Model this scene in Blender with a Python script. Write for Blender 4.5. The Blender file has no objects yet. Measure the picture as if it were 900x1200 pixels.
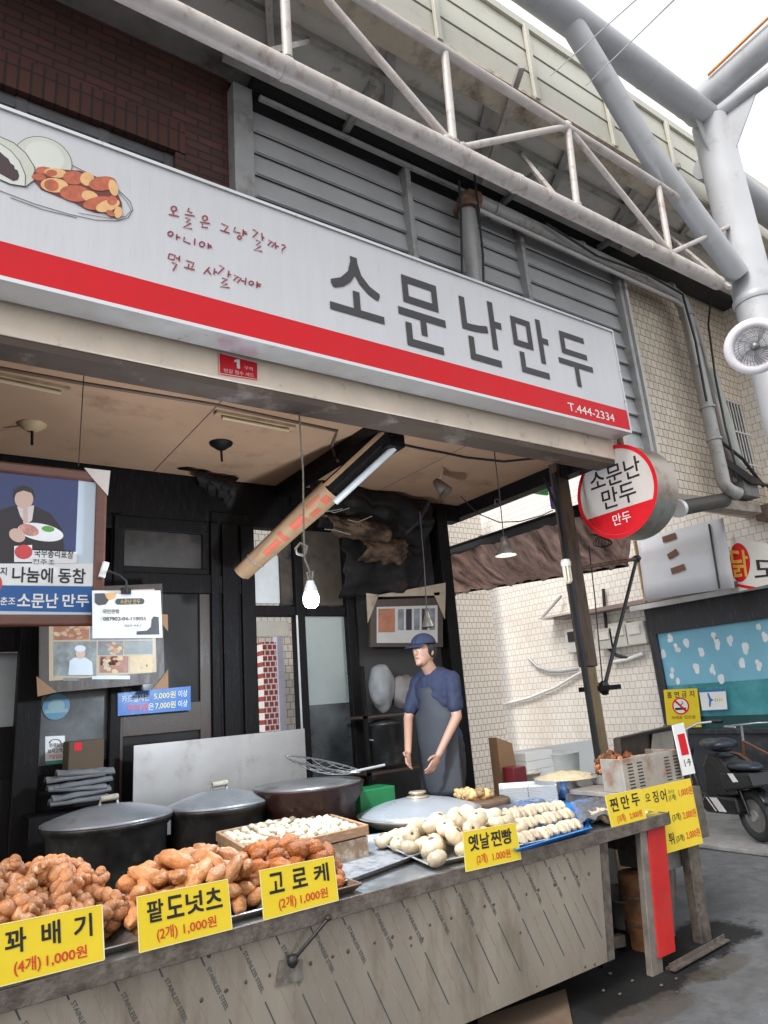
import bpy, bmesh, math, random
import numpy as np
from mathutils import Vector, Matrix, noise
random.seed(7)
SC = bpy.context.scene
COL = SC.collection
R_ = math.radians

# ---------------------------------------------------------------- camera
EYE = Vector((0, 0, 1.6))
FPX = 805.7                      # focal length in pixels of a 900 px wide frame
CAM = np.array([[0.82360539, 0.08695158, 0.56045836],
                [-0.56163669, 0.26265046, 0.7845884],
                [-0.07898344, -0.96096522, 0.26515553]])
cd = bpy.data.cameras.new("camera"); cam = bpy.data.objects.new("camera", cd); COL.objects.link(cam)
cd.sensor_fit = 'HORIZONTAL'; cd.sensor_width = 36; cd.lens = FPX / 900 * 36
cd.clip_start = 0.05; cd.clip_end = 500
right, up, back = CAM[:, 0], -CAM[:, 1], -CAM[:, 2]
cam.matrix_world = Matrix(((right[0], up[0], back[0], EYE[0]), (right[1], up[1], back[1], EYE[1]),
                           (right[2], up[2], back[2], EYE[2]), (0, 0, 0, 1)))
SC.camera = cam

# ---------------------------------------------------------------- world, sun, exposure
SUN_EL, SUN_AZ = R_(46), R_(250)       # azimuth measured from +Y clockwise: sun behind the viewer
w = bpy.data.worlds.new("World"); SC.world = w; w.use_nodes = True
nt = w.node_tree; nt.nodes.clear()
sky = nt.nodes.new('ShaderNodeTexSky'); sky.sky_type = 'NISHITA'; sky.sun_disc = False
sky.sun_elevation = SUN_EL; sky.sun_rotation = SUN_AZ
sky.air_density = 1.0; sky.dust_density = 4.0; sky.ozone_density = 1.0
hs = nt.nodes.new('ShaderNodeHueSaturation'); hs.inputs['Saturation'].default_value = 0.22
bgn = nt.nodes.new('ShaderNodeBackground'); bgn.inputs['Strength'].default_value = 0.15
wo = nt.nodes.new('ShaderNodeOutputWorld')
cl_ = nt.nodes.new('ShaderNodeMix'); cl_.data_type = 'RGBA'; cl_.inputs['Factor'].default_value = .55; cl_.inputs['B'].default_value = (6.6, 6.8, 7.0, 1)   # even cloud cover
nt.links.new(sky.outputs[0], hs.inputs['Color']); nt.links.new(hs.outputs[0], cl_.inputs['A']); nt.links.new(cl_.outputs['Result'], bgn.inputs[0]); nt.links.new(bgn.outputs[0], wo.inputs[0])
sl = bpy.data.lights.new("sun", 'SUN'); sl.energy = 1.3; sl.angle = R_(25); sl.color = (1, .97, .93)
so = bpy.data.objects.new("sun", sl); COL.objects.link(so)
sd = Vector((math.sin(SUN_AZ) * math.cos(SUN_EL), math.cos(SUN_AZ) * math.cos(SUN_EL), math.sin(SUN_EL)))
so.rotation_euler = sd.to_track_quat('Z', 'Y').to_euler(); so.location = (0, -3, 12)
SC.view_settings.view_transform = 'Standard'; SC.view_settings.look = 'None'
SC.view_settings.gamma = 1; SC.view_settings.use_curve_mapping = False
SC.view_settings.exposure = 0.88
SC.render.engine = 'CYCLES'
SC.cycles.max_bounces = 6; SC.cycles.diffuse_bounces = 4; SC.cycles.caustics_reflective = False; SC.cycles.caustics_refractive = False
try: SC.cycles.use_denoising = True
except Exception: pass

# ---------------------------------------------------------------- pixel -> point on a real plane
def ray(px, py):
    return Vector(CAM @ np.array([(px - 450) / FPX, (py - 600) / FPX, 1.0]))
def at_y(px, py, y): d = ray(px, py); return EYE + d * (y / d.y)
def at_x(px, py, x): d = ray(px, py); return EYE + d * (x / d.x)
def at_z(px, py, z): d = ray(px, py); return EYE + d * ((z - EYE.z) / d.z)

# ---------------------------------------------------------------- materials
MATS = {}
def L(*c): return (c[0], c[1], c[2], 1)
def mat(name, col, rough=.6, metal=0, var=.12, scale=5, bump=0, bscale=60, dirt=None, damt=.5, dscale=3, emit=0, spec=.5, stretch=None, rvar=.12):
    if name in MATS: return MATS[name]
    m = bpy.data.materials.new(name); m.use_nodes = True; MATS[name] = m
    t = m.node_tree; N = t.nodes; K = t.links; b = N['Principled BSDF']
    b.inputs['Roughness'].default_value = rough; b.inputs['Metallic'].default_value = metal
    b.inputs['Specular IOR Level'].default_value = spec
    tc = N.new('ShaderNodeTexCoord'); src = tc.outputs['Object']
    if stretch:
        mp = N.new('ShaderNodeMapping'); mp.inputs['Scale'].default_value = stretch; K.new(src, mp.inputs[0]); src = mp.outputs[0]
    n = N.new('ShaderNodeTexNoise'); n.inputs['Scale'].default_value = scale; n.inputs['Detail'].default_value = 6
    n.inputs['Roughness'].default_value = .65
    K.new(src, n.inputs['Vector'])
    cr = N.new('ShaderNodeValToRGB'); K.new(n.outputs['Fac'], cr.inputs[0])
    cr.color_ramp.elements[0].position = .3; cr.color_ramp.elements[1].position = .7
    cr.color_ramp.elements[0].color = L(*[max(0, c * (1 - var)) for c in col]); cr.color_ramp.elements[1].color = L(*[min(1, c * (1 + var)) for c in col])
    out = cr.outputs[0]
    if rvar:
        mr = N.new('ShaderNodeMapRange'); K.new(n.outputs['Fac'], mr.inputs[0])
        mr.inputs[1].default_value = .3; mr.inputs[2].default_value = .7
        mr.inputs[3].default_value = max(.03, rough - rvar); mr.inputs[4].default_value = min(1, rough + rvar); K.new(mr.outputs[0], b.inputs['Roughness'])
    if dirt:
        n2 = N.new('ShaderNodeTexNoise'); n2.inputs['Scale'].default_value = dscale; n2.inputs['Detail'].default_value = 8
        n2.inputs['Roughness'].default_value = .7; K.new(src, n2.inputs['Vector'])
        r2 = N.new('ShaderNodeValToRGB'); K.new(n2.outputs['Fac'], r2.inputs[0])
        r2.color_ramp.elements[0].position = .62 - .25 * damt; r2.color_ramp.elements[1].position = .80 - .2 * damt
        mx = N.new('ShaderNodeMix'); mx.data_type = 'RGBA'; K.new(r2.outputs[0], mx.inputs['Factor'])
        K.new(out, mx.inputs['A']); mx.inputs['B'].default_value = L(*dirt); out = mx.outputs['Result']
    K.new(out, b.inputs['Base Color'])
    if bump:
        nb = N.new('ShaderNodeTexNoise'); nb.inputs['Scale'].default_value = bscale; nb.inputs['Detail'].default_value = 4; K.new(src, nb.inputs['Vector'])
        bn = N.new('ShaderNodeBump'); bn.inputs['Strength'].default_value = bump; bn.inputs['Distance'].default_value = .01
        K.new(nb.outputs['Fac'], bn.inputs['Height']); K.new(bn.outputs[0], b.inputs['Normal'])
    if emit:
        b.inputs['Emission Color'].default_value = L(*col); b.inputs['Emission Strength'].default_value = emit
    return m

def tiles(name, axis, c1, c2, mortar, bw, bh, ms, offset=.5, dirt=(.25, .18, .12), damt=.3, rough=.45, bump=.35, bias=0):
    m = bpy.data.materials.new(name); m.use_nodes = True; MATS[name] = m
    t = m.node_tree; N = t.nodes; K = t.links; b = N['Principled BSDF']; b.inputs['Roughness'].default_value = rough
    g = N.new('ShaderNodeNewGeometry'); s = N.new('ShaderNodeSeparateXYZ'); K.new(g.outputs['Position'], s.inputs[0])
    c = N.new('ShaderNodeCombineXYZ'); K.new(s.outputs['X' if axis == 'x' else 'Y'], c.inputs[0]); K.new(s.outputs['Z'], c.inputs[1])
    br = N.new('ShaderNodeTexBrick'); K.new(c.outputs[0], br.inputs['Vector'])
    br.offset = offset; br.inputs['Scale'].default_value = 1; br.inputs['Brick Width'].default_value = bw; br.inputs['Row Height'].default_value = bh
    br.inputs['Mortar Size'].default_value = ms; br.inputs['Mortar Smooth'].default_value = .2; br.inputs['Bias'].default_value = bias
    br.inputs['Color1'].default_value = L(*c1); br.inputs['Color2'].default_value = L(*c2); br.inputs['Mortar'].default_value = L(*mortar)
    n2 = N.new('ShaderNodeTexNoise'); n2.inputs['Scale'].default_value = 1.6; n2.inputs['Detail'].default_value = 9; n2.inputs['Roughness'].default_value = .7
    K.new(g.outputs['Position'], n2.inputs['Vector'])
    r2 = N.new('ShaderNodeValToRGB'); K.new(n2.outputs['Fac'], r2.inputs[0]); r2.color_ramp.elements[0].position = .5; r2.color_ramp.elements[1].position = .85
    sc = N.new('ShaderNodeMath'); sc.operation = 'MULTIPLY'; sc.inputs[1].default_value = damt; K.new(r2.outputs[0], sc.inputs[0])
    mx = N.new('ShaderNodeMix'); mx.data_type = 'RGBA'; K.new(sc.outputs[0], mx.inputs['Factor']); K.new(br.outputs['Color'], mx.inputs['A']); mx.inputs['B'].default_value = L(*dirt)
    K.new(mx.outputs['Result'], b.inputs['Base Color'])
    bn = N.new('ShaderNodeBump'); bn.invert = True; bn.inputs['Strength'].default_value = bump; bn.inputs['Distance'].default_value = .01
    K.new(br.outputs['Fac'], bn.inputs['Height']); K.new(bn.outputs[0], b.inputs['Normal'])
    return m

# ---------------------------------------------------------------- mesh builder
TXT = {}
def text_mesh(s, bold):
    k = (s, bold)
    if k not in TXT:
        cu = bpy.data.curves.new('t', 'FONT'); cu.body = s; cu.size = 1; cu.offset = bold; cu.resolution_u = 3
        ob = bpy.data.objects.new('t', cu); COL.objects.link(ob)
        bpy.context.view_layer.update()
        me = bpy.data.meshes.new_from_object(ob.evaluated_get(bpy.context.evaluated_depsgraph_get()))
        TXT[k] = ([(v.co.x, v.co.y) for v in me.vertices], [tuple(p.vertices) for p in me.polygons])
        bpy.data.objects.remove(ob); bpy.data.curves.remove(cu); bpy.data.meshes.remove(me)
    return TXT[k]

class Frame:
    """a flat patch of a real surface: uv 0..1 from bottom left, n = outward normal"""
    def __init__(s, tl, tr, br, bl, flip=False):
        s.tl, s.tr, s.br, s.bl = map(Vector, (tl, tr, br, bl))
        s.n = (s.br - s.bl).cross(s.tl - s.bl).normalized()
        if flip: s.n = -s.n
    def p(s, u, v, e=0):
        return s.bl * (1 - u) * (1 - v) + s.br * u * (1 - v) + s.tr * u * v + s.tl * (1 - u) * v + s.n * e
    def size(s): return ((s.br - s.bl).length, (s.tl - s.bl).length)

class MB:
    def __init__(s): s.v = []; s.f = []; s.sm = []; s.mi = []
    def add(s, vs, fs, smooth=False, m=0):
        o = len(s.v); s.v += [Vector(v) for v in vs]
        for f in fs: s.f.append(tuple(i + o for i in f)); s.sm.append(smooth); s.mi.append(m)
        return s
    def box(s, x0, x1, y0, y1, z0, z1, m=0):
        v = [(x, y, z) for z in (z0, z1) for y in (y0, y1) for x in (x0, x1)]
        return s.add(v, [(0, 2, 3, 1), (4, 5, 7, 6), (0, 1, 5, 4), (2, 6, 7, 3), (0, 4, 6, 2), (1, 3, 7, 5)], False, m)
    def obox(s, c, half, M=None, m=0):
        M = M or Matrix.Identity(3); c = Vector(c)
        v = [c + M @ Vector((x * half[0], y * half[1], z * half[2])) for z in (-1, 1) for y in (-1, 1) for x in (-1, 1)]
        return s.add(v, [(0, 2, 3, 1), (4, 5, 7, 6), (0, 1, 5, 4), (2, 6, 7, 3), (0, 4, 6, 2), (1, 3, 7, 5)], False, m)
    def bar(s, a, b, w, h, m=0, upv=(0, 0, 1)):
        a, b = Vector(a), Vector(b); d = (b - a).normalized(); x = d.cross(Vector(upv))
        if x.length < 1e-4: x = d.cross(Vector((0, 1, 0)))
        x.normalize(); z = x.cross(d)
        M = Matrix((x, d, z)).transposed()
        return s.obox((a + b) / 2, (w / 2, (b - a).length / 2, h / 2), M, m)
    def prism(s, pts, vec, m=0):
        pts = [Vector(p) for p in pts]; vec = Vector(vec); n = len(pts)
        nn = sum(((pts[i]).cross(pts[(i + 1) % n]) for i in range(n)), Vector())
        if nn.dot(vec) > 0: pts = pts[::-1]
        v = pts + [p + vec for p in pts]
        return s.add(v, [tuple(range(n)), tuple(range(2 * n - 1, n - 1, -1))] + [((i + 1) % n, i, n + i, n + (i + 1) % n) for i in range(n)], False, m)
    def slab(s, fr, t, m=0):
        """quad patch with thickness t going inwards from the frame's face"""
        return s.prism([fr.bl, fr.br, fr.tr, fr.tl], -fr.n * t, m)
    def tube(s, pts, r, n=10, m=0, cap=True, smooth=True):
        pts = [Vector(p) for p in pts]; k = len(pts); rr = r if isinstance(r, (list, tuple)) else [r] * k
        vs = []; ref = None
        for i, p in enumerate(pts):
            d = (pts[min(i + 1, k - 1)] - pts[max(i - 1, 0)]).normalized()
            if ref is None: ref = d.orthogonal().normalized()
            ref = (ref - d * ref.dot(d)); ref = ref.normalized() if ref.length > 1e-6 else d.orthogonal().normalized()
            b = d.cross(ref)
            vs += [p + (ref * math.cos(2 * math.pi * j / n) + b * math.sin(2 * math.pi * j / n)) * rr[i] for j in range(n)]
        fs = [(i * n + j, i * n + (j + 1) % n, (i + 1) * n + (j + 1) % n, (i + 1) * n + j) for i in range(k - 1) for j in range(n)]
        s.add(vs, fs, smooth, m)
        if cap:
            s.add(vs[:n], [tuple(range(n - 1, -1, -1))], False, m); s.add(vs[-n:], [tuple(range(n))], False, m)
        return s
    def lathe(s, prof, c=(0, 0, 0), M=None, n=40, m=0, smooth=True):
        M = M or Matrix.Identity(3); c = Vector(c); vs = []; k = len(prof)
        for r, z in prof:
            vs += [c + M @ Vector((r * math.cos(2 * math.pi * j / n), r * math.sin(2 * math.pi * j / n), z)) for j in range(n)]
        fs = [(i * n + j, i * n + (j + 1) % n, (i + 1) * n + (j + 1) % n, (i + 1) * n + j) for i in range(k - 1) for j in range(n)]
        s.add(vs, fs, smooth, m)
        if prof[0][0] > 1e-5: s.add(vs[:n], [tuple(range(n - 1, -1, -1))], False, m)
        if prof[-1][0] > 1e-5: s.add(vs[-n:], [tuple(range(n))], False, m)
        return s
    def ball(s, c, r, M=None, n=14, k=9, lump=0, freq=3, seed=0, m=0):
        M = M or Matrix.Identity(3); c = Vector(c); vs = []
        for i in range(k + 1):
            th = math.pi * i / k
            for j in range(n):
                ph = 2 * math.pi * j / n
                u = Vector((math.sin(th) * math.cos(ph), math.sin(th) * math.sin(ph), math.cos(th)))
                a = 1 + (lump * noise.noise(u * freq + Vector((seed * 7.3, seed, 0))) if lump else 0)
                vs.append(c + M @ Vector((u.x * r[0] * a, u.y * r[1] * a, u.z * r[2] * a)))
        fs = [(i * n + j, (i + 1) * n + j, (i + 1) * n + (j + 1) % n, i * n + (j + 1) % n) for i in range(k) for j in range(n)]
        return s.add(vs, fs, True, m)
    def sheet(s, fn, nu, nv, m=0, smooth=True):
        vs = [fn(i / nu, j / nv) for j in range(nv + 1) for i in range(nu + 1)]
        fs = [(j * (nu + 1) + i, j * (nu + 1) + i + 1, (j + 1) * (nu + 1) + i + 1, (j + 1) * (nu + 1) + i) for j in range(nv) for i in range(nu)]
        return s.add(vs, fs, smooth, m)
    # flat graphics on a Frame
    def text(s, fr, txt, box, bold=0, e=.002, m=0):
        vs, fs = text_mesh(txt, 0)
        if not vs: return s
        x0 = min(v[0] for v in vs); x1 = max(v[0] for v in vs); y0 = min(v[1] for v in vs); y1 = max(v[1] for v in vs)
        u0, v0, u1, v1 = box
        if bold:
            w_ = bold * .55
            for k, (sx, sy) in enumerate(((-w_, -w_), (w_, -w_), (w_, w_), (-w_, w_))):
                s.add([fr.p(u0 + (v[0] + sx - x0) / (x1 - x0) * (u1 - u0), v0 + (v[1] + sy - y0) / max(1e-6, y1 - y0) * (v1 - v0), e + .00012 * (k + 1)) for v in vs], fs, False, m)
        return s.add([fr.p(u0 + (v[0] - x0) / (x1 - x0) * (u1 - u0), v0 + (v[1] - y0) / max(1e-6, y1 - y0) * (v1 - v0), e) for v in vs], fs, False, m)
    def rect(s, fr, u0, v0, u1, v1, e=.002, m=0):
        return s.add([fr.p(u0, v0, e), fr.p(u1, v0, e), fr.p(u1, v1, e), fr.p(u0, v1, e)], [(0, 1, 2, 3)], False, m)
    def gon(s, fr, pts, e=.002, m=0):
        return s.add([fr.p(u, v, e) for u, v in pts], [tuple(range(len(pts)))], False, m)
    def oval(s, fr, cu, cv, ru, rv, e=.002, m=0, n=36, a0=0, a1=2 * math.pi, rot=0):
        c, d = math.cos(rot), math.sin(rot); P = []
        for i in range(n):
            a = a0 + (a1 - a0) * i / (n - (0 if a1 - a0 > 6.28 else 1))
            x, y = ru * math.cos(a), rv * math.sin(a); P.append((cu + x * c - y * d, cv + x * d + y * c))
        return s.gon(fr, P, e, m)
    def ring(s, fr, cu, cv, ru, rv, w, e=.002, m=0, n=40, rot=0, a0=0, a1=2 * math.pi):
        """outline of an oval; w in the same units as the radii (fraction)"""
        c, d = math.cos(rot), math.sin(rot)
        def q(a, k): x, y = ru * k * math.cos(a), rv * k * math.sin(a); return fr.p(cu + x * c - y * d, cv + x * d + y * c, e)
        vs = []
        for i in range(n + 1):
            a = a0 + (a1 - a0) * i / n; vs += [q(a, 1), q(a, 1 - w)]
        return s.add(vs, [(2 * i, 2 * i + 2, 2 * i + 3, 2 * i + 1) for i in range(n)], False, m)
    def stroke(s, fr, pts, wd, e=.002, m=0):
        """polyline of real width wd drawn on the frame (pts are world points on it or uv)"""
        P = [fr.p(p[0], p[1], e) if len(p) == 2 else Vector(p) + fr.n * e for p in pts]; vs = []
        for i, p in enumerate(P):
            d = (P[min(i + 1, len(P) - 1)] - P[max(i - 1, 0)]).normalized(); q = fr.n.cross(d).normalized() * wd / 2
            vs += [p + q, p - q]
        return s.add(vs, [(2 * i, 2 * i + 1, 2 * i + 3, 2 * i + 2) for i in range(len(P) - 1)], False, m)
    def build(s, name, mats, parent=None, bev=0, org=None, fix=True):
        mats = mats if isinstance(mats, (list, tuple)) else [mats]
        if org is None:
            if parent is not None: org = ORG[parent.name]
            else:
                xs = [v.x for v in s.v]; ys = [v.y for v in s.v]
                org = Vector(((min(xs) + max(xs)) / 2, (min(ys) + max(ys)) / 2, min(v.z for v in s.v)))
        org = Vector(org)
        me = bpy.data.meshes.new(name); me.from_pydata([tuple(v - org) for v in s.v], [], s.f)
        for mm in mats: me.materials.append(mm)
        me.polygons.foreach_set('use_smooth', s.sm); me.polygons.foreach_set('material_index', s.mi); me.update()
        o = bpy.data.objects.new(name, me); COL.objects.link(o)
        if parent is not None:
            o.parent = parent; o.location = org - ORG[parent.name]
        else: o.location = org
        ORG[o.name] = org
        if bev:
            b = o.modifiers.new('bevel', 'BEVEL'); b.width = bev; b.segments = 2; b.limit_method = 'ANGLE'
        return o
    def build_each(s, name, mats, parent=None, bev=0):
        """one object per separate piece"""
        par = {}
        def find(a):
            while par[a] != a: par[a] = par[par[a]]; a = par[a]
            return a
        key = [(round(v.x, 5), round(v.y, 5), round(v.z, 5)) for v in s.v]
        for k in key: par.setdefault(k, k)
        for f in s.f:
            for i in f[1:]: par[find(key[i])] = find(key[f[0]])
        groups = {}
        for fi, f in enumerate(s.f): groups.setdefault(find(key[f[0]]), []).append(fi)
        out = []
        for fl in groups.values():
            m = MB(); mp = {}
            for fi in fl:
                for i in s.f[fi]:
                    if i not in mp: mp[i] = len(m.v); m.v.append(s.v[i])
                m.f.append(tuple(mp[i] for i in s.f[fi])); m.sm.append(s.sm[fi]); m.mi.append(s.mi[fi])
            out.append(m.build(name, mats, parent, bev))
        return out
ORG = {}

def tag(o, label, cat, group=None):
    o['label'] = label; o['category'] = cat
    if group: o['group'] = group
    return o
def thing(name, loc, label, cat, group=None):
    o = bpy.data.objects.new(name, None); COL.objects.link(o); o.empty_display_size = .1
    o.location = loc; ORG[o.name] = Vector(loc); return tag(o, label, cat, group)
def structure(o): o['kind'] = 'structure'; return o
def copy_tree(o, loc=None, parent=None):
    c = o.copy(); COL.objects.link(c)
    if parent is not None: c.parent = parent
    if loc is not None: c.location = loc
    for ch in list(o.children): copy_tree(ch, None, c)
    return c
def rot(ax, ay, az):
    from mathutils import Euler
    return Euler((ax, ay, az)).to_matrix()
def axis_z(d):
    return Vector(d).to_track_quat('Z', 'Y').to_matrix()

# ---------------------------------------------------------------- palette
m_brick = tiles('brown_brick', 'x', (.11, .042, .032), (.072, .031, .025), (.034, .026, .024), .2, .07, .008, dirt=(.02, .015, .013), damt=.6, rough=.8, bump=.8)
m_soldier = tiles('brown_brick_soldier', 'x', (.10, .036, .026), (.075, .03, .022), (.03, .022, .02), .075, .24, .008, offset=0, dirt=(.02, .015, .013), damt=.5, rough=.8, bump=.8)
m_tile_x = tiles('beige_tile_front', 'x', (.72, .62, .50), (.62, .53, .42), (.10, .075, .06), .098, .098, .0045, dirt=(.24, .18, .13), damt=.55)
m_tile_y = tiles('beige_tile_side', 'y', (.85, .80, .735), (.79, .735, .665), (.36, .30, .25), .1, .1, .0035, dirt=(.42, .30, .2), damt=.45)
m_tile_w = tiles('white_tile_rear', 'x', (.75, .70, .64), (.7, .66, .6), (.25, .22, .2), .1, .1, .005)
m_asph = mat('asphalt', (.118, .121, .126), .75, var=.3, scale=9, bump=.6, bscale=140, dirt=(.085, .086, .088), damt=.5, dscale=.9, rvar=.2, spec=.25)
def add_stains(m, spots, col, rough):
    t = m.node_tree; N = t.nodes; K = t.links; b = N['Principled BSDF']; g = N.new('ShaderNodeNewGeometry')
    nz = N.new('ShaderNodeTexNoise'); nz.inputs['Scale'].default_value = 4.5; nz.inputs['Detail'].default_value = 9; nz.inputs['Roughness'].default_value = .72; K.new(g.outputs['Position'], nz.inputs['Vector'])
    src = b.inputs['Base Color'].links[0].from_socket; rs = b.inputs['Roughness'].links[0].from_socket
    for cx, cy, rx, ry, amt in spots:
        mp = N.new('ShaderNodeMapping'); mp.vector_type = 'POINT'; mp.inputs['Location'].default_value = (-cx / rx, -cy / ry, 0); mp.inputs['Scale'].default_value = (1 / rx, 1 / ry, 0); K.new(g.outputs['Position'], mp.inputs[0])
        ln = N.new('ShaderNodeVectorMath'); ln.operation = 'LENGTH'; K.new(mp.outputs[0], ln.inputs[0])
        ma = N.new('ShaderNodeMath'); ma.operation = 'MULTIPLY_ADD'; ma.inputs[1].default_value = -1.9; K.new(nz.outputs['Fac'], ma.inputs[0]); K.new(ln.outputs['Value'], ma.inputs[2])
        mr = N.new('ShaderNodeMapRange'); mr.inputs[1].default_value = .10; mr.inputs[2].default_value = -.16; mr.inputs[3].default_value = 0; mr.inputs[4].default_value = amt; K.new(ma.outputs[0], mr.inputs[0])
        mx = N.new('ShaderNodeMix'); mx.data_type = 'RGBA'; K.new(mr.outputs[0], mx.inputs['Factor']); K.new(src, mx.inputs['A']); mx.inputs['B'].default_value = L(*col); src = mx.outputs['Result']
        m2 = N.new('ShaderNodeMix'); K.new(mr.outputs[0], m2.inputs[0]); K.new(rs, m2.inputs[2]); m2.inputs[3].default_value = rough; rs = m2.outputs[0]
    K.new(src, b.inputs['Base Color']); K.new(rs, b.inputs['Roughness'])
add_stains(m_asph, [(3.55, 2.98, .62, .40, .95), (4.3, 2.98, .55, .24, .93), (2.7, 3.0, .9, .38, .9), (4.9, 2.6, .5, .12, .6)], (.007, .0065, .006), .8)
add_stains(m_asph, [(3.2, 2.6, .45, .12, .7), (3.95, 2.66, .35, .08, .6)], (.07, .058, .044), .9)
m_pave = mat('pavement_concrete', (.28, .272, .265), .85, var=.2, scale=6, bump=.4, bscale=120, dirt=(.09, .085, .08), damt=.5, dscale=2)
m_cream = mat('cream_painted_wood', (.86, .72, .58), .6, var=.1, scale=4, dirt=(.22, .15, .10), damt=.15, dscale=5, bump=.15, bscale=30)
m_ceil = mat('ceiling_board', (.43, .25, .15), .7, var=.1, scale=1.2, dirt=(.26, .14, .08), damt=.3, dscale=2.5)
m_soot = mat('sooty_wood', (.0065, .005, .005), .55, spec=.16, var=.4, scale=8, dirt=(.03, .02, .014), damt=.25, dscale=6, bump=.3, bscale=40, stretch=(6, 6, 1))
m_brownwood = mat('dark_brown_wood', (.05, .03, .02), .45, var=.3, scale=6, stretch=(6, 6, 1), bump=.2)
m_rustwood = mat('rusty_pillar_brown', (.085, .055, .035), .65, var=.45, scale=5, dirt=(.02, .016, .014), damt=.55, dscale=4, bump=.5, stretch=(4, 4, 1))
m_rustlow = mat('worn_tan_wood', (.20, .14, .075), .7, var=.35, scale=6, dirt=(.06, .04, .025), damt=.5, dscale=6, bump=.5, stretch=(5, 5, 1))
m_white = mat('white_panel', (.60, .597, .62), .35, var=.03, scale=3, stretch=(5, 5, .5), dirt=(.50, .50, .52), damt=.2, dscale=9, rvar=.05)
m_red = mat('red_vinyl', (.62, .010, .018), .5, var=.05, spec=.25)
m_charcoal = mat('charcoal_letter', (.045, .043, .045), .5, var=.05)
m_ink = mat('maroon_ink', (.28, .035, .05), .6, var=.1)
m_black = mat('black_ink', (.012, .012, .012), .5, var=.1)
m_yellow = mat('yellow_card', (.76, .56, .025), .42, var=.04, scale=8)
m_redink = mat('red_ink', (.62, .045, .02), .5, var=.05)
m_blue = mat('blue_vinyl', (.015, .12, .40), .42, var=.06)
m_whitep = mat('white_paper', (.76, .76, .74), .7, var=.04)
m_offwhite = mat('offwhite_plastic', (.70, .67, .60), .45, var=.06)
m_alu = mat('aluminium_frame', (.62, .62, .63), .35, .7, var=.06)
m_steel = mat('stainless_steel', (.52, .51, .50), .32, .9, var=.12, scale=3, dirt=(.22, .18, .14), damt=.25, dscale=7, stretch=(1, 4, 1))
m_steeltop = mat('counter_steel', (.40, .40, .40), .34, .75, var=.2, scale=4, dirt=(.14, .12, .10), damt=.4, dscale=5)
m_rim = mat('worn_steel_rim', (.15, .125, .105), .5, .45, var=.4, scale=14, dirt=(.07, .055, .045), damt=.5, dscale=16, bump=.3)
m_film = mat('filmed_steel_panel', (.41, .355, .29), .30, .6, var=.10, scale=3, stretch=(1, 1, .25), bump=.05, bscale=30, dirt=(.24, .185, .135), damt=.35, dscale=4)
m_filmink = mat('dark_film_print', (.055, .07, .065), .6, var=.1)
m_filmink2 = mat('brown_film_print', (.27, .21, .155), .6, var=.1)
m_screw = mat('rusty_screw', (.10, .065, .04), .7, .3, var=.4, scale=60)
m_pipe = mat('grey_painted_pipe', (.36, .355, .35), .45, .15, var=.12, scale=4, dirt=(.19, .155, .125), damt=.35, dscale=6)
m_truss = mat('white_painted_truss', (.50, .455, .42), .5, .1, var=.15, scale=6, dirt=(.26, .18, .13), damt=.36, dscale=11, bump=.1)
m_column = mat('grey_white_column', (.42, .425, .44), .45, .1, var=.05, scale=3, dirt=(.30, .29, .28), damt=.25, dscale=5)
m_siding = mat('cream_siding', (.50, .485, .41), .5, var=.06, scale=3, dirt=(.40, .36, .28), damt=.25, dscale=5)
m_soffit = mat('stained_soffit', (.66, .63, .58), .6, var=.12, scale=2, dirt=(.20, .13, .09), damt=.22, dscale=7)
m_dark = mat('dark_gap', (.02, .02, .021), .7, var=.3)
m_louvre = mat('grey_louvre', (.50, .50, .51), .45, .2, var=.1, scale=2, dirt=(.46, .455, .45), damt=.3, dscale=2)
m_grey = mat('grey_metal', (.33, .32, .31), .5, .3, var=.2)
m_galv = mat('grey_gutter_channel', (.38, .37, .35), .5, .3, var=.2, dirt=(.12, .1, .085), damt=.4)
m_rust = mat('rust', (.16, .085, .055), .8, .1, var=.4, scale=20, dirt=(.3, .27, .24), damt=.4, dscale=20)
m_glassd = mat('dark_glass', (.018, .016, .016), .15, var=.3, scale=2, spec=.4, rvar=.05)
m_conc = mat('mossy_concrete', (.33, .29, .25), .85, var=.25, scale=8, dirt=(.14, .11, .09), damt=.45, dscale=9, bump=.4)
m_cable = mat('black_cable', (.015, .015, .016), .5, var=.2)
m_rope = mat('old_rope', (.20, .18, .15), .85, var=.3, scale=40)
m_wood = mat('tray_wood', (.33, .19, .105), .65, var=.3, scale=7, dirt=(.5, .4, .3), damt=.25, dscale=14, bump=.3, stretch=(1, 5, 5))
m_board = mat('dark_chopping_wood', (.13, .075, .045), .6, var=.3, scale=10)
m_card = mat('cardboard', (.27, .155, .08), .8, var=.12, scale=5, dirt=(.2, .11, .06), damt=.3, dscale=8)
m_cardred = mat('cardboard_print_red', (.38, .075, .04), .8, var=.2)
m_bluetray = mat('blue_plastic_tray', (.02, .19, .55), .35, var=.08, spec=.6)
m_foam = mat('white_foam', (.80, .80, .79), .6, var=.03)
m_bluecard = mat('navy_band', (.012, .09, .30), .4, var=.05)

# ================================================================ SETTING
YF, YB, YM, YS, YT, YC, XW = 4.1, 5.5, 3.5, 3.3, 2.4, 2.84, 8.8
mb = MB(); mb.sheet(lambda u, v: (-80 + 160 * u, -80 + 160 * v, 0), 8, 8); structure(mb.build('road', m_asph))
mb = MB(); mb.box(6.5, 8.9, -20, 12, 0.004, .045); structure(mb.build('pavement', m_pave, bev=.01))
mb = MB(); mb.box(-3, 4.9, 4.02, 5.6, 0.0, .4); structure(mb.build('shop_floor', mat('wet_concrete', (.06, .055, .05), .5, var=.3)))
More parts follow.
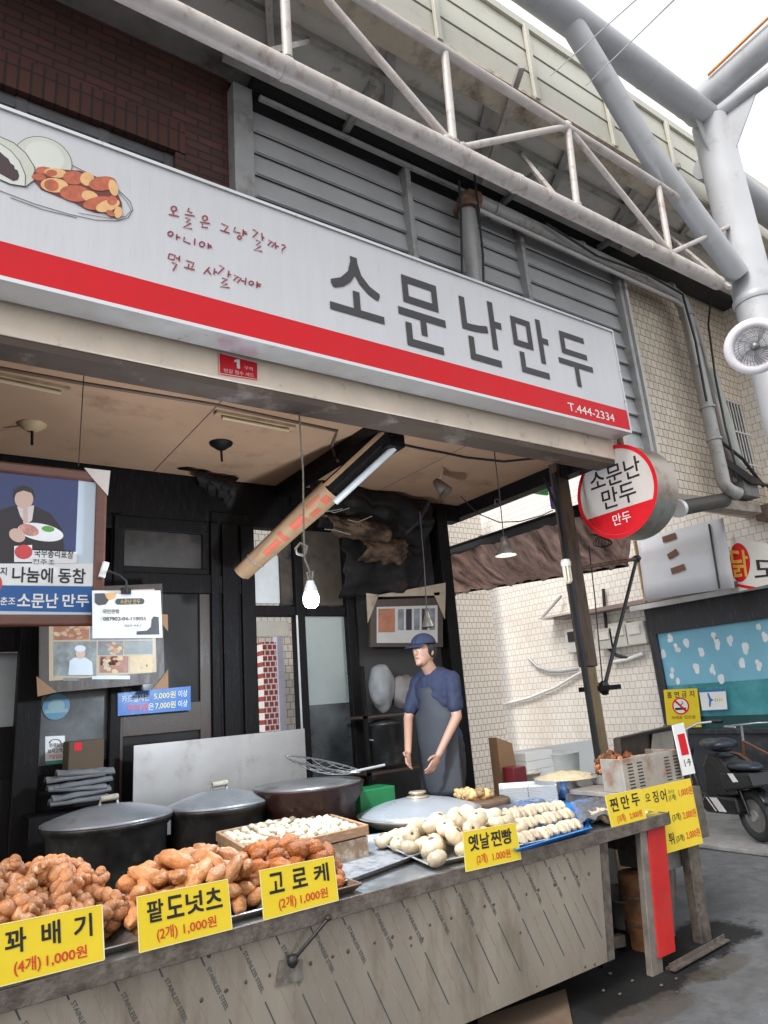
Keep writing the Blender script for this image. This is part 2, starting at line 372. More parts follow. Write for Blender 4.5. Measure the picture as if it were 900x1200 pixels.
# ---------------------------------------------------------------- SHOP BUILDING
B = thing('shop_building', (2, YF, 0), 'brick and louvre fronted shop building with dark wooden ground floor and cream fascia beam', 'building')
mb = MB()
WX0, WX1, WZ1 = -1.2, 1.33, 5.58
mb.box(-4, WX0, YF, YF + .2, 3.75, 7.2); mb.box(WX1, 1.74, YF, YF + .2, 3.75, 7.2); mb.box(WX0, WX1, YF, YF + .2, WZ1 + .26, 7.2); mb.box(WX0, WX1, YF, YF + .2, 3.75, 4.3)
mb.box(1.74, 6.5, YF + .05, YF + .25, 3.75, 7.2)
mb.build('brick_wall', m_brick, B)
mb = MB(); mb.box(WX0 - .15, WX1 + .07, YF - .012, YF + .2, WZ1, WZ1 + .26); mb.build('brick_lintel', m_soldier, B)
mb = MB()
for x in (WX0, -.25, .3, .81, WX1 - .07): mb.box(x, x + .07, YF + .04, YF + .12, 4.3, WZ1 - .002)
mb.box(WX0, WX1, YF + .045, YF + .115, WZ1 - .09, WZ1 - .004)
wf = mb.build('upper_window', mat('dark_alu', (.16, .16, .165), .4, .5), B, bev=.004)
mb = MB(); mb.box(WX0, WX1, YF + .075, YF + .085, 4.3, WZ1 - .02); mb.build('pane', mat('grey_window_glass', (.45, .46, .47), .12, var=.25, scale=1.2), wf)
mb = MB()
for z in (5.28, 5.05): mb.box(WX0, WX1, YF + .055, YF + .065, z, z + .05)
mb.build('blind', mat('blind_grey', (.75, .75, .74), .6), wf)
# upper block behind facade, closed so that light does not leak
mb = MB(); mb.box(-4, 4.4, 5.62, 5.75, 3.4, 7.2); mb.box(-4, -3.85, 4.3, 5.62, 0, 7.2); mb.box(-4, 4.4, 4.3, 5.75, 7.1, 7.2); mb.box(6.42, 6.5, 4.36, 4.8, 3.76, 7.09)
mb.build('rear_wall', mat('rough_plaster', (.35, .33, .31), .8, dirt=(.2, .18, .16)), B)
# louvre panel
mb = MB(); lx0, lx1, lz0, lz1 = 1.74, 6.5, 3.75, 6.28
posts = [1.92, 3.42, 4.85, 6.42]
n = 12
for a, b in zip(posts[:-1], posts[1:]):
    for i in range(n):
        z0 = lz0 + (lz1 - .06 - lz0) * i / n; h = (lz1 - .06 - lz0) / n
        mb.add([(a, YF - .03, z0 + h * 1.04), (b, YF - .03, z0 + h * 1.04), (b, YF - .06, z0 + .012), (a, YF - .06, z0 + .012), (a, YF - .05, z0), (b, YF - .05, z0), (b, YF - .03, z0)], [(0, 3, 2, 1), (3, 4, 5, 2)])
lv = mb.build('louvre_panel', m_louvre, B)
mb = MB()
for a, b in zip(posts[:-1], posts[1:]):
    for i in range(n):
        z0 = lz0 + (lz1 - .06 - lz0) * i / n
        mb.box(a + .03, b - .03, YF - .068, YF - .059, z0 + .006, z0 + .018)
mb.build('louvre_edge', mat('louvre_edge_pale', (.5, .5, .5), .45, .3), lv)
mb = MB(); mb.box(1.74, 1.90, YF - .12, YF + .04, 3.75, lz1 + .06)
for x in posts[1:]: mb.box(x - .035, x + .02, YF - .13, YF, lz0, lz1)
mb.build_each('louvre_post', mat('grey_post', (.42, .42, .42), .5, .3, var=.1, dirt=(.2, .18, .16)), lv, bev=.004)
mb = MB(); mb.box(1.9, 6.45, YF - .02, YF + .04, 6.2, 6.52); mb.build('head_board', m_dark, lv)
mb = MB(); mb.box(1.95, 6.4, YF - .16, YF - .12, lz1 - .03, lz1 + .005); mb.box(1.6, 6.6, YF - .30, YF - .25, lz1 + .07, lz1 + .16); mb.box(1.6, 6.6, YF - .36, YF - .24, lz1 + .05, lz1 + .066)
mb.build('head_channel', mat('pale_channel', (.50, .49, .47), .45, .3, dirt=(.2, .17, .14), damt=.3), lv, bev=.004)
mb = MB(); mb.box(6.48, 6.52, YF - .14, YF - .02, 3.7, 6.22); mb.build('edge_strip', mat('pale_strip', (.6, .58, .55), .5), lv)
# upper tiled wall to the inner corner
mb = MB(); mb.box(6.5, XW + .1, YF - .02, YF + .3, 3.52, 7.2); mb.build('tiled_wall', m_tile_x, B)
gx0, gx1, gz0, gz1 = 8.15, 8.72, 4.05, 4.95
mb = MB(); mb.box(gx0, gx1, YF - .03, YF - .018, gz0, gz1); gw = mb.build('barred_window', mat('dark_window', (.05, .05, .055), .3), B)
mb = MB()
for i in range(9): x = gx0 + (gx1 - gx0) * i / 8; mb.tube([(x, YF - .07, gz0 - .02), (x, YF - .07, gz1 + .02)], .009, 6)
for z in (gz0 + .03, .5 * (gz0 + gz1), gz1 - .03): mb.box(gx0 - .03, gx1 + .03, YF - .085, YF - .072, z, z + .02)
mb.build('bars', mat('white_bar', (.62, .6, .57), .5), gw)
# fascia beam and ceiling
bx1 = 5.28
mb = MB(); mb.box(-3.5, bx1, YM, YM + .14, 3.50, 3.80); fb = mb.build('fascia_beam', m_cream, B, bev=.008)
mb = MB(); mb.box(-3.5, bx1 - .01, YM + .015, YM + .2, 3.455, 3.499); mb.build('beam_batten', mat('dark_batten', (.09, .06, .045), .6, dirt=(.3, .24, .2), damt=.3), fb)
mb = MB(); mb.box(-3.8, 2.72, YM + .2, YB, 3.60, 3.64); mb.box(2.86, 4.93, YM + .2, YB + .1, 3.61, 3.65); ce = mb.build('ceiling', m_ceil, B)
mb = MB()
for x in (.15, 1.6): mb.box(x, x + .006, YM + .2, YB, 3.5955, 3.601)
mb.box(3.75, 3.756, YM + .2, YB, 3.6055, 3.611); mb.build('board_joint', mat('ceiling_joint', (.22, .13, .085), .8), ce)
mb = MB(); mb.box(2.72, 2.86, YM + .14, YB, 3.50, 3.66); mb.box(4.90, 5.04, YM + .14, YB + .1, 3.47, 3.66); mb.box(2.86, 4.9, YB - .05, YB + .1, 3.42, 3.60)
mb.build_each('ceiling_joist', m_soot, B, bev=.006)
mb = MB(); mb.box(-3.8, 5.0, YM + .15, 5.62, 3.70, 3.74); mb.build('upper_floor', m_dark, B)

# back wall of the shop front: posts, lintels, doors
def P(px, py, y=YB): return at_y(px, py, y)
def zx(px0, py0, px1, py1, y=YB):
    a, b = P(px0, py0, y), P(px1, py1, y); return a.x, b.x, b.z, a.z
mb = MB(); xR = P(525, 700).x; xL = -3.8
xd0, xd1 = P(137, 690).x, P(246, 690).x      # second door
xw0, xw1 = P(300, 780).x, P(348, 780).x       # window to the yard
xf0, xf1 = P(357, 780).x, P(408, 780).x       # frosted pane
zt = 2.62
mb.box(xL, xR, YB + .02, YB + .12, 3.195, 3.62)             # lintel board
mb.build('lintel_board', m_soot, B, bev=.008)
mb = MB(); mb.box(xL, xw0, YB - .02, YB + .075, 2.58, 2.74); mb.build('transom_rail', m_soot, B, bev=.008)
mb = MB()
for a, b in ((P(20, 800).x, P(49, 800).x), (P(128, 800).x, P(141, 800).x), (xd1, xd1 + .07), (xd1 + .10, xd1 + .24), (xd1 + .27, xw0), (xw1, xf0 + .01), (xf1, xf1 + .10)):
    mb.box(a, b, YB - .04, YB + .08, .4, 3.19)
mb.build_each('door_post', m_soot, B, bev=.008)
mb = MB()
mb.box(xd1 + .02, xw0 - .01, YB, YB + .06, .4, 3.3)
mb.box(xw0, xf1, YB - .02, YB + .08, P(330, 722).z, P(330, 710).z)
mb.box(xw0, xf1, YB + .0, YB + .08, 2.75, 3.19) if False else None
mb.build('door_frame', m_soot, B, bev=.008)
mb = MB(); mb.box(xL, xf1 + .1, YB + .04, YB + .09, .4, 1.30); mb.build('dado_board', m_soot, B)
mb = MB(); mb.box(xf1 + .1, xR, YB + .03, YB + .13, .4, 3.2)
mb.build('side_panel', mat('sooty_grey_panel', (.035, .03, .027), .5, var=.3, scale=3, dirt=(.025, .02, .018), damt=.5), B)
mb = MB(); mb.box(xR - .14, xR, YB - .12, YB + .14, .4, 3.5); mb.build('corner_post', m_soot, B, bev=.008)
# door leaf with transom, glass
mb = MB(); mb.box(P(49, 800).x, P(128, 800).x, YB + .03, YB + .05, 1.3, 2.6); d1 = mb.build('sliding_door', mat('hazy_glass', (.085, .09, .09), .2, var=.7, scale=2.2, spec=.5, rvar=.05), B)
mb = MB(); mb.box(P(49, 800).x, P(128, 800).x, YB + .02, YB + .052, 2.42, 2.6); mb.box(P(49, 800).x, P(128, 800).x, YB + .02, YB + .052, 1.3, 1.36); mb.build_each('door_rail', m_soot, d1)
mb = MB(); mb.box(xd0, xd1, YB + .03, YB + .05, .9, 2.58); d2 = mb.build('sliding_door', m_glassd, B)
mb = MB(); mb.box(xd0, xd0 + .07, YB, YB + .055, .9, 2.58); mb.box(xd1 - .09, xd1, YB, YB + .055, .9, 2.58); mb.box(xd0, xd1, YB + .002, YB + .055, 1.50, 1.72)
mb.build_each('door_stile', m_brownwood, d2, bev=.006)
mb = MB(); mb.box(xd0 + .02, xd1 - .02, YB + .03, YB + .05, 2.76, 3.10); tr = mb.build('transom_window', mat('smoky_transom', (.04, .034, .03), .2, var=.6, scale=3, spec=.5), B)
mb = MB()
for z0, z1 in ((2.74, 2.79), (3.09, 3.2)): mb.box(xd0 - .1, xd1, YB, YB + .055, z0, z1)
for x in (xd0 - .05, xd1 - .06): mb.box(x, x + .06, YB + .002, YB + .053, 2.78, 3.10)
mb.build_each('transom_frame', m_soot, tr, bev=.006)
# left opening with pale sheet behind
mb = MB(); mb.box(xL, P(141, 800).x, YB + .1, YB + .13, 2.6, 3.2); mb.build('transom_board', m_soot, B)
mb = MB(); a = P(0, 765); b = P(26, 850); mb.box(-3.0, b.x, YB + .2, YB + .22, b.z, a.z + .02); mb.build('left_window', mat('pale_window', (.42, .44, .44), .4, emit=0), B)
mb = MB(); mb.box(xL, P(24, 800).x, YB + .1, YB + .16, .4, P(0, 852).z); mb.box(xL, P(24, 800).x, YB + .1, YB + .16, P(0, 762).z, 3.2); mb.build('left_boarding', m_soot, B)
# frosted pane and window bits
fr = Frame(P(357, 722), P(408, 722), P(408, 950), P(357, 950))
mb = MB(); mb.box(xf0 + .012, xf1 - .002, YB + .02, YB + .035, 1.62, P(380, 722).z)
mf = mat('frosted_pane', (.62, .70, .68), .35, var=.1, scale=2)
bs = mf.node_tree.nodes['Principled BSDF']; bs.inputs['Transmission Weight'].default_value = .75; bs.inputs['Roughness'].default_value = .45
fp = mb.build('frosted_window', mf, B)
mb = MB(); mb.box(xf0 + .012, xf1 - .002, YB + .015, YB + .045, .9, 1.62); mb.build('kick_panel', mat('steel_dark', (.10, .105, .105), .3, .6, var=.5, scale=2), fp)
mb = MB(); mb.box(xw0, xw1 - .05, YB + .03, YB + .05, P(320, 745).z, P(320, 727).z); mb.build('roller_blind', mat('dusty_blind', (.36, .31, .25), .7), B)
mb = MB(); mb.box(xw1 - .012, xw1 + .004, YB - .05, YB - .042, .9, P(345, 722).z); mb.build('window_edge', mat('pale_edge', (.5, .5, .5), .4, .4), B)
mb = MB(); a = P(300, 662); b = P(331, 706); mb.box(a.x, b.x, YB + .05, YB + .07, b.z, a.z + .1); mb.build('upper_pane', mat('white_upper_pane', (.62, .60, .57), .5), B)
mb = MB(); mb.box(P(331, 690).x, xf1 + .1, YB + .02, YB + .08, P(331, 708).z, 3.2); mb.build('upper_board', mat('brown_stained_board', (.085, .06, .04), .6, var=.4, scale=3, dirt=(.012, .01, .01), damt=.6), B)
# main pillar
mb = MB(); px0, px1 = 4.85, 5.01
mb.box(px0, px1, 4.0, 4.09, 1.75, 3.64); mb.build('pillar', m_rustwood, B, bev=.012)
mb = MB(); mb.box(px0 + .02, px1 - .02, 4.01, 4.08, 0, 1.75); mb.build('pillar_foot', m_rustlow, B, bev=.01)
mb = MB(); mb.box(px0 - .05, px0 - .02, 3.98, 4.02, .9, 3.5); mb.build('pillar_strap', m_cable, B)

# ---------------------------------------------------------------- REAR YARD seen through the window
mb = MB(); mb.box(-1, 8.6, 9.0, 9.15, 0, 5.0); o = mb.build('rear_yard_wall', m_tile_w); tag(o, 'white tiled wall across the yard, seen through the narrow window beside the frosted pane', 'wall')
g = thing('red_gate', (4.05, 8.7, 0), 'red brick pier with white lattice seen through the narrow rear window', 'gate')
gp0, gp1 = at_y(309, 800, 8.7).x, at_y(325, 800, 8.7).x
mb = MB(); mb.box(gp0, gp1, 8.7, 8.9, 0, at_y(318, 752, 8.7).z); mb.build('brick_pier', tiles('red_brick', 'x', (.36, .05, .04), (.30, .05, .04), (.75, .72, .7), .075, .075, .008), g)
mb = MB(); mb.box(gp1, gp1 + .09, 8.66, 8.78, 0, at_y(318, 745, 8.7).z); mb.build('gate_post', mat('lilac_post', (.45, .45, .55), .5), g)

# ---------------------------------------------------------------- NEIGHBOUR BUILDING on the right (runs along Y)
N_ = thing('tiled_building', (XW, 8, 0), 'white tiled side building across the alley with blue cloud panelled shopfront', 'building')
mb = MB(); mb.box(XW + .1, XW + .4, 3.0, 14, 0, 6.5); mb.build('tiled_wall', m_tile_y, N_)
yf0 = 6.06
mb = MB(); mb.box(XW + .02, XW + .1, 1.0, yf0, 0, .86); mb.build('base_panel', mat('blueblack_base', (.028, .032, .04), .45, var=.35, scale=4, dirt=(.1, .1, .1), damt=.3), N_)
mb = MB(); mb.box(XW - .02, XW + .1, yf0 - .12, yf0, .86, 2.6); mb.box(XW - .02, XW + .1, 1.0, yf0 - .121, 2.22, 2.6); mb.box(XW - .03, XW + .1, 1.0, yf0, .86, .92)
mb.build('shopfront_frame', mat('blueblack_frame', (.03, .03, .036), .4, var=.4, scale=5, stretch=(1, 8, 1), dirt=(.12, .12, .12), damt=.25), N_, bev=.006)
mb = MB(); mb.box(XW + .03, XW + .06, 1.0, yf0 - .12, 1.5, 2.22); bp = mb.build('blue_panel', mat('sky_blue_vinyl', (.20, .46, .60), .35, var=.06, scale=2), N_)
fr = Frame((XW + .03, yf0 - .12, 2.22), (XW + .03, 3.0, 2.22), (XW + .03, 3.0, 1.5), (XW + .03, yf0 - .12, 1.5))
mb = MB(); rc = random.Random(5)
for (cpx, cpy) in [(777, 768), (786, 748), (794, 759), (805, 756), (823, 763), (836, 744), (842, 754), (856, 752), (875, 761), (788, 789), (817, 784), (835, 785), (869, 778), (889, 780), (889, 737), (897, 748), (795, 800), (845, 798)]:
    q = at_x(cpx, cpy, XW + .03); u = (yf0 - .12 - q.y) / (yf0 - 3.12); v = (q.z - 1.5) / .72
    w_, h_ = rc.uniform(.007, .012), rc.uniform(.04, .075)
    for k in range(4): mb.oval(fr, u + rc.uniform(-.008, .008), min(.97, max(.03, v + rc.uniform(-.06, .06))), w_, h_, .0015 + k * .0004, n=14)
mb.build('cloud_print', mat('white_cloud_print', (.75, .80, .83), .4), bp)
mb = MB(); mb.box(XW + .03, XW + .06, 1.0, yf0 - .12, .92, 1.499); mb.build('teal_panel', mat('teal_vinyl', (.055, .26, .30), .3, var=.15, scale=3, dirt=(.12, .35, .4), damt=.3), N_)
mb = MB(); mb.box(XW + .022, XW + .03, 1.0, yf0 - .12, .92, 1.08); mb.build('dark_glass_strip', mat('dark_teal', (.02, .07, .07), .15), N_)
# brown gutter over the shopfront
mb = MB(); mb.box(XW - .2, XW + .1, .5, 7.6, 2.65, 2.71); mb.build('gutter', mat('brown_gutter', (.30, .22, .20), .5, .2, dirt=(.4, .36, .34), damt=.2), N_)
mb = MB(); mb.box(XW - .27, XW - .2, .5, yf0 + .05, 2.56, 2.63); mb.build('gutter_edge', mat('pale_gutter_edge', (.6, .58, .56), .4, .3), N_)
mb = MB(); mb.box(XW - .15, XW + .1, 1.0, 4.15, 3.4, 3.58); mb.build('canopy_underside', mat('brown_canopy', (.12, .085, .065), .7, dirt=(.25, .19, .15)), N_)
# concrete ledge by the drain foot
a, b, c, d = at_z(700, 628, 3.42), at_z(890, 601, 3.42), at_z(893, 588, 3.42), at_z(780, 606, 3.42)
mb = MB(); a = Vector((6.15, 4.08, 3.42)); b = at_z(893, 601, 3.42)
mb.prism([a, b, b + Vector((.1, .16, 0)), a + Vector((.05, .16, 0))], (0, 0, .12)); o = mb.build('concrete_ledge', m_conc, bev=.01)
tag(o, 'mossy concrete ledge under the tiled wall where the grey drain pipe ends', 'ledge')

# ---------------------------------------------------------------- ARCADE ROOF: truss, column, fascia, soffit
def T(px, py, y=YT): return at_y(px, py, y)
t = thing('roof_truss', (3.3, YT, 4.4), 'white painted pipe truss spanning over the white shop signboard', 'truss')
zb = T(500, 172).z; TR_ = t
A_, B_ = T(120, -25), T(842, 332); A_ = A_ - (B_ - A_) * 1.1
mb = MB(); mb.tube([A_, B_], .056, 14); mb.build('bottom_chord', m_truss, t)
A2, B2 = T(250, -110), T(776, 220); A2 = A2 - (B2 - A2) * 1.1
mb = MB(); mb.tube([A2, B2], .032, 12); mb.tube([B2, T(800, 300)], .026, 10) if False else None; mb.build('top_chord', m_truss, t)
for a, b, r in [((333, -20), (337, 68), .026), ((521, 60), (531, 166), .026), ((665, 147), (676, 241), .024), ((771, 217), (785, 297), .024),
                ((382, -2), (524, 163), .024), ((541, 173), (660, 149), .022), ((670, 155), (788, 300), .022), ((783, 298), (862, 262), .02)]:
    mb = MB(); mb.tube([T(*a), T(*b)], r, 10); mb.build('web_member', m_truss, t)
for q in range(6):
    a_ = A_.lerp(B_, .03 + .085 * q); b_ = A2.lerp(B2, .05 + .085 * q); mb = MB(); mb.tube([a_, Vector((a_.x, YT, b_.z))], .026, 8); mb.build('web_member', m_truss, t)
    c_ = A_.lerp(B_, .03 + .085 * (q + 1)); mb = MB(); mb.tube([Vector((a_.x, YT, b_.z)), c_], .022, 8); mb.build('web_member', m_truss, t)
mb = MB(); mb.tube([T(776, 220), T(800, 236)], .03, 10); mb.build('chord_end', m_truss, t)
# column
cl = thing('arcade_column', (5.8, YT, 0), 'thick grey white steel arcade column with diagonal brace and fan', 'column')
cz = T(848, 157).z
mb = MB(); mb.lathe([(.165, 0), (.165, cz), (.0, cz + .02)], (5.86, YT, 0), n=40)
mb.lathe([(.172, T(876, 352).z), (.180, T(876, 352).z + .02), (.180, T(876, 352).z + .05), (.172, T(876, 352).z + .07)], (5.86, YT, 0), n=40)
mb.build('shaft', m_column, cl)
mb = MB(); e = T(865, 322); mb.tube([T(668, 25), T(760, 178), e], .088, 20); mb.build('diagonal_brace', m_column, cl)
gp = Vector((5.86, YT, cz + .05)); g0 = T(600, -28); g0 = g0 - (gp - g0) * 1.6
mb = MB(); mb.tube([g0, gp], .122, 24)
for k in (.854, .946): c = g0.lerp(gp, k); dd = (gp - g0).normalized(); mb.tube([c - dd * .008, c + dd * .008], .125, 24)
mb.build('ridge_pipe', m_column, cl)
g1 = T(980, 262); mb = MB(); mb.tube([gp + (g1 - gp) * .14 + Vector((0, .28, -.1)), g1 + Vector((0, .28, -.1))], .14, 24); mb.build('ridge_pipe', m_column, cl)
mb = MB(); d = Vector((0, -1, .03)); mb.tube([gp + Vector((-.02, .2, .22)), gp + Vector((.02, -3.0, .52))], .135, 24); mb.build('arch_beam', m_column, cl)
mb = MB(); mb.tube([gp + Vector((.0, 0, 0)), gp + Vector((.0, -3.0, -.02))], .07, 18); mb.build('tie_pipe', m_column, cl)
mb = MB(); mb.tube([gp + Vector((-.17, -.15, .30)), gp + Vector((-.17, -1.1, .42))], .014, 8); mb.build('orange_conduit', mat('orange_pvc', (.75, .28, .08), .5), cl)
mb = MB()
for sx in (-1, 1):
    x0 = 5.86 + sx * .15
    mb.prism([(x0, YT - .006, cz - .02), (x0 + sx * .20, YT - .006, cz + .02 - (sx < 0) * -.10), (x0, YT - .006, cz - .42)], (0, .012, 0))
mb.prism([(5.854, YT - .15, cz), (5.854, YT - .45, cz), (5.854, YT - .16, cz - .4)], (.012, 0, 0))
mb.build_each('gusset_plate', m_column, cl)
# eave: siding fascia, soffit, gutter channel
e_ = thing('arcade_eave', (3, 3.2, 6.35), 'cream horizontal siding eave with rust stained soffit above the truss', 'eave')
YE = 2.9
mb = MB(); zs = [6.35, 6.62, 6.86, 7.12]
for i in range(3):
    mb.prism([(-3, YE, zs[i] + .014), (-3, YE + .008, zs[i + 1]), (-3, YE + .04, zs[i + 1]), (-3, YE + .04, zs[i] + .012)], (14, 0, 0))
mb.box(-3, 11, YE + .03, YE + .05, 6.35, 7.12); mb.box(-3, 11, YE - .02, YE + .06, 7.122, 7.2)
sd_ = mb.build('siding', m_siding, e_)
for x in (2.9, 3.95, 4.98, 6.0, 7.0, 8.0):
    mb = MB(); mb.box(x, x + .05, YE - .035, YE - .002, 6.33, 7.13); mb.build('batten', m_siding, e_, bev=.004)
mb = MB(); mb.box(-3, 11, YE - .02, YE + .24, 6.315, 6.349); mb.build('fascia_foot', mat('tan_drip_edge', (.62, .55, .44), .55, dirt=(.2, .15, .1)), e_)
mb = MB(); mb.box(-3, 11, YE + .12, YF - .3, 6.40, 6.43); mb.build('soffit', m_soffit, e_)
mb = MB(); mb.box(-3, 11, YF - .34, YF + .02, 6.47, 6.75); mb.build('eave_channel', m_galv, e_)
mb = MB(); mb.box(1.9, 9, YF - .24, YF - .03, 6.38, 6.46); mb.build('dark_slot', m_dark, e_)
mb = MB()
for i, x in enumerate([.6, 1.6, 2.6, 3.6, 4.6, 5.6, 6.6]):
    mb.bar((x, YE + .13, 6.375), (x + .45, YF - .34, 6.375), .07, .045)
mb.bar((-3, 3.38, 6.37), (11, 3.38, 6.37), .05, .05); mb.build_each('soffit_rail', m_galv, e_)
mb = MB()
for x in (1.2, 3.4, 5.5): mb.bar((x, YT + .02, zb + .1), (x + .9, YE + .5, 6.36), .03, .03); mb.bar((x + .2, YT + .3, 6.30), (x + .8, YF - .3, 6.30), .05, .05)
mb.build_each('rear_tie', m_truss, e_)
# short brackets from wall to chord
mb = MB()
for x in (2.75, 4.6, 6.1): mb.bar((x, YF - .15, 6.34), (x - .12, YF - .75, 6.22), .06, .05)
mb.build_each('wall_bracket', m_galv, e_)
# sky wires
for i, (a, b) in enumerate([((700, 40), (790, -40)), ((728, 60), (800, -10))]):
    mb = MB(); p, q = at_y(a[0], a[1], 1.2), at_y(b[0], b[1], .6); dd = (q - p); mb.tube([p - dd * 1.5, p, q, q + dd * 2], .0028, 6)
    tag(mb.build('overhead_wire', mat('pale_wire', (.6, .6, .62), .6)), ['thicker grey overhead wire in the white sky, the upper left one', 'thinner grey overhead wire in the white sky, the lower right one'][i], 'wire')

# ---------------------------------------------------------------- drain pipes, conduits, cables
p = thing('drain_pipe', (4.05, 3.9, 3.6), 'thick grey drain pipe with rusty elbow crossing the louvres and running down the tiled wall', 'pipe')
YP = 3.88
a = T(546, 240, YP); b = T(553, 345, YP)
mb = MB(); mb.tube([(a.x, YP, a.z - .05), (a.x, YP, 3.9)], .082, 16); mb.build('riser', m_pipe, p)
h0 = T(560, 232, YP); h1 = T(778, 336, YP)
mb = MB(); mb.tube([(a.x, YP, a.z - .06), (a.x + .01, YP, a.z + .03), (a.x + .05, YP, a.z + .08), (a.x + .14, YP, a.z + .09)], .095, 16)
mb.lathe([(.125, -.02), (.125, .02)], (a.x, YP, a.z - .06), n=20); mb.build('elbow', m_rust, p)
zh = a.z + .09; c1 = T(803, 362, YP)
pts = [(a.x + .12, YP, zh), (c1.x - .22, YP, zh - .04), (c1.x - .09, YP, zh - .07), (c1.x - .02, YP, zh - .15), (c1.x, YP, zh - .26)]
mb = MB(); mb.tube(pts, .078, 16)
for x in (a.x + .35, a.x + 1.6, c1.x - .3): mb.tube([(x, YP, zh - .01), (x + .03, YP, zh - .01)], .088, 16)
mb.build('run', m_pipe, p)
mb = MB(); mb.tube([(c1.x, YP, zh - .24), (c1.x, YP, 3.68), (c1.x + .05, YP - .02, 3.6), (c1.x + .16, YP - .06, 3.55)], .074, 16)
for z in (zh - .3, 4.6, 4.2): mb.tube([(c1.x, YP, z), (c1.x, YP, z + .03)], .09, 16)
mb.build('downpipe', m_pipe, p)
mb = MB(); mb.tube([(a.x + .12, YP - .04, zh - .13), (c1.x - .25, YP - .04, zh - .17), (c1.x - .12, YP - .05, zh - .22), (c1.x - .1, YP - .05, zh - .4), (c1.x - .1, YP - .05, zh - 1.0)], .022, 8)
tag(mb.build('conduit', mat('white_conduit', (.55, .53, .5), .45)), 'thin white conduit running just below the thick grey drain pipe', 'conduit')
for i, (dx, r, z0, z1, c, lb) in enumerate([(.28, .035, 3.75, 5.6, (.16, .13, .12), 'slim brown conduit right of the thick drain pipe on tiled wall'), (.46, .075, 3.75, 5.2, (.40, .41, .38), 'wide grey wrapped pipe beside the barred window'), (.36, .03, 4.2, 6.0, (.48, .45, .42), 'slim pale conduit rising between brown conduit and wrapped pipe')]):
    mb = MB(); mb.tube([(c1.x + dx - .12, YP + .05, z1), (c1.x + dx - .04, YP + .05, z1 - .5), (c1.x + dx, YP + .05, 4.4), (c1.x + dx + .06, YP + .05, z0)], r, 12)
    tag(mb.build('conduit', mat('cond%d' % i, c, .6, dirt=(.3, .28, .25), damt=.3)), lb, 'conduit')
mb = MB()
for k in range(4):
    mb.tube([(c1.x + .1, YP - .02, 4.0 - .03 * k), (c1.x + .5, YP - .06, 3.82 - .03 * k), (c1.x + .95, YP - .05, 3.72 + .01 * k), (c1.x + 1.6, YP - .05, 3.78)], .018, 6)
mb.tube([(c1.x + .05, YP, 4.25), (c1.x + .4, YP - .08, 4.0), (c1.x + .8, YP - .05, 3.72)], .022, 6)
tag(mb.build('cable_bundle', m_cable), 'bundle of sagging black cables by the barred window', 'cables')
q = T(872, 572, 3.95); mb = MB(); mb.box(q.x - .16, q.x + .16, 3.86, 4.04, q.z - .13, q.z + .14); tag(mb.build('junction_box', mat('mossy_grey_box', (.17, .17, .165), .7, var=.3, scale=20), bev=.01), 'dirty grey junction box on the mossy ledge below the barred window', 'box')
a = T(795, 596, 3.95); b = T(838, 588, 3.95)
mb = MB(); pr = []
for i in range(41): pr.append((.075 + .008 * (i % 2), i * (b - a).length * 1.3 / 40))
mb.lathe(pr, a - Vector((0, 0, .0)), axis_z(b - a), n=18); hz = thing('flexible_duct', a, 'ribbed dark flexible duct lying behind the round shop sign', 'duct'); mb.build('ribbed_hose', mat('dark_hose', (.06, .055, .05), .5), hz)
mb = MB(); mb.lathe([(.095, -.03), (.095, .03)], a, axis_z(b - a), n=20); mb.build('collar', mat('white_collar', (.7, .7, .7), .4, .4), hz)

# fan on the column
fc = T(884, 406, 2.12); ax = (EYE - fc).normalized(); ax = (ax + Vector((-.10, -.12, -.05))).normalized(); Mz = axis_z(ax)
f = thing('wall_fan', fc, 'white ringed fan with wire guard mounted on the grey column', 'fan')
mb = MB(); mb.lathe([(.13, .03), (.155, .06), (.195, .05), (.205, 0), (.20, -.10), (.15, -.17), (.05, -.19)], fc + ax * 0, Mz, n=40); mb.build('housing', mat('white_fan_plastic', (.74, .70, .72), .4), f)
mb = MB()
for i in range(36):
    a = 2 * math.pi * i / 36; pts = [fc + Mz @ Vector((math.cos(a + k * .25) * r, math.sin(a + k * .25) * r, z)) for k, (r, z) in enumerate([(.025, .085), (.08, .08), (.14, .05)])]
    mb.tube(pts, .0022, 4, cap=False)
for r in (.03, .07, .11): mb.tube([fc + Mz @ Vector((r * math.cos(2 * math.pi * i / 30), r * math.sin(2 * math.pi * i / 30), .08)) for i in range(31)], .0022, 4, cap=False)
mb.lathe([(.028, .08), (.028, .09), (0, .094)], fc, Mz, n=16); mb.build('guard', mat('fan_wire', (.20, .2, .2), .4, .6), f)
mb = MB()
for i in range(5):
    a0 = 2 * math.pi * i / 5
    mb.sheet(lambda u, v: fc + Mz @ Vector(((.02 + .11 * u) * math.cos(a0 + v * .9 + .3 * u), (.02 + .11 * u) * math.sin(a0 + v * .9 + .3 * u), .01 + .035 * v)), 5, 5)
mb.build('blade', mat('fan_blade', (.40, .40, .42), .4), f)
mb = MB(); mb.lathe([(.135, .0), (.12, .0), (0, -.002)], fc - ax * .03, Mz, n=30); mb.build('back_plate', mat('fan_dark', (.09, .09, .09), .6), f)
mb = MB(); mb.bar(fc - ax * .15, (5.86, YT - .14, fc.z + .05), .06, .05); mb.build('bracket', m_column, f)

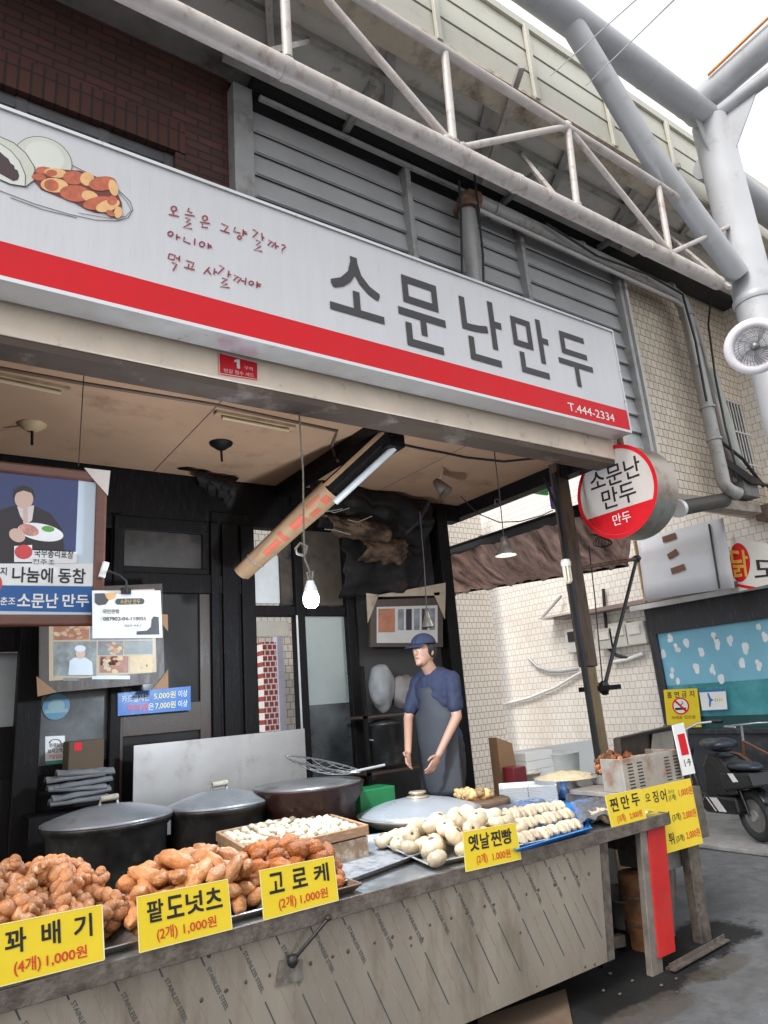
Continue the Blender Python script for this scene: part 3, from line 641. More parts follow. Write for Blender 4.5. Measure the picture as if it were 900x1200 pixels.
# small fittings on the roof steelwork
mb = MB(); dd = (gp - g0)
for k0_, k1_ in ((.854, .985),): mb.bar(g0 + dd * k0_ + Vector((0, .04, .125)), g0 + dd * k1_ + Vector((0, .04, .125)), .10, .02)
mb.build('gutter_lip', mat('dark_lip', (.16, .165, .17), .5), cl)
def truss_at(k): return A_ + (B_ - A_) * k
for k in (.61, .77, .905):
    mb = MB(); c_ = truss_at(k); d_ = (B_ - A_).normalized(); mb.tube([c_ - d_ * .02, c_ + d_ * .02], .060, 14); mb.build('weld_collar', m_rust if k == .52 else m_truss, TR_)
for (px_, py_) in ((531, 166), (676, 241), (785, 297), (524, 163), (541, 173), (660, 149), (665, 147), (521, 60), (771, 217)):
    mb = MB(); mb.ball(T(px_, py_), (.036, .03, .03), lump=.3, seed=px_, n=12, k=8); mb.build('weld_bead', m_truss, TR_)
for i_, (pts_, r_, lb_) in enumerate([
    ([(538, 212), (540, 250), (542, 335)], .012, 'thin black cable running down the left side of the rusty drain elbow'),
    ([(556, 205), (560, 240), (566, 300), (567, 345)], .012, 'thin black cable running down the right side of the drain riser'),
    ([(640, 262), (700, 300), (760, 322), (800, 345), (815, 400), (828, 470)], .014, 'black cable following the drain pipe towards the tiled wall'),
    ([(835, 330), (830, 380), (838, 440), (850, 500), (862, 545)], .013, 'black cable dropping between the conduits beside the barred window')]):
    mb = MB(); mb.tube([T(a_, b_, 3.76) for a_, b_ in pts_], r_, 6); tag(mb.build('wall_cable', m_cable), lb_, 'cable')

# ================================================================ SIGNS
def uvof(fr, p):
    U = fr.br - fr.bl; V = fr.tl - fr.bl; d = Vector(p) - fr.bl
    a, b, c = U.dot(U), U.dot(V), V.dot(V); e, f = d.dot(U), d.dot(V); D = a * c - b * b
    return ((e * c - f * b) / D, (f * a - e * b) / D)
def hit(fr, px, py):
    d = ray(px, py); t = (fr.bl - EYE).dot(fr.n) / d.dot(fr.n); return EYE + d * t
def uvp(fr, px, py): return uvof(fr, hit(fr, px, py))

# ---- main light box
sx0, sx1, sz0, sz1 = -2.6, 5.04, 3.69, 4.65
S = thing('shop_signboard', (1.2, YS, sz0), 'long white light box signboard with a red bottom stripe and big charcoal letters', 'signboard')
mb = MB(); mb.box(sx0, sx1, YS, YS + .16, sz0, sz1); mb.build('light_box', m_white, S)
mb = MB()
mb.box(sx0, sx1 + .012, YS - .012, YS + .17, sz1, sz1 + .02); mb.box(sx0, sx1 + .012, YS - .012, YS + .17, sz0 - .022, sz0); mb.box(sx1, sx1 + .014, YS - .012, YS + .17, sz0, sz1)
mb.build('frame', m_alu, S)
FS = Frame((sx0, YS, sz1), (sx1, YS, sz1), (sx1, YS, sz0), (sx0, YS, sz0))
zr = at_y(365, 393, YS).z     # top of the red stripe
mb = MB(); v1 = (zr - sz0) / (sz1 - sz0); v1 = .20
mb.rect(FS, 0, 0, 1, v1, .003); mb.build('red_stripe', m_red, S)
mb = MB()
def px_char(mb, fr, ch, l, r, t, b, bold, e=.004):
    u0, _ = uvp(fr, *l); u1, _ = uvp(fr, *r); _, v1 = uvp(fr, *t); _, v0 = uvp(fr, *b)
    mb.text(fr, ch, (u0, v0, u1, v1), bold, e)
for ch, l, r, t, b in (('소', (387, 352), (449, 372), (415, 303), (425, 372)), ('문', (467, 361), (521, 379), (474, 324), (505, 411)), ('난', (538, 350), (586, 380), (571, 354), (570, 425)),
                       ('만', (598, 372), (642, 405), (636, 378), (630, 440)), ('두', (655, 421), (694, 434), (672, 394), (677, 452))):
    px_char(mb, FS, ch, l, r, t, b, .022)
mb.build('lettering', m_charcoal, S)
mb = MB(); u0, v0 = uvp(FS, 667, 487); u1, v1_ = uvp(FS, 719, 489); mb.text(FS, 'T.444-2334', (u0, .05, u1, .125), .012, .005); mb.build('phone_number', m_whitep, S)
# hand written lines, traced stroke by stroke
HW = [[(112, 140), (115, 158)], [(88, 158), (148, 170)], [(207, 121), (198, 138), (226, 150)], [(182, 158), (240, 168)], [(185, 178), (215, 185), (190, 205), (218, 210), (172, 235), (225, 243)],
      [(270, 203), (330, 212)], [(287, 215), (280, 232), (318, 236)], [(395, 211), (435, 228), (412, 257)], [(388, 250), (445, 268)], [(478, 232), (468, 258), (508, 268)], [(524, 245), (522, 285)], [(522, 257), (545, 263)], [(522, 268), (548, 273)],
      [(580, 245), (610, 262), (580, 292)], [(633, 266), (636, 312)], [(634, 290), (648, 295)], [(598, 308), (626, 318), (600, 338), (628, 345), (588, 368), (636, 375)],
      [(672, 308), (690, 316), (668, 340)], [(688, 318), (709, 328), (690, 350)], [(713, 320), (714, 358)], [(714, 342), (733, 346)], [(748, 335), (769, 339), (771, 350), (753, 362), (752, 374)], [(750, 382), (751, 386)],
      [(136, 274), (133, 306)], [(134, 290), (156, 293)], [(180, 290), (175, 315), (216, 330)], [(241, 300), (238, 336)], [(319, 325), (318, 361)], [(319, 338), (339, 341)], [(319, 347), (341, 351)],
      [(92, 388), (84, 416), (118, 425), (126, 398), (92, 388)], [(151, 400), (148, 433)], [(130, 412), (150, 418)], [(105, 440), (135, 449), (113, 488)], [(190, 428), (236, 443), (222, 471)], [(206, 448), (201, 470)], [(177, 467), (240, 483)],
      [(326, 468), (292, 506)], [(316, 486), (336, 511)], [(357, 474), (352, 511)], [(354, 492), (372, 497)], [(384, 456), (412, 470), (376, 506)], [(441, 488), (435, 526)], [(437, 508), (453, 512)], [(400, 530), (431, 538), (395, 560), (432, 565), (388, 583), (444, 588)],
      [(470, 513), (492, 522), (467, 546)], [(492, 524), (513, 532), (489, 559)], [(512, 545), (534, 550)], [(540, 529), (535, 571)], [(606, 549), (603, 589)], [(604, 564), (629, 568)], [(604, 575), (626, 580)]]
HC = [((118, 125), 16, 14), ((300, 180), 14, 14), ((502, 293), 11, 10), ((98, 272), 15, 13), ((283, 333), 15, 14), ((571, 560), 13, 11)]
mb = MB()
def smooth_line(P, n=5):
    if len(P) < 3: return P
    out = []
    for i in range(len(P) - 1):
        p0, p1, p2, p3 = P[max(i - 1, 0)], P[i], P[i + 1], P[min(i + 2, len(P) - 1)]
        for k in range(n):
            t = k / n
            out.append(tuple(.5 * (2 * p1[j] + (p2[j] - p0[j]) * t * .55 + (2 * p0[j] - 5 * p1[j] + 4 * p2[j] - p3[j]) * t * t * .55 + (p2[j] - p1[j]) * 2 * t * .45 * 1 - (2 * p0[j] - 5 * p1[j] + 4 * p2[j] - p3[j]) * t * t * .55 + 0) for j in (0, 1)))
    return out + [P[-1]]
for sgl in HW: mb.stroke(FS, [uvp(FS, 180 + x / 5, 220 + y / 5) for x, y in sgl], .0085, .004)
for (cx, cy), rx, ry in HC: mb.stroke(FS, [uvp(FS, 180 + (cx + rx * math.cos(a)) / 5, 220 + (cy + ry * math.sin(a)) / 5) for a in [i * .33 for i in range(20)]], .0085, .004)
mb.build('handwriting', m_ink, S)
# picture of buns and a twisted doughnut on a plate
def Z1(pts): return [uvp(FS, x / 5, 130 + y / 5) for x, y in pts]
def el(cx, cy, rx, ry, a=0, n=28): return [(cx + rx * math.cos(t) * math.cos(a) - ry * math.sin(t) * math.sin(a), cy + rx * math.cos(t) * math.sin(a) + ry * math.sin(t) * math.cos(a)) for t in [2 * math.pi * i / n for i in range(n)]]
mats_p = [mat('print_line', (.07, .065, .06), .5), mat('print_bun', (.60, .61, .53), .4, var=.05), mat('print_bun_pale', (.68, .69, .63), .4, var=.03), mat('print_bean', (.055, .028, .032), .5), mat('print_crust', (.50, .12, .055), .4, var=.3, scale=30), mat('print_dough', (.78, .46, .20), .4, var=.12, scale=20), mat('print_shadow', (.17, .03, .025), .5)]
mb = MB()
mb.gon(FS, Z1(el(252, 292, 178, 134, .42)), .0032, 0); mb.gon(FS, Z1(el(252, 292, 174, 130, .42)), .0036, 1); mb.gon(FS, Z1(el(262, 268, 120, 80, .42)), .004, 2)
bun = [(-205, 130), (-160, 90), (-60, 130), (0, 155), (80, 190), (150, 250), (200, 330), (212, 400), (150, 447), (60, 432), (0, 405), (-160, 330), (-215, 240)]
mb.gon(FS, Z1(bun), .0044, 1); mb.stroke(FS, Z1(bun[2:11]), .005, .0048, 0)
face = [(-185, 200), (-150, 158), (-60, 160), (0, 195), (60, 235), (115, 300), (148, 380), (146, 445), (60, 432), (0, 405), (-150, 330), (-195, 255)]
mb.gon(FS, Z1(face), .0052, 2); mb.stroke(FS, Z1(face[3:10]), .004, .0056, 0)
mb.gon(FS, Z1([(-150, 215), (-120, 195), (-60, 220), (0, 245), (25, 268), (48, 285), (60, 310), (82, 325), (86, 345), (102, 352), (112, 385), (104, 408), (78, 416), (40, 395), (0, 372), (-110, 315), (-150, 270)]), .006, 3)
tw = [(182, 392), (205, 345), (250, 328), (300, 338), (390, 348), (470, 352), (520, 368), (560, 390), (630, 386), (668, 420), (685, 480), (712, 540), (714, 590), (690, 632), (610, 600), (560, 598), (500, 575), (440, 542), (330, 497), (240, 462)]
mb.gon(FS, Z1(tw), .0044, 6)
for k, (cx, cy, rx, ry, a, mm) in enumerate([(250, 352, 44, 22, 0, 4), (325, 366, 66, 28, .12, 5), (300, 368, 34, 20, 0, 4), (430, 395, 62, 40, .1, 4), (510, 402, 42, 40, .5, 5), (225, 392, 42, 20, .1, 4), (318, 440, 82, 42, .1, 5), (300, 440, 44, 34, .3, 4),
                                             (440, 488, 92, 48, .1, 4), (525, 505, 50, 32, .3, 5), (600, 430, 82, 42, -.1, 4), (662, 455, 26, 50, -.3, 5), (575, 545, 92, 38, -.15, 4), (630, 560, 72, 34, -.3, 5), (655, 530, 30, 28, 0, 4), (690, 600, 24, 34, .2, 5), (645, 605, 28, 16, .4, 4)]):
    mb.gon(FS, Z1(el(cx, cy, rx, ry, a, 20)), .0048 + k * .00025, mm)
mb.stroke(FS, Z1([(420, 320), (560, 388), (690, 462), (760, 530), (778, 580), (750, 628), (680, 646), (560, 641), (400, 606), (200, 546), (0, 470), (-200, 370), (-260, 290), (-230, 200)]), .004, .0034, 0)
mb.stroke(FS, Z1([(690, 475), (745, 537), (768, 586), (735, 620), (640, 631), (460, 600)]), .003, .0034, 0)
mb.stroke(FS, Z1([(60, 510), (250, 580), (450, 628)]), .004, .0034, 0)
mb.build('bread_picture', mats_p, S)

# ---- little red plaque on the cream beam
def plate_thing(name, label, cat, tl, tr, br, bl, y=None, th=.006, m=None, group=None, ax='y'):
    fn = at_y if ax == 'y' else at_x
    fr = Frame(*[fn(*q, y) for q in (tl, tr, br, bl)]); c = (fr.bl + fr.br) / 2
    t = thing(name, c, label, cat, group); mb = MB(); mb.slab(fr, th); mb.build('plate', m, t); return t, fr
t, fr = plate_thing('number_plaque', 'small red plaque with a white 1 on the cream beam', 'plaque', (256, 413), (302, 425), (302, 445), (257, 438), YM - .008, .007, m_red)
mb = MB(); mb.ring(fr, .5, .5, .0, .0, 1) if False else None
mb.gon(fr, [(.45, .42), (.53, .42), (.53, .90), (.47, .90), (.39, .80), (.39, .70), (.45, .75)]); mb.text(fr, '구역', (.64, .44, .86, .64), .0); mb.text(fr, '번길 점수 세드', (.12, .10, .90, .30), .0)
for a in ((0, 0, 1, .03), (0, .97, 1, 1), (0, 0, .015, 1), (.985, 0, 1, 1)): mb.rect(fr, *a, .0015)
mb.build('lettering', m_whitep, t)

# ---- round blade sign
cx, rad = 5.06, .44
q0 = at_x(677, 575, cx); q1 = at_x(772, 580, cx); zc1 = at_x(722, 519, cx).z; zc0 = at_x(728, 632, cx).z
yc, zc = (q0.y + q1.y) / 2, (zc1 + zc0) / 2; ry, rz = (q0.y - q1.y) / 2, (zc1 - zc0) / 2; rad = (ry + rz) / 2
t = thing('round_sign', (cx, yc, zc - rad), 'round steel drum sign with red rim hanging from the end of the beam', 'sign')
Mx = axis_z((1, 0, 0))
mb = MB(); mb.lathe([(rad, 0), (rad, .30)], (cx, yc, zc), Mx, n=64); mb.build('drum', mat('brushed_drum', (.42, .36, .31), .38, .85, var=.15, scale=3, dirt=(.2, .14, .1), damt=.3), t)
fr = Frame((cx, yc + rad, zc + rad), (cx, yc - rad, zc + rad), (cx, yc - rad, zc - rad), (cx, yc + rad, zc - rad))
mb = MB(); mb.oval(fr, .5, .5, .5, .5, .002, n=72); mb.build('face', mat('warm_face', (.60, .53, .485), .5, var=.03), t)
mb = MB(); mb.ring(fr, .5, .5, .505, .505, .085, .006, n=72)
P_ = [(.5 + .46 * math.cos(a), .5 + .46 * math.sin(a)) for a in [math.pi + .45 + (math.pi - .9) * i / 30 for i in range(31)]]; mb.gon(fr, P_, .004); mb.build('red_rim', m_red, t)
mb = MB(); mb.text(fr, '소문난', (.20, .58, .84, .80), .018, .004); mb.text(fr, '만두', (.32, .34, .74, .56), .018, .004); mb.build('lettering', m_black, t)
mb = MB(); mb.text(fr, '만두', (.41, .14, .63, .26), .01, .006); mb.build('small_lettering', m_whitep, t)
mb = MB(); mb.bar((cx + .05, yc - .1, zc + rad - .02), (cx + .05, yc - .1, 3.72), .04, .04); mb.bar((cx + .22, yc + .1, zc + rad - .03), (cx + .1, yc + .1, 3.70), .04, .04); mb.build_each('hanger', m_rust, t)

# ---- hanging framed banner at upper left
yb = 3.9
tl, tr, br, bl = at_y(-40, 541, yb), at_y(127, 554, yb), at_y(121, 733, yb), at_y(-40, 733, yb)
x1 = (tr.x + br.x) / 2; x0 = -.15; z1 = tr.z; z0 = br.z
t = thing('framed_banner', ((x0 + x1) / 2, yb, z0), 'large brown framed banner showing a man holding a plate, hung by a wire', 'framed picture')
fw = .06
mb = MB(); mb.box(x0, x1, yb, yb + .04, z1 - fw, z1); mb.box(x0, x1, yb, yb + .04, z0, z0 + fw); mb.box(x0, x0 + fw, yb, yb + .04, z0 + fw, z1 - fw); mb.box(x1 - fw, x1, yb, yb + .04, z0 + fw, z1 - fw)
mb.build('frame', mat('mahogany_frame', (.12, .045, .03), .35, var=.25, scale=5, stretch=(1, 1, 6)), t, bev=.012)
mb = MB(); mb.box(x0 + fw, x1 - fw, yb + .015, yb + .035, z0 + fw, z1 - fw); mb.build('backing', mat('pale_blue_print', (.50, .58, .66), .4, var=.1, scale=2), t)
fr = Frame((x0 + fw, yb + .015, z1 - fw), (x1 - fw, yb + .015, z1 - fw), (x1 - fw, yb + .015, z0 + fw), (x0 + fw, yb + .015, z0 + fw))
mb = MB()
def ru(a, b): # pixel pair to uv rect
    p, q = uvp(fr, *a), uvp(fr, *b); return (min(p[0], q[0]), min(p[1], q[1]), max(p[0], q[0]), max(p[1], q[1]))
r = ru((-30, 661), (92, 563)); mb.rect(fr, *r, .001, 0)                                  # photo ground, navy
pm = [mat('print_navy', (.035, .045, .13), .4, var=.25, scale=3), mat('print_suit', (.02, .014, .018), .4), mat('print_skin', (.58, .40, .33), .4, var=.05), mat('print_shirt', (.62, .56, .55), .4), mat('print_white', (.74, .74, .74), .4), mat('print_redp', (.55, .05, .06), .4), m_bluecard, m_black, mat('print_food', (.55, .25, .22), .4, var=.4, scale=30), mat('print_green', (.1, .3, .06), .4), mat('print_hair', (.02, .016, .016), .4)]
def pg(pts, e, m): mb.gon(fr, [uvp(fr, x / 4, 480 + y / 4) for x, y in pts], e, m)
pg([(-100, 720), (-100, 500), (0, 470), (70, 450), (160, 450), (240, 490), (290, 560), (300, 640), (300, 665), (150, 720)], .0015, 1)
pg([(80, 455), (160, 450), (150, 520), (120, 540), (95, 500)], .002, 3); pg([(110, 460), (128, 460), (132, 540), (118, 545), (108, 530)], .0024, 2)
pg(el(112, 408, 50, 50), .0022, 10); pg(el(112, 420, 44, 44), .0026, 2); pg([(64, 425), (66, 378), (88, 362), (135, 362), (158, 380), (160, 420), (150, 392), (110, 380), (74, 392)], .003, 10)
pg(el(190, 575, 108, 40, .18), .003, 4); pg(el(135, 565, 48, 26, .3), .0034, 8); pg(el(225, 560, 30, 14, .1), .0034, 9)
pg(el(80, 590, 40, 30, .5), .0036, 2); pg([(66, 640), (150, 635), (150, 715), (66, 715)], .0032, 4); pg(el(110, 668, 42, 34), .0036, 5)
pg([(150, 660), (362, 668), (358, 722), (150, 722)], .0036, 4); pg([(-100, 722), (438, 722), (436, 828), (-100, 822)], .0018, 4); pg([(-100, 824), (436, 830), (434, 950), (-100, 942)], .0018, 6)
pg(el(-20, 815, 30, 40), .003, 5)
mb.build('printed_photo', pm, t)
mb = MB(); mb.text(fr, '국무총리표창', ru((40, 653), (86, 645)), .02, .005); mb.text(fr, '전주조', ru((38, 661), (64, 656)), .0, .005); mb.text(fr, '지', ru((0, 674), (8, 665)), .02, .004); mb.text(fr, '나눔에', ru((14, 682), (62, 666)), .03, .004); mb.text(fr, '동참', ru((68, 683), (100, 667)), .03, .004); mb.build('lettering', m_black, t)
mb = MB(); mb.text(fr, '춘조', ru((0, 709), (18, 700)), .02, .004); mb.text(fr, '소문난', ru((20, 712), (68, 696)), .035, .004); mb.text(fr, '만두', ru((73, 711), (104, 697)), .035, .004); mb.build('white_lettering', m_whitep, t)
mb = MB(); c0 = Vector((x1 + .012, yb - .004, z1 + .012)); mb.prism([c0, c0 + Vector((-.14, 0, 0)), c0 + Vector((-.10, 0, -.05)), c0 + Vector((-.01, 0, -.15))], (0, .008, 0)); mb.build('corner_guard', mat('pale_card', (.6, .52, .47), .8), t)
mb = MB(); w0 = at_y(92, 546, yb); mb.tube([w0, Vector((w0.x, yb - .05, 3.6))], .003, 5); mb.build('hanging_wire', m_cable, t)

# ---- account card held by a clamp
yk = 3.84
t, fr = plate_thing('account_card', 'white bank account card held by a small clamp in front of the framed banner', 'card', (108, 692), (188, 692), (190.5, 747), (108.5, 748), yk, .004, m_whitep)
mb = MB(); U = lambda x, y: uvp(fr, x / 4, 480 + y / 4)
mb.gon(fr, [U(444, 862), U(490, 862), U(500, 885), U(510, 895), U(495, 915), U(462, 918), U(444, 905)], .001, 0); mb.gon(fr, [U(490, 862), U(548, 862), U(540, 885), U(515, 895), U(500, 885)], .0014, 1)
mb.gon(fr, [U(712, 985), U(722, 972), U(745, 975), U(748, 1055), U(640, 1056), U(642, 1040), U(690, 1036), U(708, 1020)], .001, 0)
P_ = [U(555 + 14 * math.cos(a), 903 + 14 * math.sin(a)) for a in [math.pi / 2 + math.pi * i / 10 for i in range(11)]] + [U(665 + 14 * math.cos(a), 903 + 14 * math.sin(a)) for a in [-math.pi / 2 + math.pi * i / 10 for i in range(11)]]
mb.gon(fr, P_, .001, 0); mb.build('printed_shapes', [mat('slate_print', (.075, .08, .09), .5), mat('peach_print', (.72, .42, .18), .5)], t)
def ub(a, b): p, q = U(*a), U(*b); return (p[0], q[1] if q[1] < p[1] else p[1], q[0], max(p[1], q[1]))
mb = MB(); mb.text(fr, '소문난 만두', ub((565, 912), (658, 894)), .01, .002); mb.build('orange_lettering', mat('gold_print', (.7, .5, .2), .5), t)
mb = MB(); mb.text(fr, '국민은행', ub((482, 957), (558, 938)), .01); mb.text(fr, '087902-04-113055', ub((484, 990), (685, 974)), .01); mb.text(fr, '예금주 박춘조', ub((584, 1020), (664, 1008)), 0); mb.build('lettering', m_black, t)
k0 = at_y(148, 694, yk - .012); k1 = at_y(125, 668, yb - .02)
mb = MB(); mb.box(k0.x - .025, k0.x + .025, yk - .014, yk + .012, k0.z - .01, k0.z + .025); mb.tube([k0, k0 + Vector((.0, 0, .06)), (k0 + k1) / 2 + Vector((.02, 0, .03)), k1], .007, 8)
mb.build('clamp', m_black, t)
mb = MB(); mb.obox(k1 + Vector((-.015, 0, .0)), (.016, .014, .045), rot(0, .25, 0)); mb.build('clamp_pad', m_whitep, t, bev=.004)

# ---- collage picture with cardboard corners
yk = 5.2
fr = Frame(*[at_y(*q, yk) for q in ((43, 690), (196, 690), (196, 806), (43, 815))])
fr = Frame(*[at_y(*q, yk) for q in ((46, 690), (190, 684), (193, 800), (46, 813))]); c = (fr.bl + fr.br) / 2
t = thing('framed_collage', c, 'dark framed collage of food photographs with cardboard corners behind the white card', 'framed picture')
mb = MB(); mb.slab(fr, .03); mb.build('frame', m_brownwood, t)
mb = MB(); mb.rect(fr, .07, .11, .93, .95, .003, 0)
r2 = random.Random(3)
cols = [mat('coll_tan', (.42, .33, .22), .5), mat('coll_bread', (.30, .11, .06), .5, var=.3, scale=12), mat('coll_grey', (.16, .16, .165), .5, var=.6, scale=9), mat('coll_bun', (.52, .38, .20), .5, var=.2, scale=12), mat('coll_skin', (.55, .36, .28), .5), mat('coll_white', (.55, .6, .64), .5, var=.1), mat('coll_purple', (.15, .09, .25), .5, var=.4, scale=30), mat('coll_kitchen', (.20, .21, .20), .5, var=.6, scale=9), mat('coll_orange', (.45, .20, .09), .5, var=.3)]
UC = lambda x, y: uvp(fr, x / 4, 720 + y / 4)
def cr(x0, y0, x1, y1, e, m): mb.gon(fr, [UC(x0, y0), UC(x0, y1), UC(x1, y1), UC(x1, y0)], e, m)
for a in ((250, 50, 415, 122, 1), (250, 130, 450, 290, 7), (458, 130, 575, 195, 2), (580, 130, 712, 192, 7), (465, 200, 600, 275, 1), (608, 200, 712, 275, 3), (470, 200, 552, 240, 6), (420, 50, 712, 125, 2)): cr(*a[:4], .004, a[4])
rq = random.Random(8)
for k_ in range(46):
    bx = rq.choice([(255, 55, 410, 118), (475, 205, 595, 270), (500, 135, 570, 190)]); mb.gon(fr, [UC(*p) for p in el(rq.uniform(bx[0], bx[2]), rq.uniform(bx[1], bx[3]), rq.uniform(9, 17), rq.uniform(6, 10), rq.uniform(-.6, .6), 12)], .0043 + k_ * .00002, rq.choice([1, 3, 0, 8]))
for x, y in [(630, 215), (660, 212), (690, 218), (640, 240), (672, 245), (700, 245), (655, 262)]: mb.gon(fr, [UC(*p) for p in el(x, y, 17, 13)], .0048, 3)
mb.gon(fr, [UC(*p) for p in [(320, 285), (325, 220), (345, 205), (400, 205), (430, 225), (435, 285)]], .0046, 5); mb.gon(fr, [UC(*p) for p in el(376, 185, 22, 26)], .005, 4); mb.gon(fr, [UC(*p) for p in el(374, 163, 26, 15)], .0054, 5)
cr(295, 298, 370, 312, .004, 2); cr(430, 288, 608, 305, .004, 5)
mb.build('photo_print', cols, t)
mb = MB()
for pts in ([(170, 290), (265, 365), (175, 385)], [(785, 262), (788, 345), (712, 352)], [(712, 50 - 40), (780, 55 - 40), (782, 90)]):
    P_ = [uvp(fr, x / 4, 720 + y / 4) for x, y in pts]; mb.prism([fr.p(u, v, .004) for u, v in P_], fr.n * .006)
mb.build_each('corner_guard', m_card, t)

# ---- blue notice on the door glass
t, fr = plate_thing('blue_notice', 'blue notice with white and yellow writing on the dark door glass', 'notice', (138, 812), (223.5, 804), (223.5, 832), (138, 839), YB - .05, .003, m_blue)
mb = MB(); mb.text(fr, '카드결제는', (.05, .55, .42, .86), .012); mb.text(fr, '이상', (.82, .58, .95, .86), .012); mb.text(fr, '은', (.40, .14, .48, .42), .012); mb.text(fr, '이상', (.82, .16, .95, .44), .012); mb.build('white_lettering', m_whitep, t)
mb = MB(); mb.text(fr, '5,000원', (.48, .56, .78, .86), .015); mb.text(fr, '7,000원', (.50, .14, .78, .44), .015); mb.build('yellow_lettering', mat('pale_yellow', (.75, .68, .3), .5), t)
mb = MB(); mb.text(fr, '주차권', (.12, .12, .40, .44), .02); mb.build('red_lettering', mat('bright_red', (.75, .05, .05), .5), t)
# ---- stickers
t, fr = plate_thing('door_sticker', 'small white sticker with black and red writing on the left door glass', 'sticker', (53, 863), (76, 862), (76.5, 891), (53, 893), YB + .026, .002, m_whitep)
mb = MB(); mb.text(fr, '화재보험', (.2, .55, .9, .72), .01); mb.text(fr, '보사고객', (.12, .32, .85, .5), .01); mb.ring(fr, .5, .72, .32, .16, .18, a0=0, a1=math.pi); mb.build('lettering', m_black, t)
mb = MB(); mb.text(fr, '가입업소', (.15, .10, .85, .27), .015); mb.build('red_lettering', m_redink, t)
mb = MB(); mb.rect(fr, 0, -.10, 1.05, .03, .001); mb.build('green_band', mat('teal_band', (.03, .25, .2), .5), t)
c = at_y(66, 828, YB + .02); fr = Frame(c + Vector((-.09, 0, .09)), c + Vector((.09, 0, .09)), c + Vector((.09, 0, -.09)), c + Vector((-.09, 0, -.09)))
t = thing('round_sticker', c, 'round pale blue sticker on the left door glass above the white sticker', 'sticker')
mb = MB(); mb.oval(fr, .5, .5, .5, .5, 0); mb.build('disc', mat('sticker_blue', (.10, .22, .34), .5), t)
mb = MB(); mb.oval(fr, .5, .52, .3, .26, .001); mb.rect(fr, .08, .26, .92, .4, .0014); mb.build('emblem', mat('sticker_teal', (.22, .34, .36), .5), t)

# ---- right hand side signs
t, fr = plate_thing('no_smoking_sign', 'yellow no smoking sign on the teal panel of the shopfront', 'sign', (777.5, 808.5), (817, 806.5), (822, 852), (782, 853.5), XW - .04, .006, m_yellow, ax='x')
mb = MB(); mb.text(fr, '흡', (.10, .78, .24, .94), .02); mb.text(fr, '연', (.32, .78, .46, .94), .02); mb.text(fr, '금', (.54, .78, .68, .94), .02); mb.text(fr, '지', (.76, .78, .90, .94), .02); mb.rect(fr, .30, .46, .62, .52, .0022); mb.stroke(fr, [(.5, .52), (.46, .58), (.55, .63), (.52, .68)], .012, .0022); mb.text(fr, '과태료 십만원', (.16, .22, .86, .31), .0); mb.build('lettering', m_black, t)
mb = MB(); mb.oval(fr, .47, .56, .24, .21, .001); mb.build('white_disc', m_whitep, t)
mb = MB(); mb.ring(fr, .47, .56, .25, .22, .16, .003); mb.stroke(fr, [(.32, .70), (.62, .42)], .03, .003); mb.build('red_ring', m_red, t)
t, fr = plate_thing('white_notice', 'white notice with a blue figure beside the yellow no smoking sign', 'notice', (819, 809), (850, 807.5), (852.5, 832), (823, 833.5), XW - .035, .004, m_whitep, ax='x')
mb = MB(); mb.rect(fr, 0, .9, 1, 1.0, .001); mb.gon(fr, [(.3, .2), (.36, .2), (.42, .45), (.52, .5), (.42, .6), (.36, .85), (.3, .85), (.34, .5)], .001); mb.rect(fr, 0, 0, 1, .04, .001); mb.build('blue_print', mat('notice_blue', (.03, .15, .4), .5), t)
mb = MB()
for k in range(4): mb.oval(fr, .58 + .08 * k, .5, .025, .1 - .015 * k, .001, n=12)
mb.build('yellow_print', mat('notice_olive', (.55, .5, .12), .5), t)
# shop sign 닭 도
t, fr = plate_thing('chicken_sign', 'shop sign with a red oval beside the white sheet at the right edge', 'sign', (858, 629), (950, 648), (955, 672), (866, 693), 8.35, .05, m_offwhite, ax='x')
fr = Frame(*[at_x(*q, 8.349) for q in ((858, 629), (940, 646), (945, 676), (866, 692))])
mb = MB(); UR = lambda x, y: uvp(fr, 720 + x / 5, 480 + y / 5)
mb.gon(fr, [UR(735 + 58 * math.cos(a), 888 + 122 * math.sin(a)) for a in [.2 * i for i in range(31)]], .002); mb.gon(fr, [UR(715, 1035), UR(720, 1020), UR(830, 1040), UR(800, 1055)], .002); mb.build('red_oval', m_red, t)
mb = MB(); p0 = UR(700, 985); p1 = UR(772, 800); mb.text(fr, '닭', (p0[0], p0[1], p1[0], p1[1]), .03, .004); mb.build('yellow_lettering', mat('amber', (.75, .42, .05), .5), t)
mb = MB(); p0 = UR(825, 975); p1 = UR(960, 815); mb.text(fr, '도', (p0[0], p0[1], p1[0], p1[1]), .02, .004); mb.build('lettering', m_black, t)
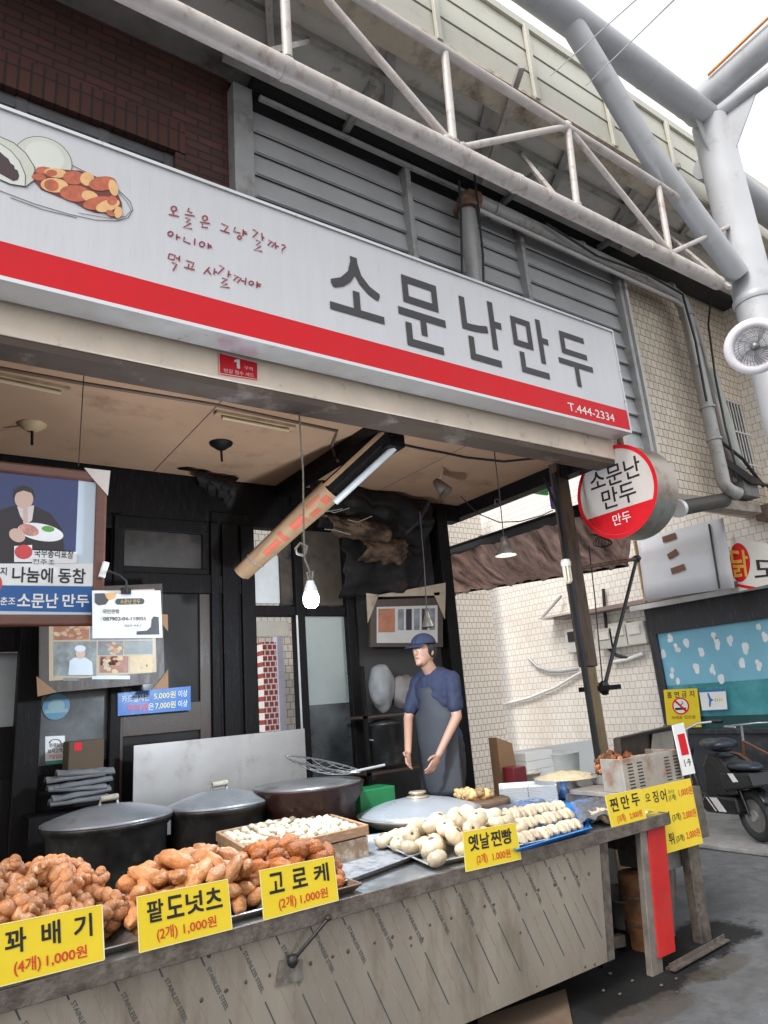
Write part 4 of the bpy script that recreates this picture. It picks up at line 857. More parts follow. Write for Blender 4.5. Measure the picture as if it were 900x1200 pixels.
# white bent sheet leaning over the gutter
xs = 8.28
g00, g10, g11, g01 = at_x(757, 704, xs), at_x(862, 689, xs), at_x(848, 607, xs), at_x(748, 634, xs)
t = thing('white_sheet', (g00 + g10) / 2, 'white bent plastic sheet with three brown patches standing on the brown gutter', 'sheet')
frs = Frame(g01, g11, g10, g00)
mb = MB()
def shp(u, v): return frs.p(u, v, .05 * math.sin(u * math.pi) + .02)
mb.sheet(shp, 14, 4); o = mb.build('sheet', mat('white_sheet', (.72, .72, .75), .35, var=.03), t); so_ = o.modifiers.new('thick', 'SOLIDIFY'); so_.thickness = .006
mb = MB()
def patch(x0, y0, w_, h_, tilt):
    u, v = uvp(frs, x0, y0); c = shp(u, v) + frs.n * .012; U_ = (frs.br - frs.bl).normalized(); V_ = (frs.tl - frs.bl).normalized(); c_, s_ = math.cos(tilt), math.sin(tilt)
    A = U_ * c_ + V_ * s_; B2_ = V_ * c_ - U_ * s_
    mb.prism([c - A * w_ - B2_ * h_, c + A * w_ - B2_ * h_, c + A * w_ + B2_ * h_, c - A * w_ + B2_ * h_], frs.n * .003)
patch(789, 632, .10, .04, .1); patch(793, 651, .075, .04, .35); patch(799, 668, .10, .04, .15); mb.build_each('brown_patch', mat('brown_tape', (.20, .09, .05), .6), t)
mb = MB(); mb.tube([shp(*uvp(frs, 835, 618)) + frs.n * .015, shp(*uvp(frs, 846, 690)) + frs.n * .015], .012, 6); mb.build('dark_strip', m_charcoal, t)
mb = MB(); mb.bar(at_x(744, 634, xs + .02), at_x(757, 706, xs + .02), .06, .02); mb.build('tan_edge', mat('tan_edge', (.45, .32, .16), .7, dirt=(.2, .13, .08)), t)

# ================================================================ COUNTER
ZT = .80
K = thing('food_counter', (2, 3.1, 0), 'long steel food counter with film covered front panel and a red end panel', 'counter')
cx1 = 3.98
mb = MB(); mb.box(-1.5, cx1, YC, 3.95, ZT - .025, ZT); mb.build('counter_top', m_steeltop, K, bev=.004)
mb = MB(); mb.box(-1.5, cx1 + .003, YC - .012, YC + .003, ZT - .062, ZT + .005); mb.box(cx1 + .001, cx1 + .012, YC, 3.9, ZT - .062, ZT + .004); mb.build('worn_rim', m_rim, K, bev=.003)
yp = YC + .035
pt, pb_ = at_y(702, 984, yp), at_y(712, 1127, yp)
mb = MB(); mb.prism([(-1.5, yp, ZT - .06), (pt.x, yp, ZT - .06), (pb_.x, yp, pb_.z), (-1.5, yp, pb_.z)], (0, .012, 0)); fp_ = mb.build('front_panel', m_film, K)
fl = Frame((-1.5, yp, ZT - .06), (pb_.x, yp, ZT - .06), (pb_.x, yp, pb_.z), (-1.5, yp, pb_.z))
a, b = at_y(469, 1051, yp), at_y(514, 1149, yp); dl = (b - a).normalized(); dp = Vector((-dl.z, 0, dl.x)); dp = dp if dp.x > 0 else -dp
starts = [at_y(x, y, yp).x for x, y in ((435, 1060), (469, 1051), (500, 1043), (530, 1034), (559, 1026), (585, 1018), (611, 1011), (636, 1005))]
gap = (starts[-1] - starts[0]) / 7
mbk, mbn = MB(), MB(); rr = random.Random(11)
zt_, zb_ = ZT - .064, pb_.z + .003; Llen = (zt_ - zb_) / -dl.z
def seg(mb, o, s0, s1, w_):
    s0, s1 = max(s0, 0), min(s1, Llen)
    if s1 - s0 < .01: return
    p, q = o + dl * s0, o + dl * s1
    if p.x > pb_.x - .02: return
    if q.x > pb_.x - .01: q = p + (q - p) * ((pb_.x - .01 - p.x) / (q.x - p.x))
    e = Vector((0, -.0012, 0)); mb.add([p - dp * w_ / 2 + e, p + dp * w_ / 2 + e, q + dp * w_ / 2 + e, q - dp * w_ / 2 + e], [(0, 3, 2, 1)])
i0 = -int((starts[0] + 1.5) / gap) - 4
for i in range(i0, 22):
    o = Vector((starts[0] + gap * i, yp, zt_)); ph = [.03, .05, .045, .05][i % 4] + (.0 if i < 0 else -.0)
    s = ph - .48
    while s < Llen:
        if s >= -.02 or s + .24 > 0: seg(mbk, o, s, s + .05 if s < .06 and s > -.1 and False else s, .005)
        # bold stroke then the words
        seg(mbk, o, s - .26, s, .0055)
        t0, t1 = s + .012, s + .185
        p, q = o + dl * t0, o + dl * t1
        if t0 > 0 and t1 < Llen and q.x < pb_.x - .02 and p.x > -1.45:
            f2 = Frame(p + dp * .016, q + dp * .016, q, p)
            if f2.n.y > 0: f2 = Frame(p, q, q - dp * .016, p - dp * .016, True)
            mbk.text(f2, 'STAINLESS STEEL', (0, 0, 1, 1), .01, .0012)
        s += .48
    o2 = o + Vector((gap * .5, 0, 0))
    s = -rr.random() * .2
    while s < Llen:
        seg(mbn, o2, s, s + .14, .0018); s += .14
        seg(mbn, o2, s + .01, s + .07, .006); s += .09
mbk.build('film_printing', m_filmink, fp_); mbn.build('faint_film_printing', m_filmink2, fp_)
mb = MB()
for x, y in [(236, 1172), (265, 1161), (316, 1143), (364, 1129), (390, 1121), (408, 1115), (439, 1105), (460, 1098), (481, 1099), (482, 1108), (495, 1100), (504, 1084), (529, 1076), (547, 1070), (568, 1062), (579, 1060), (617, 1048), (631, 1043), (650, 1037), (662, 1029), (676, 1027), (690, 1024), (288, 1151), (610, 1093), (629, 1156), (697, 1130), (686, 1133), (245, 1040 + 80)]:
    c = at_y(x, y, yp - .001); r_ = rr.uniform(.006, .010)
    mb.ball(c, (r_, .002, r_ * rr.uniform(.8, 1.2)), n=9, k=5)
o = mb.build('rust_spots', m_screw, fp_); o['kind'] = 'stuff'
# legs and red end panel
def leg(tl, tr, br, bl, y, d, name, m, par=K):
    mb = MB(); mb.prism([at_y(*q, y) for q in (bl, br, tr, tl)], (0, d, 0)); return mb.build(name, m, par, bev=.003)
leg((750, 974), (762, 971), (778, 1142), (765, 1147), YC + .02, .04, 'leg', mat('worn_steel_leg', (.22, .19, .165), .5, .4, var=.3, scale=10, dirt=(.09, .07, .05), damt=.4))
leg((782, 1000), (789, 998), (793, 1132), (786, 1136), YC + .30, .04, 'leg', MATS['worn_steel_leg'])
leg((759, 971), (779, 962), (792, 1115), (772.5, 1124), YC + .012, .012, 'red_panel', mat('worn_red_panel', (.46, .022, .020), .5, var=.15, scale=4, dirt=(.30, .05, .04), damt=.35, dscale=6, spec=.25))
leg((703, 985), (712, 984), (721, 1124), (712, 1128), yp + .015, .04, 'leg', m_rim)
mb = MB(); mb.box(pt.x + .05, cx1 - .05, 3.85, 3.9, 0.02, ZT - .03); mb.box(pt.x - .05, pt.x, yp + .06, 3.85, .1, ZT - .03); mb.build('inner_board', m_soot, K)
mb = MB(); mb.bar((3.05, YC + .35, .16), (3.75, YC + .3, .1), .05, .06); mb.build('stretcher', m_rim, K)
# patch plate and prop rod on the panel
mb = MB(); mb.prism([at_y(*q, yp - .002) for q in ((327.5, 1125.5), (354.5, 1124.5), (354, 1148), (322, 1157))], (0, -.004, 0)); mb.build('patch_plate', mat('dull_patch', (.24, .21, .18), .5, .5, var=.3, scale=12, dirt=(.04, .03, .025), damt=.6, dscale=9), K)
mb = MB(); p, q = at_y(343, 1126, yp - .02), at_y(385, 1076, YC - .02); mb.tube([p + Vector((0, .02, 0)), p, q], .007, 8); mb.ball(p, (.022, .02, .024), lump=.3); mb.ball(q, (.014, .012, .012)); mb.build('prop_rod', m_cable, K)
# things under the open end
t = thing('dented_bucket', at_y(733, 1085, 3.3) * 1.0, 'dented grey bucket in the dark under the counter end', 'bucket')
c = at_y(735, 1080, 3.3); mb = MB(); mb.lathe([(.10, 0), (.13, .20), (.14, .2), (.125, .19), (.09, .02)], (c.x, 3.3, c.z - .02), rot(.15, -.1, 0), n=24); mb.build('body', mat('bucket_grey', (.25, .24, .22), .5, .3, dirt=(.06, .05, .04), damt=.5), t)
mb = MB(); mb.box(c.x - .18, c.x + .25, 3.2, 3.45, 0.0, c.z - .021); mb.build('crate_support', m_soot, t)
c = at_y(770, 1110, 3.1); t = thing('rusty_drum', (c.x + .02, 3.16, 0), 'rusty orange brown drum half hidden behind the red end panel', 'drum')
mb = MB(); mb.lathe([(.12, 0), (.125, .02), (.125, .40), (.12, .42), (0, .42)], (c.x + .0, 3.16, .0), n=28)
mb.build('body', mat('orange_rust', (.26, .12, .05), .7, .2, var=.5, scale=8, dirt=(.03, .02, .015), damt=.5), t)
mb = MB()
for z in (.13, .28): mb.lathe([(.126, z), (.131, z + .012), (.126, z + .024)], (c.x, 3.16, 0), n=28)
mb.build('hoop', m_rust, t)
# angle iron on the ground, cardboard on the ground
a, b = at_z(788, 1137, .02), at_z(852, 1101, .02)
mb = MB(); mb.bar(a, b, .035, .008); mb.bar(a + Vector((0, .016, .012)), b + Vector((0, .016, .012)), .006, .03); mb.bar(a + Vector((.02, .05, -.01)), b + Vector((-.05, .06, -.01)), .015, .015); tag(mb.build('angle_iron', m_rim), 'greasy angle iron lying on the ground beside the cart leg', 'bar')
fr = Frame(at_z(560, 1195, .012), at_z(663, 1160, .012), at_z(674, 1215, .012), at_z(560, 1240, .012))
mb = MB(); mb.prism([fr.bl, fr.br, fr.tr, fr.tl], (0, 0, .006)); tag(mb.build('cardboard_sheet', mat('ground_card', (.15, .10, .065), .85, dirt=(.1, .06, .04))), 'flattened brown cardboard lying on the ground under the counter', 'cardboard')
rr = random.Random(2)
for k in range(9):
    c = at_z(rr.uniform(650, 800), rr.uniform(1125, 1165), 0.008); mb = MB(); mb.ball(c, (rr.uniform(.006, .016), rr.uniform(.005, .012), .006), lump=.5, seed=k, n=8, k=5)
    tag(mb.build('litter_scrap', mat('litter', (.085, .078, .068), .85)), 'tiny pale scrap of litter on the greasy ground by the counter foot', 'litter', 'litter scraps on the ground')

# ---------------------------------------------------------------- yellow price cards
CARDS = [('yellow price card for twisted doughnuts, leftmost on the counter edge', ((-75, 1098), (120, 1059.5), (123, 1125), (-75, 1176)), YC - .02,
          [('꽈', (6, 1113), (30, 1087), .02), ('배', (49, 1104), (70, 1079), .02), ('기', (87, 1097), (107, 1071), .02)], [('(4개)', (16, 1141), (48, 1124), .015), ('1,000원', (54, 1133), (102, 1110), .015)]),
         ('yellow price card for red bean doughnuts, four black letters close together', ((160, 1051), (267, 1030), (272.5, 1089), (163, 1117)), YC - .02,
          [('팥', (173, 1081), (191, 1056), .02), ('도', (196, 1076), (215, 1052), .02), ('넛', (219, 1071), (238, 1047), .02), ('츠', (242, 1063), (260, 1043), .02)], [('(2개)', (184, 1103), (208, 1087), .012), ('1,000원', (215, 1096), (254, 1078), .012)]),
         ('yellow price card for croquettes with three black letters, in front of the dark orange pile', ((304, 1020), (391, 1003), (397, 1055), (309, 1079)), YC - .02,
          [('고', (316, 1046), (332, 1026), .02), ('로', (343, 1040), (359, 1020), .02), ('케', (369, 1034), (384, 1013), .02)], [('(2개)', (327, 1066), (347, 1053), .012), ('1,000원', (352, 1059), (384, 1043), .012)]),
         ('yellow price card for steamed buns, leaning in front of the white buns', ((542, 975), (604, 964), (611, 1007), (546, 1022)), YC - .02,
          [('옛', (549, 996), (561, 977), .02), ('날', (563, 992), (574, 975), .02), ('찐', (576, 990), (588, 973), .02), ('빵', (589, 988), (601, 970), .02)], [('(2개)', (558, 1012), (572, 1002), .01), ('1.000원', (576, 1008), (600, 997), .01)]),
         ('small yellow price card for steamed dumplings at the right end of the counter', ((709, 932.5), (750, 924), (758, 960), (717.5, 972)), YC - .01,
          [('찐', (715, 951), (724, 935), .02), ('만', (728, 948), (737, 932), .02), ('두', (740, 945), (749, 929), .02)], [('(10개)', (722, 963), (734, 955), .008), ('2,000원', (736, 961), (754, 949), .008)])]
for lb, (tl, tr, br, bl), y, blk, rd in CARDS:
    t, fr = plate_thing('price_card', lb, 'price sign', tl, tr, br, bl, y, .004, m_yellow, 'yellow price cards along the counter')
    sq = .74 if 'small' in lb else .84 if 'steamed buns' in lb else .97
    for nm, items, m in (('black_lettering', blk, m_black), ('red_lettering', rd, m_redink)):
        mb = MB()
        for ch, p0, p1, bo in items:
            a, b = uvp(fr, *p0), uvp(fr, *p1); w0, w1 = (.49, .88) if m is m_black else ((.10, .37) if ch[0] == '(' else (.13, .35)); cw = (b[0] - a[0]) * sq / 2; cu = (a[0] + b[0]) / 2; mb.text(fr, ch, (cu - cw, w0, cu + cw, w1), bo * 1.9, .0012)
        mb.build(nm, m, t)
    mb = MB(); c = fr.p(.5, 0); mb.box(c.x - .05, c.x + .05, y + .004, y + .03, c.z, c.z + .004) if False else mb.bar(fr.p(.5, .3) + Vector((0, .006, 0)), fr.p(.5, .02) + Vector((0, .05, 0)), .04, .004)
    mb.build('stand', m_grey, t)
    mb = MB()
    for u0, v0, u1, v1 in ((0, 0, 1, .012), (0, .988, 1, 1), (0, 0, .008, 1), (.992, 0, 1, 1)): mb.rect(fr, u0, v0, u1, v1, .0008)
    mb.build('card_edge', mat('card_edge', (.8, .76, .45), .5), t)

# ---------------------------------------------------------------- fryer cart beside the counter
YQ = 3.12
F = thing('fryer_cart', (4.4, 3.3, 0), 'rusty steel fryer cart with vent slots and an open lid at the counter end', 'cart')
def quad(mb, pts, y, d): mb.prism([at_y(*q, y) for q in pts], (0, d, 0))
mb = MB(); tl, tr, br, bl = at_y(728, 890, YQ), at_y(796, 879, YQ), at_y(803, 911, YQ), at_y(733, 926, YQ)
mb.box(tl.x, tr.x, YQ, YQ + .03, bl.z - .02, tl.z); mb.box(tl.x, tl.x + .015, YQ + .03, YQ + .18, bl.z - .02, tl.z); mb.box(tr.x - .015, tr.x, YQ + .03, YQ + .28, bl.z - .02, tl.z); mb.box(tl.x - .02, tr.x + .02, YQ - .02, YQ + .47, bl.z - .05, bl.z - .021)
mb.build('fryer_box', mat('fryer_steel', (.40, .36, .31), .45, .4, var=.2, scale=4, dirt=(.26, .10, .03), damt=.4, dscale=5), F, bev=.004)
mb = MB()
for gx in (0, 1, 4, 5):
    for k in range(8):
        x = tl.x + .05 + gx * (tr.x - tl.x - .1) / 5.4; z = tl.z - .035 - k * .021; mb.box(x, x + .055, YQ - .002, YQ + .001, z - .008, z)
o = mb.build('vent_slots', m_dark, F)
a0, a1, a2, a3 = at_y(722, 888, YQ + .30), at_y(796, 878, YQ + .30), at_y(789, 850, YQ + .30), at_y(720, 866, YQ + .30)
mb = MB(); mb.prism([a0, a1, a2, a3], (0, .012, 0)); mb.prism([a3 + Vector((0, .0, 0)), a2, a2 + Vector((0, -.05, .0)), a3 + Vector((0, -.05, .0))], (0, 0, .008)); mb.prism([a0, a3, a3 + Vector((0, -.05, 0)), a0 + Vector((0, -.05, 0))], (.008, 0, 0)); mb.build('open_lid', mat('brown_lid', (.05, .035, .028), .5, .4, var=.4, dirt=(.14, .11, .09), damt=.3), F)
mb = MB(); mb.prism([at_y(*q_, YQ + .285) for q_ in ((763, 881), (790, 878), (787, 856), (764, 860))], (0, -.006, 0)); mb.build('lid_plate', mat('grey_lid_plate', (.24, .21, .185), .5, .3, dirt=(.12, .09, .07)), F)
leg((805, 985), (817, 982), (835, 1103), (823, 1107), YC + .1, .06, 'leg', m_rim, F); leg((812, 985), (819, 983), (822, 1075), (816, 1076), YC + .75, .05, 'leg', m_rim, F); leg((785, 1000), (790, 999), (796, 1068), (790, 1070), YC + .75, .05, 'leg', m_rim, F)
c0, c1 = at_y(782, 1024, YC + .14), at_y(812, 1000, YC + .14)
mb = MB(); mb.box(c0.x, c1.x, YC + .17, YC + .5, c0.z, c1.z + .06); mb.build('lower_box', mat('grey_tin', (.21, .20, .185), .5, .4, dirt=(.08, .065, .05)), F, bev=.004)
mb = MB(); mb.box(c0.x - .1, c1.x + .25, YC + .16, YC + .8, c1.z + .061, bl.z - .051); mb.build('cart_body', m_rim, F)
# menu board
YW = YC + .06
t, fr = plate_thing('menu_board', 'large yellow menu board with three prices hung on the fryer cart', 'menu board', (739, 927), (809, 912), (824, 988), (780.5, 1001), YW, .006, m_yellow)
fr = Frame(*[at_y(*q, YW) for q in ((743, 927), (809, 912), (824, 988), (758, 1007))]); 
for ch in list(t.children):
    bpy.data.objects.remove(ch)
mb = MB(); mb.slab(fr, .006); mb.build('plate', m_yellow, t)
mb = MB()
for ch, p0, p1, b_ in (('오', (755, 940), (762, 925), .02), ('징', (764, 942), (772, 927), .02), ('어', (773, 942), (782, 928), .02), ('중국산', (782, 932), (791, 927), 0), ('(1개)', (783, 941), (793, 934), .01), ('이', (778, 967), (786, 953), .02), ('(3개)', (787, 965), (799, 956), .01), ('튀', (783, 991), (791, 977), .02), ('(3개)', (792, 989), (803, 980), .01)):
    a, b = uvp(fr, *p0), uvp(fr, *p1); cu = (a[0] + b[0]) / 2; k_ = (.58 if len(ch) == 1 else .74) * (b[0] - a[0]) / 2; a, b = (cu - k_, a[1]), (cu + k_, b[1]); W_, H_2 = fr.size(); vs, _ = text_mesh(ch, 0); asp = (max(v[1] for v in vs) - min(v[1] for v in vs)) / (max(v[0] for v in vs) - min(v[0] for v in vs)); mb.text(fr, ch, (a[0], a[1], b[0], a[1] + (b[0] - a[0]) * W_ * asp / H_2), b_ * 1.2, .0012)
mb.build('black_lettering', m_black, t)
mb = MB()
for p0, p1 in (((794, 936), (812, 924)), ((799, 962), (817, 952)), ((803, 985), (822, 975))):
    a, b = uvp(fr, *p0), uvp(fr, *p1); cu = (a[0] + b[0]) / 2; k_ = .8 * (b[0] - a[0]) / 2; a, b = (cu - k_, a[1]), (cu + k_, b[1]); mb.text(fr, '1,000원' if p0[1] < 940 else '2,000원', (a[0], a[1] - .0, b[0], a[1] + .13), .016, .0012)
mb.build('red_lettering', m_redink, t)
# upright red and white sign
t, fr = plate_thing('red_white_sign', 'narrow white upright sign with a red rectangle beside the fryer lid', 'sign', (788, 850), (801, 847), (815, 906), (801, 909), YQ - .04, .008, m_whitep)
mb = MB(); mb.rect(fr, .22, .38, .85, .80, .001); mb.build('red_block', m_red, t)
mb = MB(); mb.text(fr, '1·9', (.3, .16, .8, .30), .02, .001); mb.build('lettering', m_charcoal, t)

# ================================================================ FOOD
def fr_heap(name, label, cat, group, protos, cxy, rx, ry, h, r, seed, base=.83, p=2.6, layers=2, tilt=.5, rnd=.35, sc=(.9, 1.1), drop=.8, lim=130, yaw=None):
    rg = random.Random(seed); pts = []
    tries = 0
    while tries < 6000 and len(pts) < lim:
        tries += 1
        x, y = rg.uniform(-1, 1), rg.uniform(-1, 1)
        if abs(x) ** p + abs(y) ** p > 1: continue
        lay = rg.randrange(layers)
        hh = h * (1 - (abs(x) ** p + abs(y) ** p)) ** .6 - lay * r * drop
        if hh < -.01 and lay: continue
        q = Vector((cxy[0] + x * rx, cxy[1] + y * ry, base + max(hh, 0)))
        if all((q - o[0]).length > r for o in pts): pts.append((q, x, y))
    for q, x, y in pts:
        pr = protos[rg.randrange(len(protos))]
        o = pr.copy(); COL.objects.link(o); o.location = q
        o.rotation_euler = (rg.gauss(0, rnd) - y * tilt * .4, rg.gauss(0, rnd) + x * tilt * .4, rg.uniform(0, 6.28) if yaw is None else yaw + rg.gauss(0, .35))
        s_ = rg.uniform(*sc); o.scale = (s_, s_, s_ * rg.uniform(.93, 1.05)); tag(o, label, cat, group)
    return len(pts)
def proto(mb, name, m):
    return mb.build(name, m, None, org=(0, 0, 0))
def dough_mat(name, c1, c2, sugar, rough=.6, bump=.25):
    m = mat(name, c1, rough, var=.3, scale=14, bump=bump, bscale=160, dirt=c2, damt=.55, dscale=9)
    t = m.node_tree; N = t.nodes; K_ = t.links; b = N['Principled BSDF']
    # per item variation
    oi = N.new('ShaderNodeObjectInfo'); hsv = N.new('ShaderNodeHueSaturation'); mr = N.new('ShaderNodeMapRange'); K_.new(oi.outputs['Random'], mr.inputs[0]); mr.inputs[3].default_value = .72; mr.inputs[4].default_value = 1.22
    K_.new(mr.outputs[0], hsv.inputs['Value']); src = b.inputs['Base Color'].links[0].from_socket; K_.new(src, hsv.inputs['Color'])
    out = hsv.outputs[0]
    if sugar:
        n = N.new('ShaderNodeTexNoise'); n.inputs['Scale'].default_value = 80; n.inputs['Detail'].default_value = 2; tc = N.new('ShaderNodeTexCoord'); K_.new(tc.outputs['Object'], n.inputs['Vector'])
        n3 = N.new('ShaderNodeTexNoise'); n3.inputs['Scale'].default_value = 16; K_.new(tc.outputs['Object'], n3.inputs['Vector'])
        ad = N.new('ShaderNodeMath'); ad.operation = 'ADD'; K_.new(n.outputs['Fac'], ad.inputs[0]); K_.new(n3.outputs['Fac'], ad.inputs[1])
        r = N.new('ShaderNodeValToRGB'); r.color_ramp.elements[0].position = .52; r.color_ramp.elements[1].position = .66
        hf = N.new('ShaderNodeMath'); hf.operation = 'MULTIPLY'; hf.inputs[1].default_value = .5; K_.new(ad.outputs[0], hf.inputs[0]); K_.new(hf.outputs[0], r.inputs[0])
        sc_ = N.new('ShaderNodeMath'); sc_.operation = 'MULTIPLY'; sc_.inputs[1].default_value = sugar; K_.new(r.outputs[0], sc_.inputs[0])
        mx = N.new('ShaderNodeMix'); mx.data_type = 'RGBA'; K_.new(sc_.outputs[0], mx.inputs['Factor']); K_.new(out, mx.inputs['A']); mx.inputs['B'].default_value = L(.84, .68, .50); out = mx.outputs['Result']
    K_.new(out, b.inputs['Base Color'])
    return m
m_twist = dough_mat('sugared_twist', (.52, .215, .08), (.28, .085, .03), .5, .48, .5)
m_donut = dough_mat('sugared_doughnut', (.57, .245, .09), (.36, .12, .038), .45, .48, .5)
m_croq = dough_mat('fried_crumb', (.42, .135, .032), (.24, .065, .018), .0, .6, 1.0)
m_bun = dough_mat('steamed_dough', (.62, .51, .355), (.50, .37, .23), 0, .42, .12)
m_mandu = dough_mat('mandu_dough', (.60, .48, .335), (.48, .34, .22), 0, .45, .1)
m_rice = dough_mat('raw_dough', (.50, .44, .325), (.42, .355, .25), 0, .6, .05)

def twist_mesh(seed, Ln=.15):
    mb = MB(); rg = random.Random(seed); n = 26
    for ph in (0, math.pi):
        pts, rad = [], []; n = 34
        for i in range(n + 1):
            t = i / n; a = ph + t * math.pi * 3 + seed; e = math.sin(math.pi * min(1, max(0, t * .9 + .05))) ** .35
            bend = .016 * math.sin(t * math.pi + seed)
            pts.append((Ln * (t - .5), .019 * math.cos(a) * e + bend, .019 * math.sin(a) * e)); rad.append((.006 if i in (0, n) else .012) + .017 * abs(math.sin(a - ph * .0 + .6)) ** .7 * e)
        mb.tube(pts, rad, 12)
    return mb
def egg(rx, ry, rz, lump, seed, fr_=2.2, n=20, k=14):
    mb = MB(); mb.ball((0, 0, 0), (rx, ry, rz), n=n, k=k, lump=lump, freq=fr_, seed=seed); return mb
def retire(ps):
    for p_ in ps: bpy.data.objects.remove(p_)
ps = [proto(twist_mesh(k + 1, .125 + .008 * k), 'twisted_doughnut', m_twist) for k in range(4)]
zt1 = at_y(82, 993, 3.25).z; zt2 = at_y(205, 990, 3.25).z; zt3 = at_y(328, 976, 3.3).z
n1 = fr_heap('twisted_doughnut', 'sugared twisted doughnut heaped behind the leftmost yellow price card', 'doughnut', 'heap of twisted doughnuts', ps, (.38, 3.2), .43, .27, zt1 - .83 - .05, .052, 5, lim=125, rnd=.5, sc=(.80, 1.0), layers=3)
retire(ps)
ps = [proto(egg(.056 + .007 * k, .033, .031, .2, k), 'red_bean_doughnut', m_donut) for k in range(4)]
n2 = fr_heap('red_bean_doughnut', 'pale sugared oval doughnut heaped behind the red bean doughnut price card', 'doughnut', 'heap of red bean doughnuts', ps, (1.10, 3.18), .30, .25, zt2 - .83 - .045, .054, 8, lim=100, rnd=.35, layers=3)
retire(ps)
ps = [proto(egg(.052 + .007 * k, .040, .036, .22, k + 9), 'croquette', m_croq) for k in range(4)]
n3 = fr_heap('croquette', 'dark orange crumbed croquette heaped behind the croquette price card', 'croquette', 'heap of croquettes', ps, (1.55, 3.22), .25, .25, zt3 - .83 - .045, .060, 12, lim=80, rnd=.35, layers=3)
retire(ps)
def bun_mesh(seed):
    mb = MB(); n, k = 44, 20
    def f(u, v):
        ph, th = 2 * math.pi * u, math.pi * v; tw_ = ph * 9 + seed + 3.5 * (1 - v) ** 2
        r = 1 + .085 * math.sin(tw_) * math.sin(th) * max(0, 1 - 1.5 * v) + .05 * noise.noise(Vector((math.cos(ph) * 1.6 + seed, math.sin(ph) * 1.6, v * 3)))
        x, y, z = math.sin(th) * math.cos(ph) * r, math.sin(th) * math.sin(ph) * r, math.cos(th)
        z = z - (.34 * math.exp(-((x * x + y * y) / .045)) + .03 * math.sin(tw_) * math.exp(-(x * x + y * y) / .5)) * (z > 0)
        return Vector((x * .052, y * .052, z * .038))
    mb.sheet(f, n, k)
    for i in range(len(mb.f)):
        if i // n < 2 - seed % 2: mb.mi[i] = 1
    return mb
ps = [proto(bun_mesh(k), 'steamed_bun', [m_bun, mat('bean_filling', (.16, .085, .05), .6, var=.3)]) for k in range(4)]
# buns: pile on the oval tray
n4 = fr_heap('steamed_bun', 'round cream steamed bun piled on the shallow metal tray behind its price card', 'bun', 'pile of steamed buns', ps, (2.62, 3.20), .36, .27, .11, .078, 21, base=.845, lim=60, rnd=.45, p=2.2)
for x, y in ((450, 985), (462, 980), (472, 984), (512, 1006), (495, 992), (505, 998)):
    q = at_z(x, y, .85); o = ps[0].copy(); COL.objects.link(o); o.location = q; o.rotation_euler = (.3, .2, x); tag(o, 'round cream steamed bun piled on the shallow metal tray behind its price card', 'bun', 'pile of steamed buns')
retire(ps)
def mandu_mesh(seed):
    mb = MB()
    def f(u, v):
        a = math.pi * u; t = (v - .5) * 2
        R = .058; rr_ = R * v
        return Vector((R * math.cos(a) * (1 - .0), t * .024 * math.sin(a) ** .8, R * .8 * math.sin(a) * (1 - .35 * abs(t)) ))
    def g(u, v):
        a = 2 * math.pi * v; x = (u - .5) * 2; w_ = math.sqrt(max(0, 1 - x * x)); pinch = .0035 * math.sin(u * 40 + seed)
        yy = math.cos(a) * .026 * w_; zz = math.sin(a)
        zz = (zz * .030 if zz < 0 else zz * .036) * w_ ** .8
        yy *= (1 - .75 * max(0, math.sin(a))) ; yy += pinch * max(0, math.sin(a))
        return Vector((x * .06, yy + .014 * x * x, zz))
    mb.sheet(g, 26, 14); return mb
ps = [proto(mandu_mesh(k), 'mandu', m_mandu) for k in range(3)]
rg = random.Random(4)
e0, e1 = at_z(610, 986, .85), at_z(682, 966, .85); f0 = at_z(590, 955, .85); f1 = at_z(650, 946, .85)
for r_ in range(4):
    for i in range(10):
        u = (i + .5) / 10; v = (r_ + .3) / 4
        q = e0.lerp(e1, u).lerp(f0.lerp(f1, u), v); q.z = .846 + (.03 if 0 < r_ else 0) + (.02 if r_ == 2 else 0)
        o = ps[rg.randrange(3)].copy(); COL.objects.link(o); o.location = q + Vector((rg.uniform(-.008, .008), rg.uniform(-.01, .01), 0)); o.rotation_euler = (rg.gauss(-.35, .15), rg.gauss(0, .1), 1.25 + rg.gauss(0, .15))
        tag(o, 'half moon dumpling standing in rows on the blue tray beside the steamed buns', 'dumpling', 'rows of dumplings on the blue tray')
for i in range(14):
    q = at_z(rg.uniform(690, 722), rg.uniform(948, 958), .85); o = ps[rg.randrange(3)].copy(); COL.objects.link(o); o.location = q; o.rotation_euler = (rg.gauss(-.5, .4), rg.gauss(0, .3), rg.uniform(0, 6)); o.scale = (.8, .8, .8)
    tag(o, 'small dumpling under clear film near the steamed dumpling price card', 'dumpling', 'dumplings under clear film')
retire(ps)
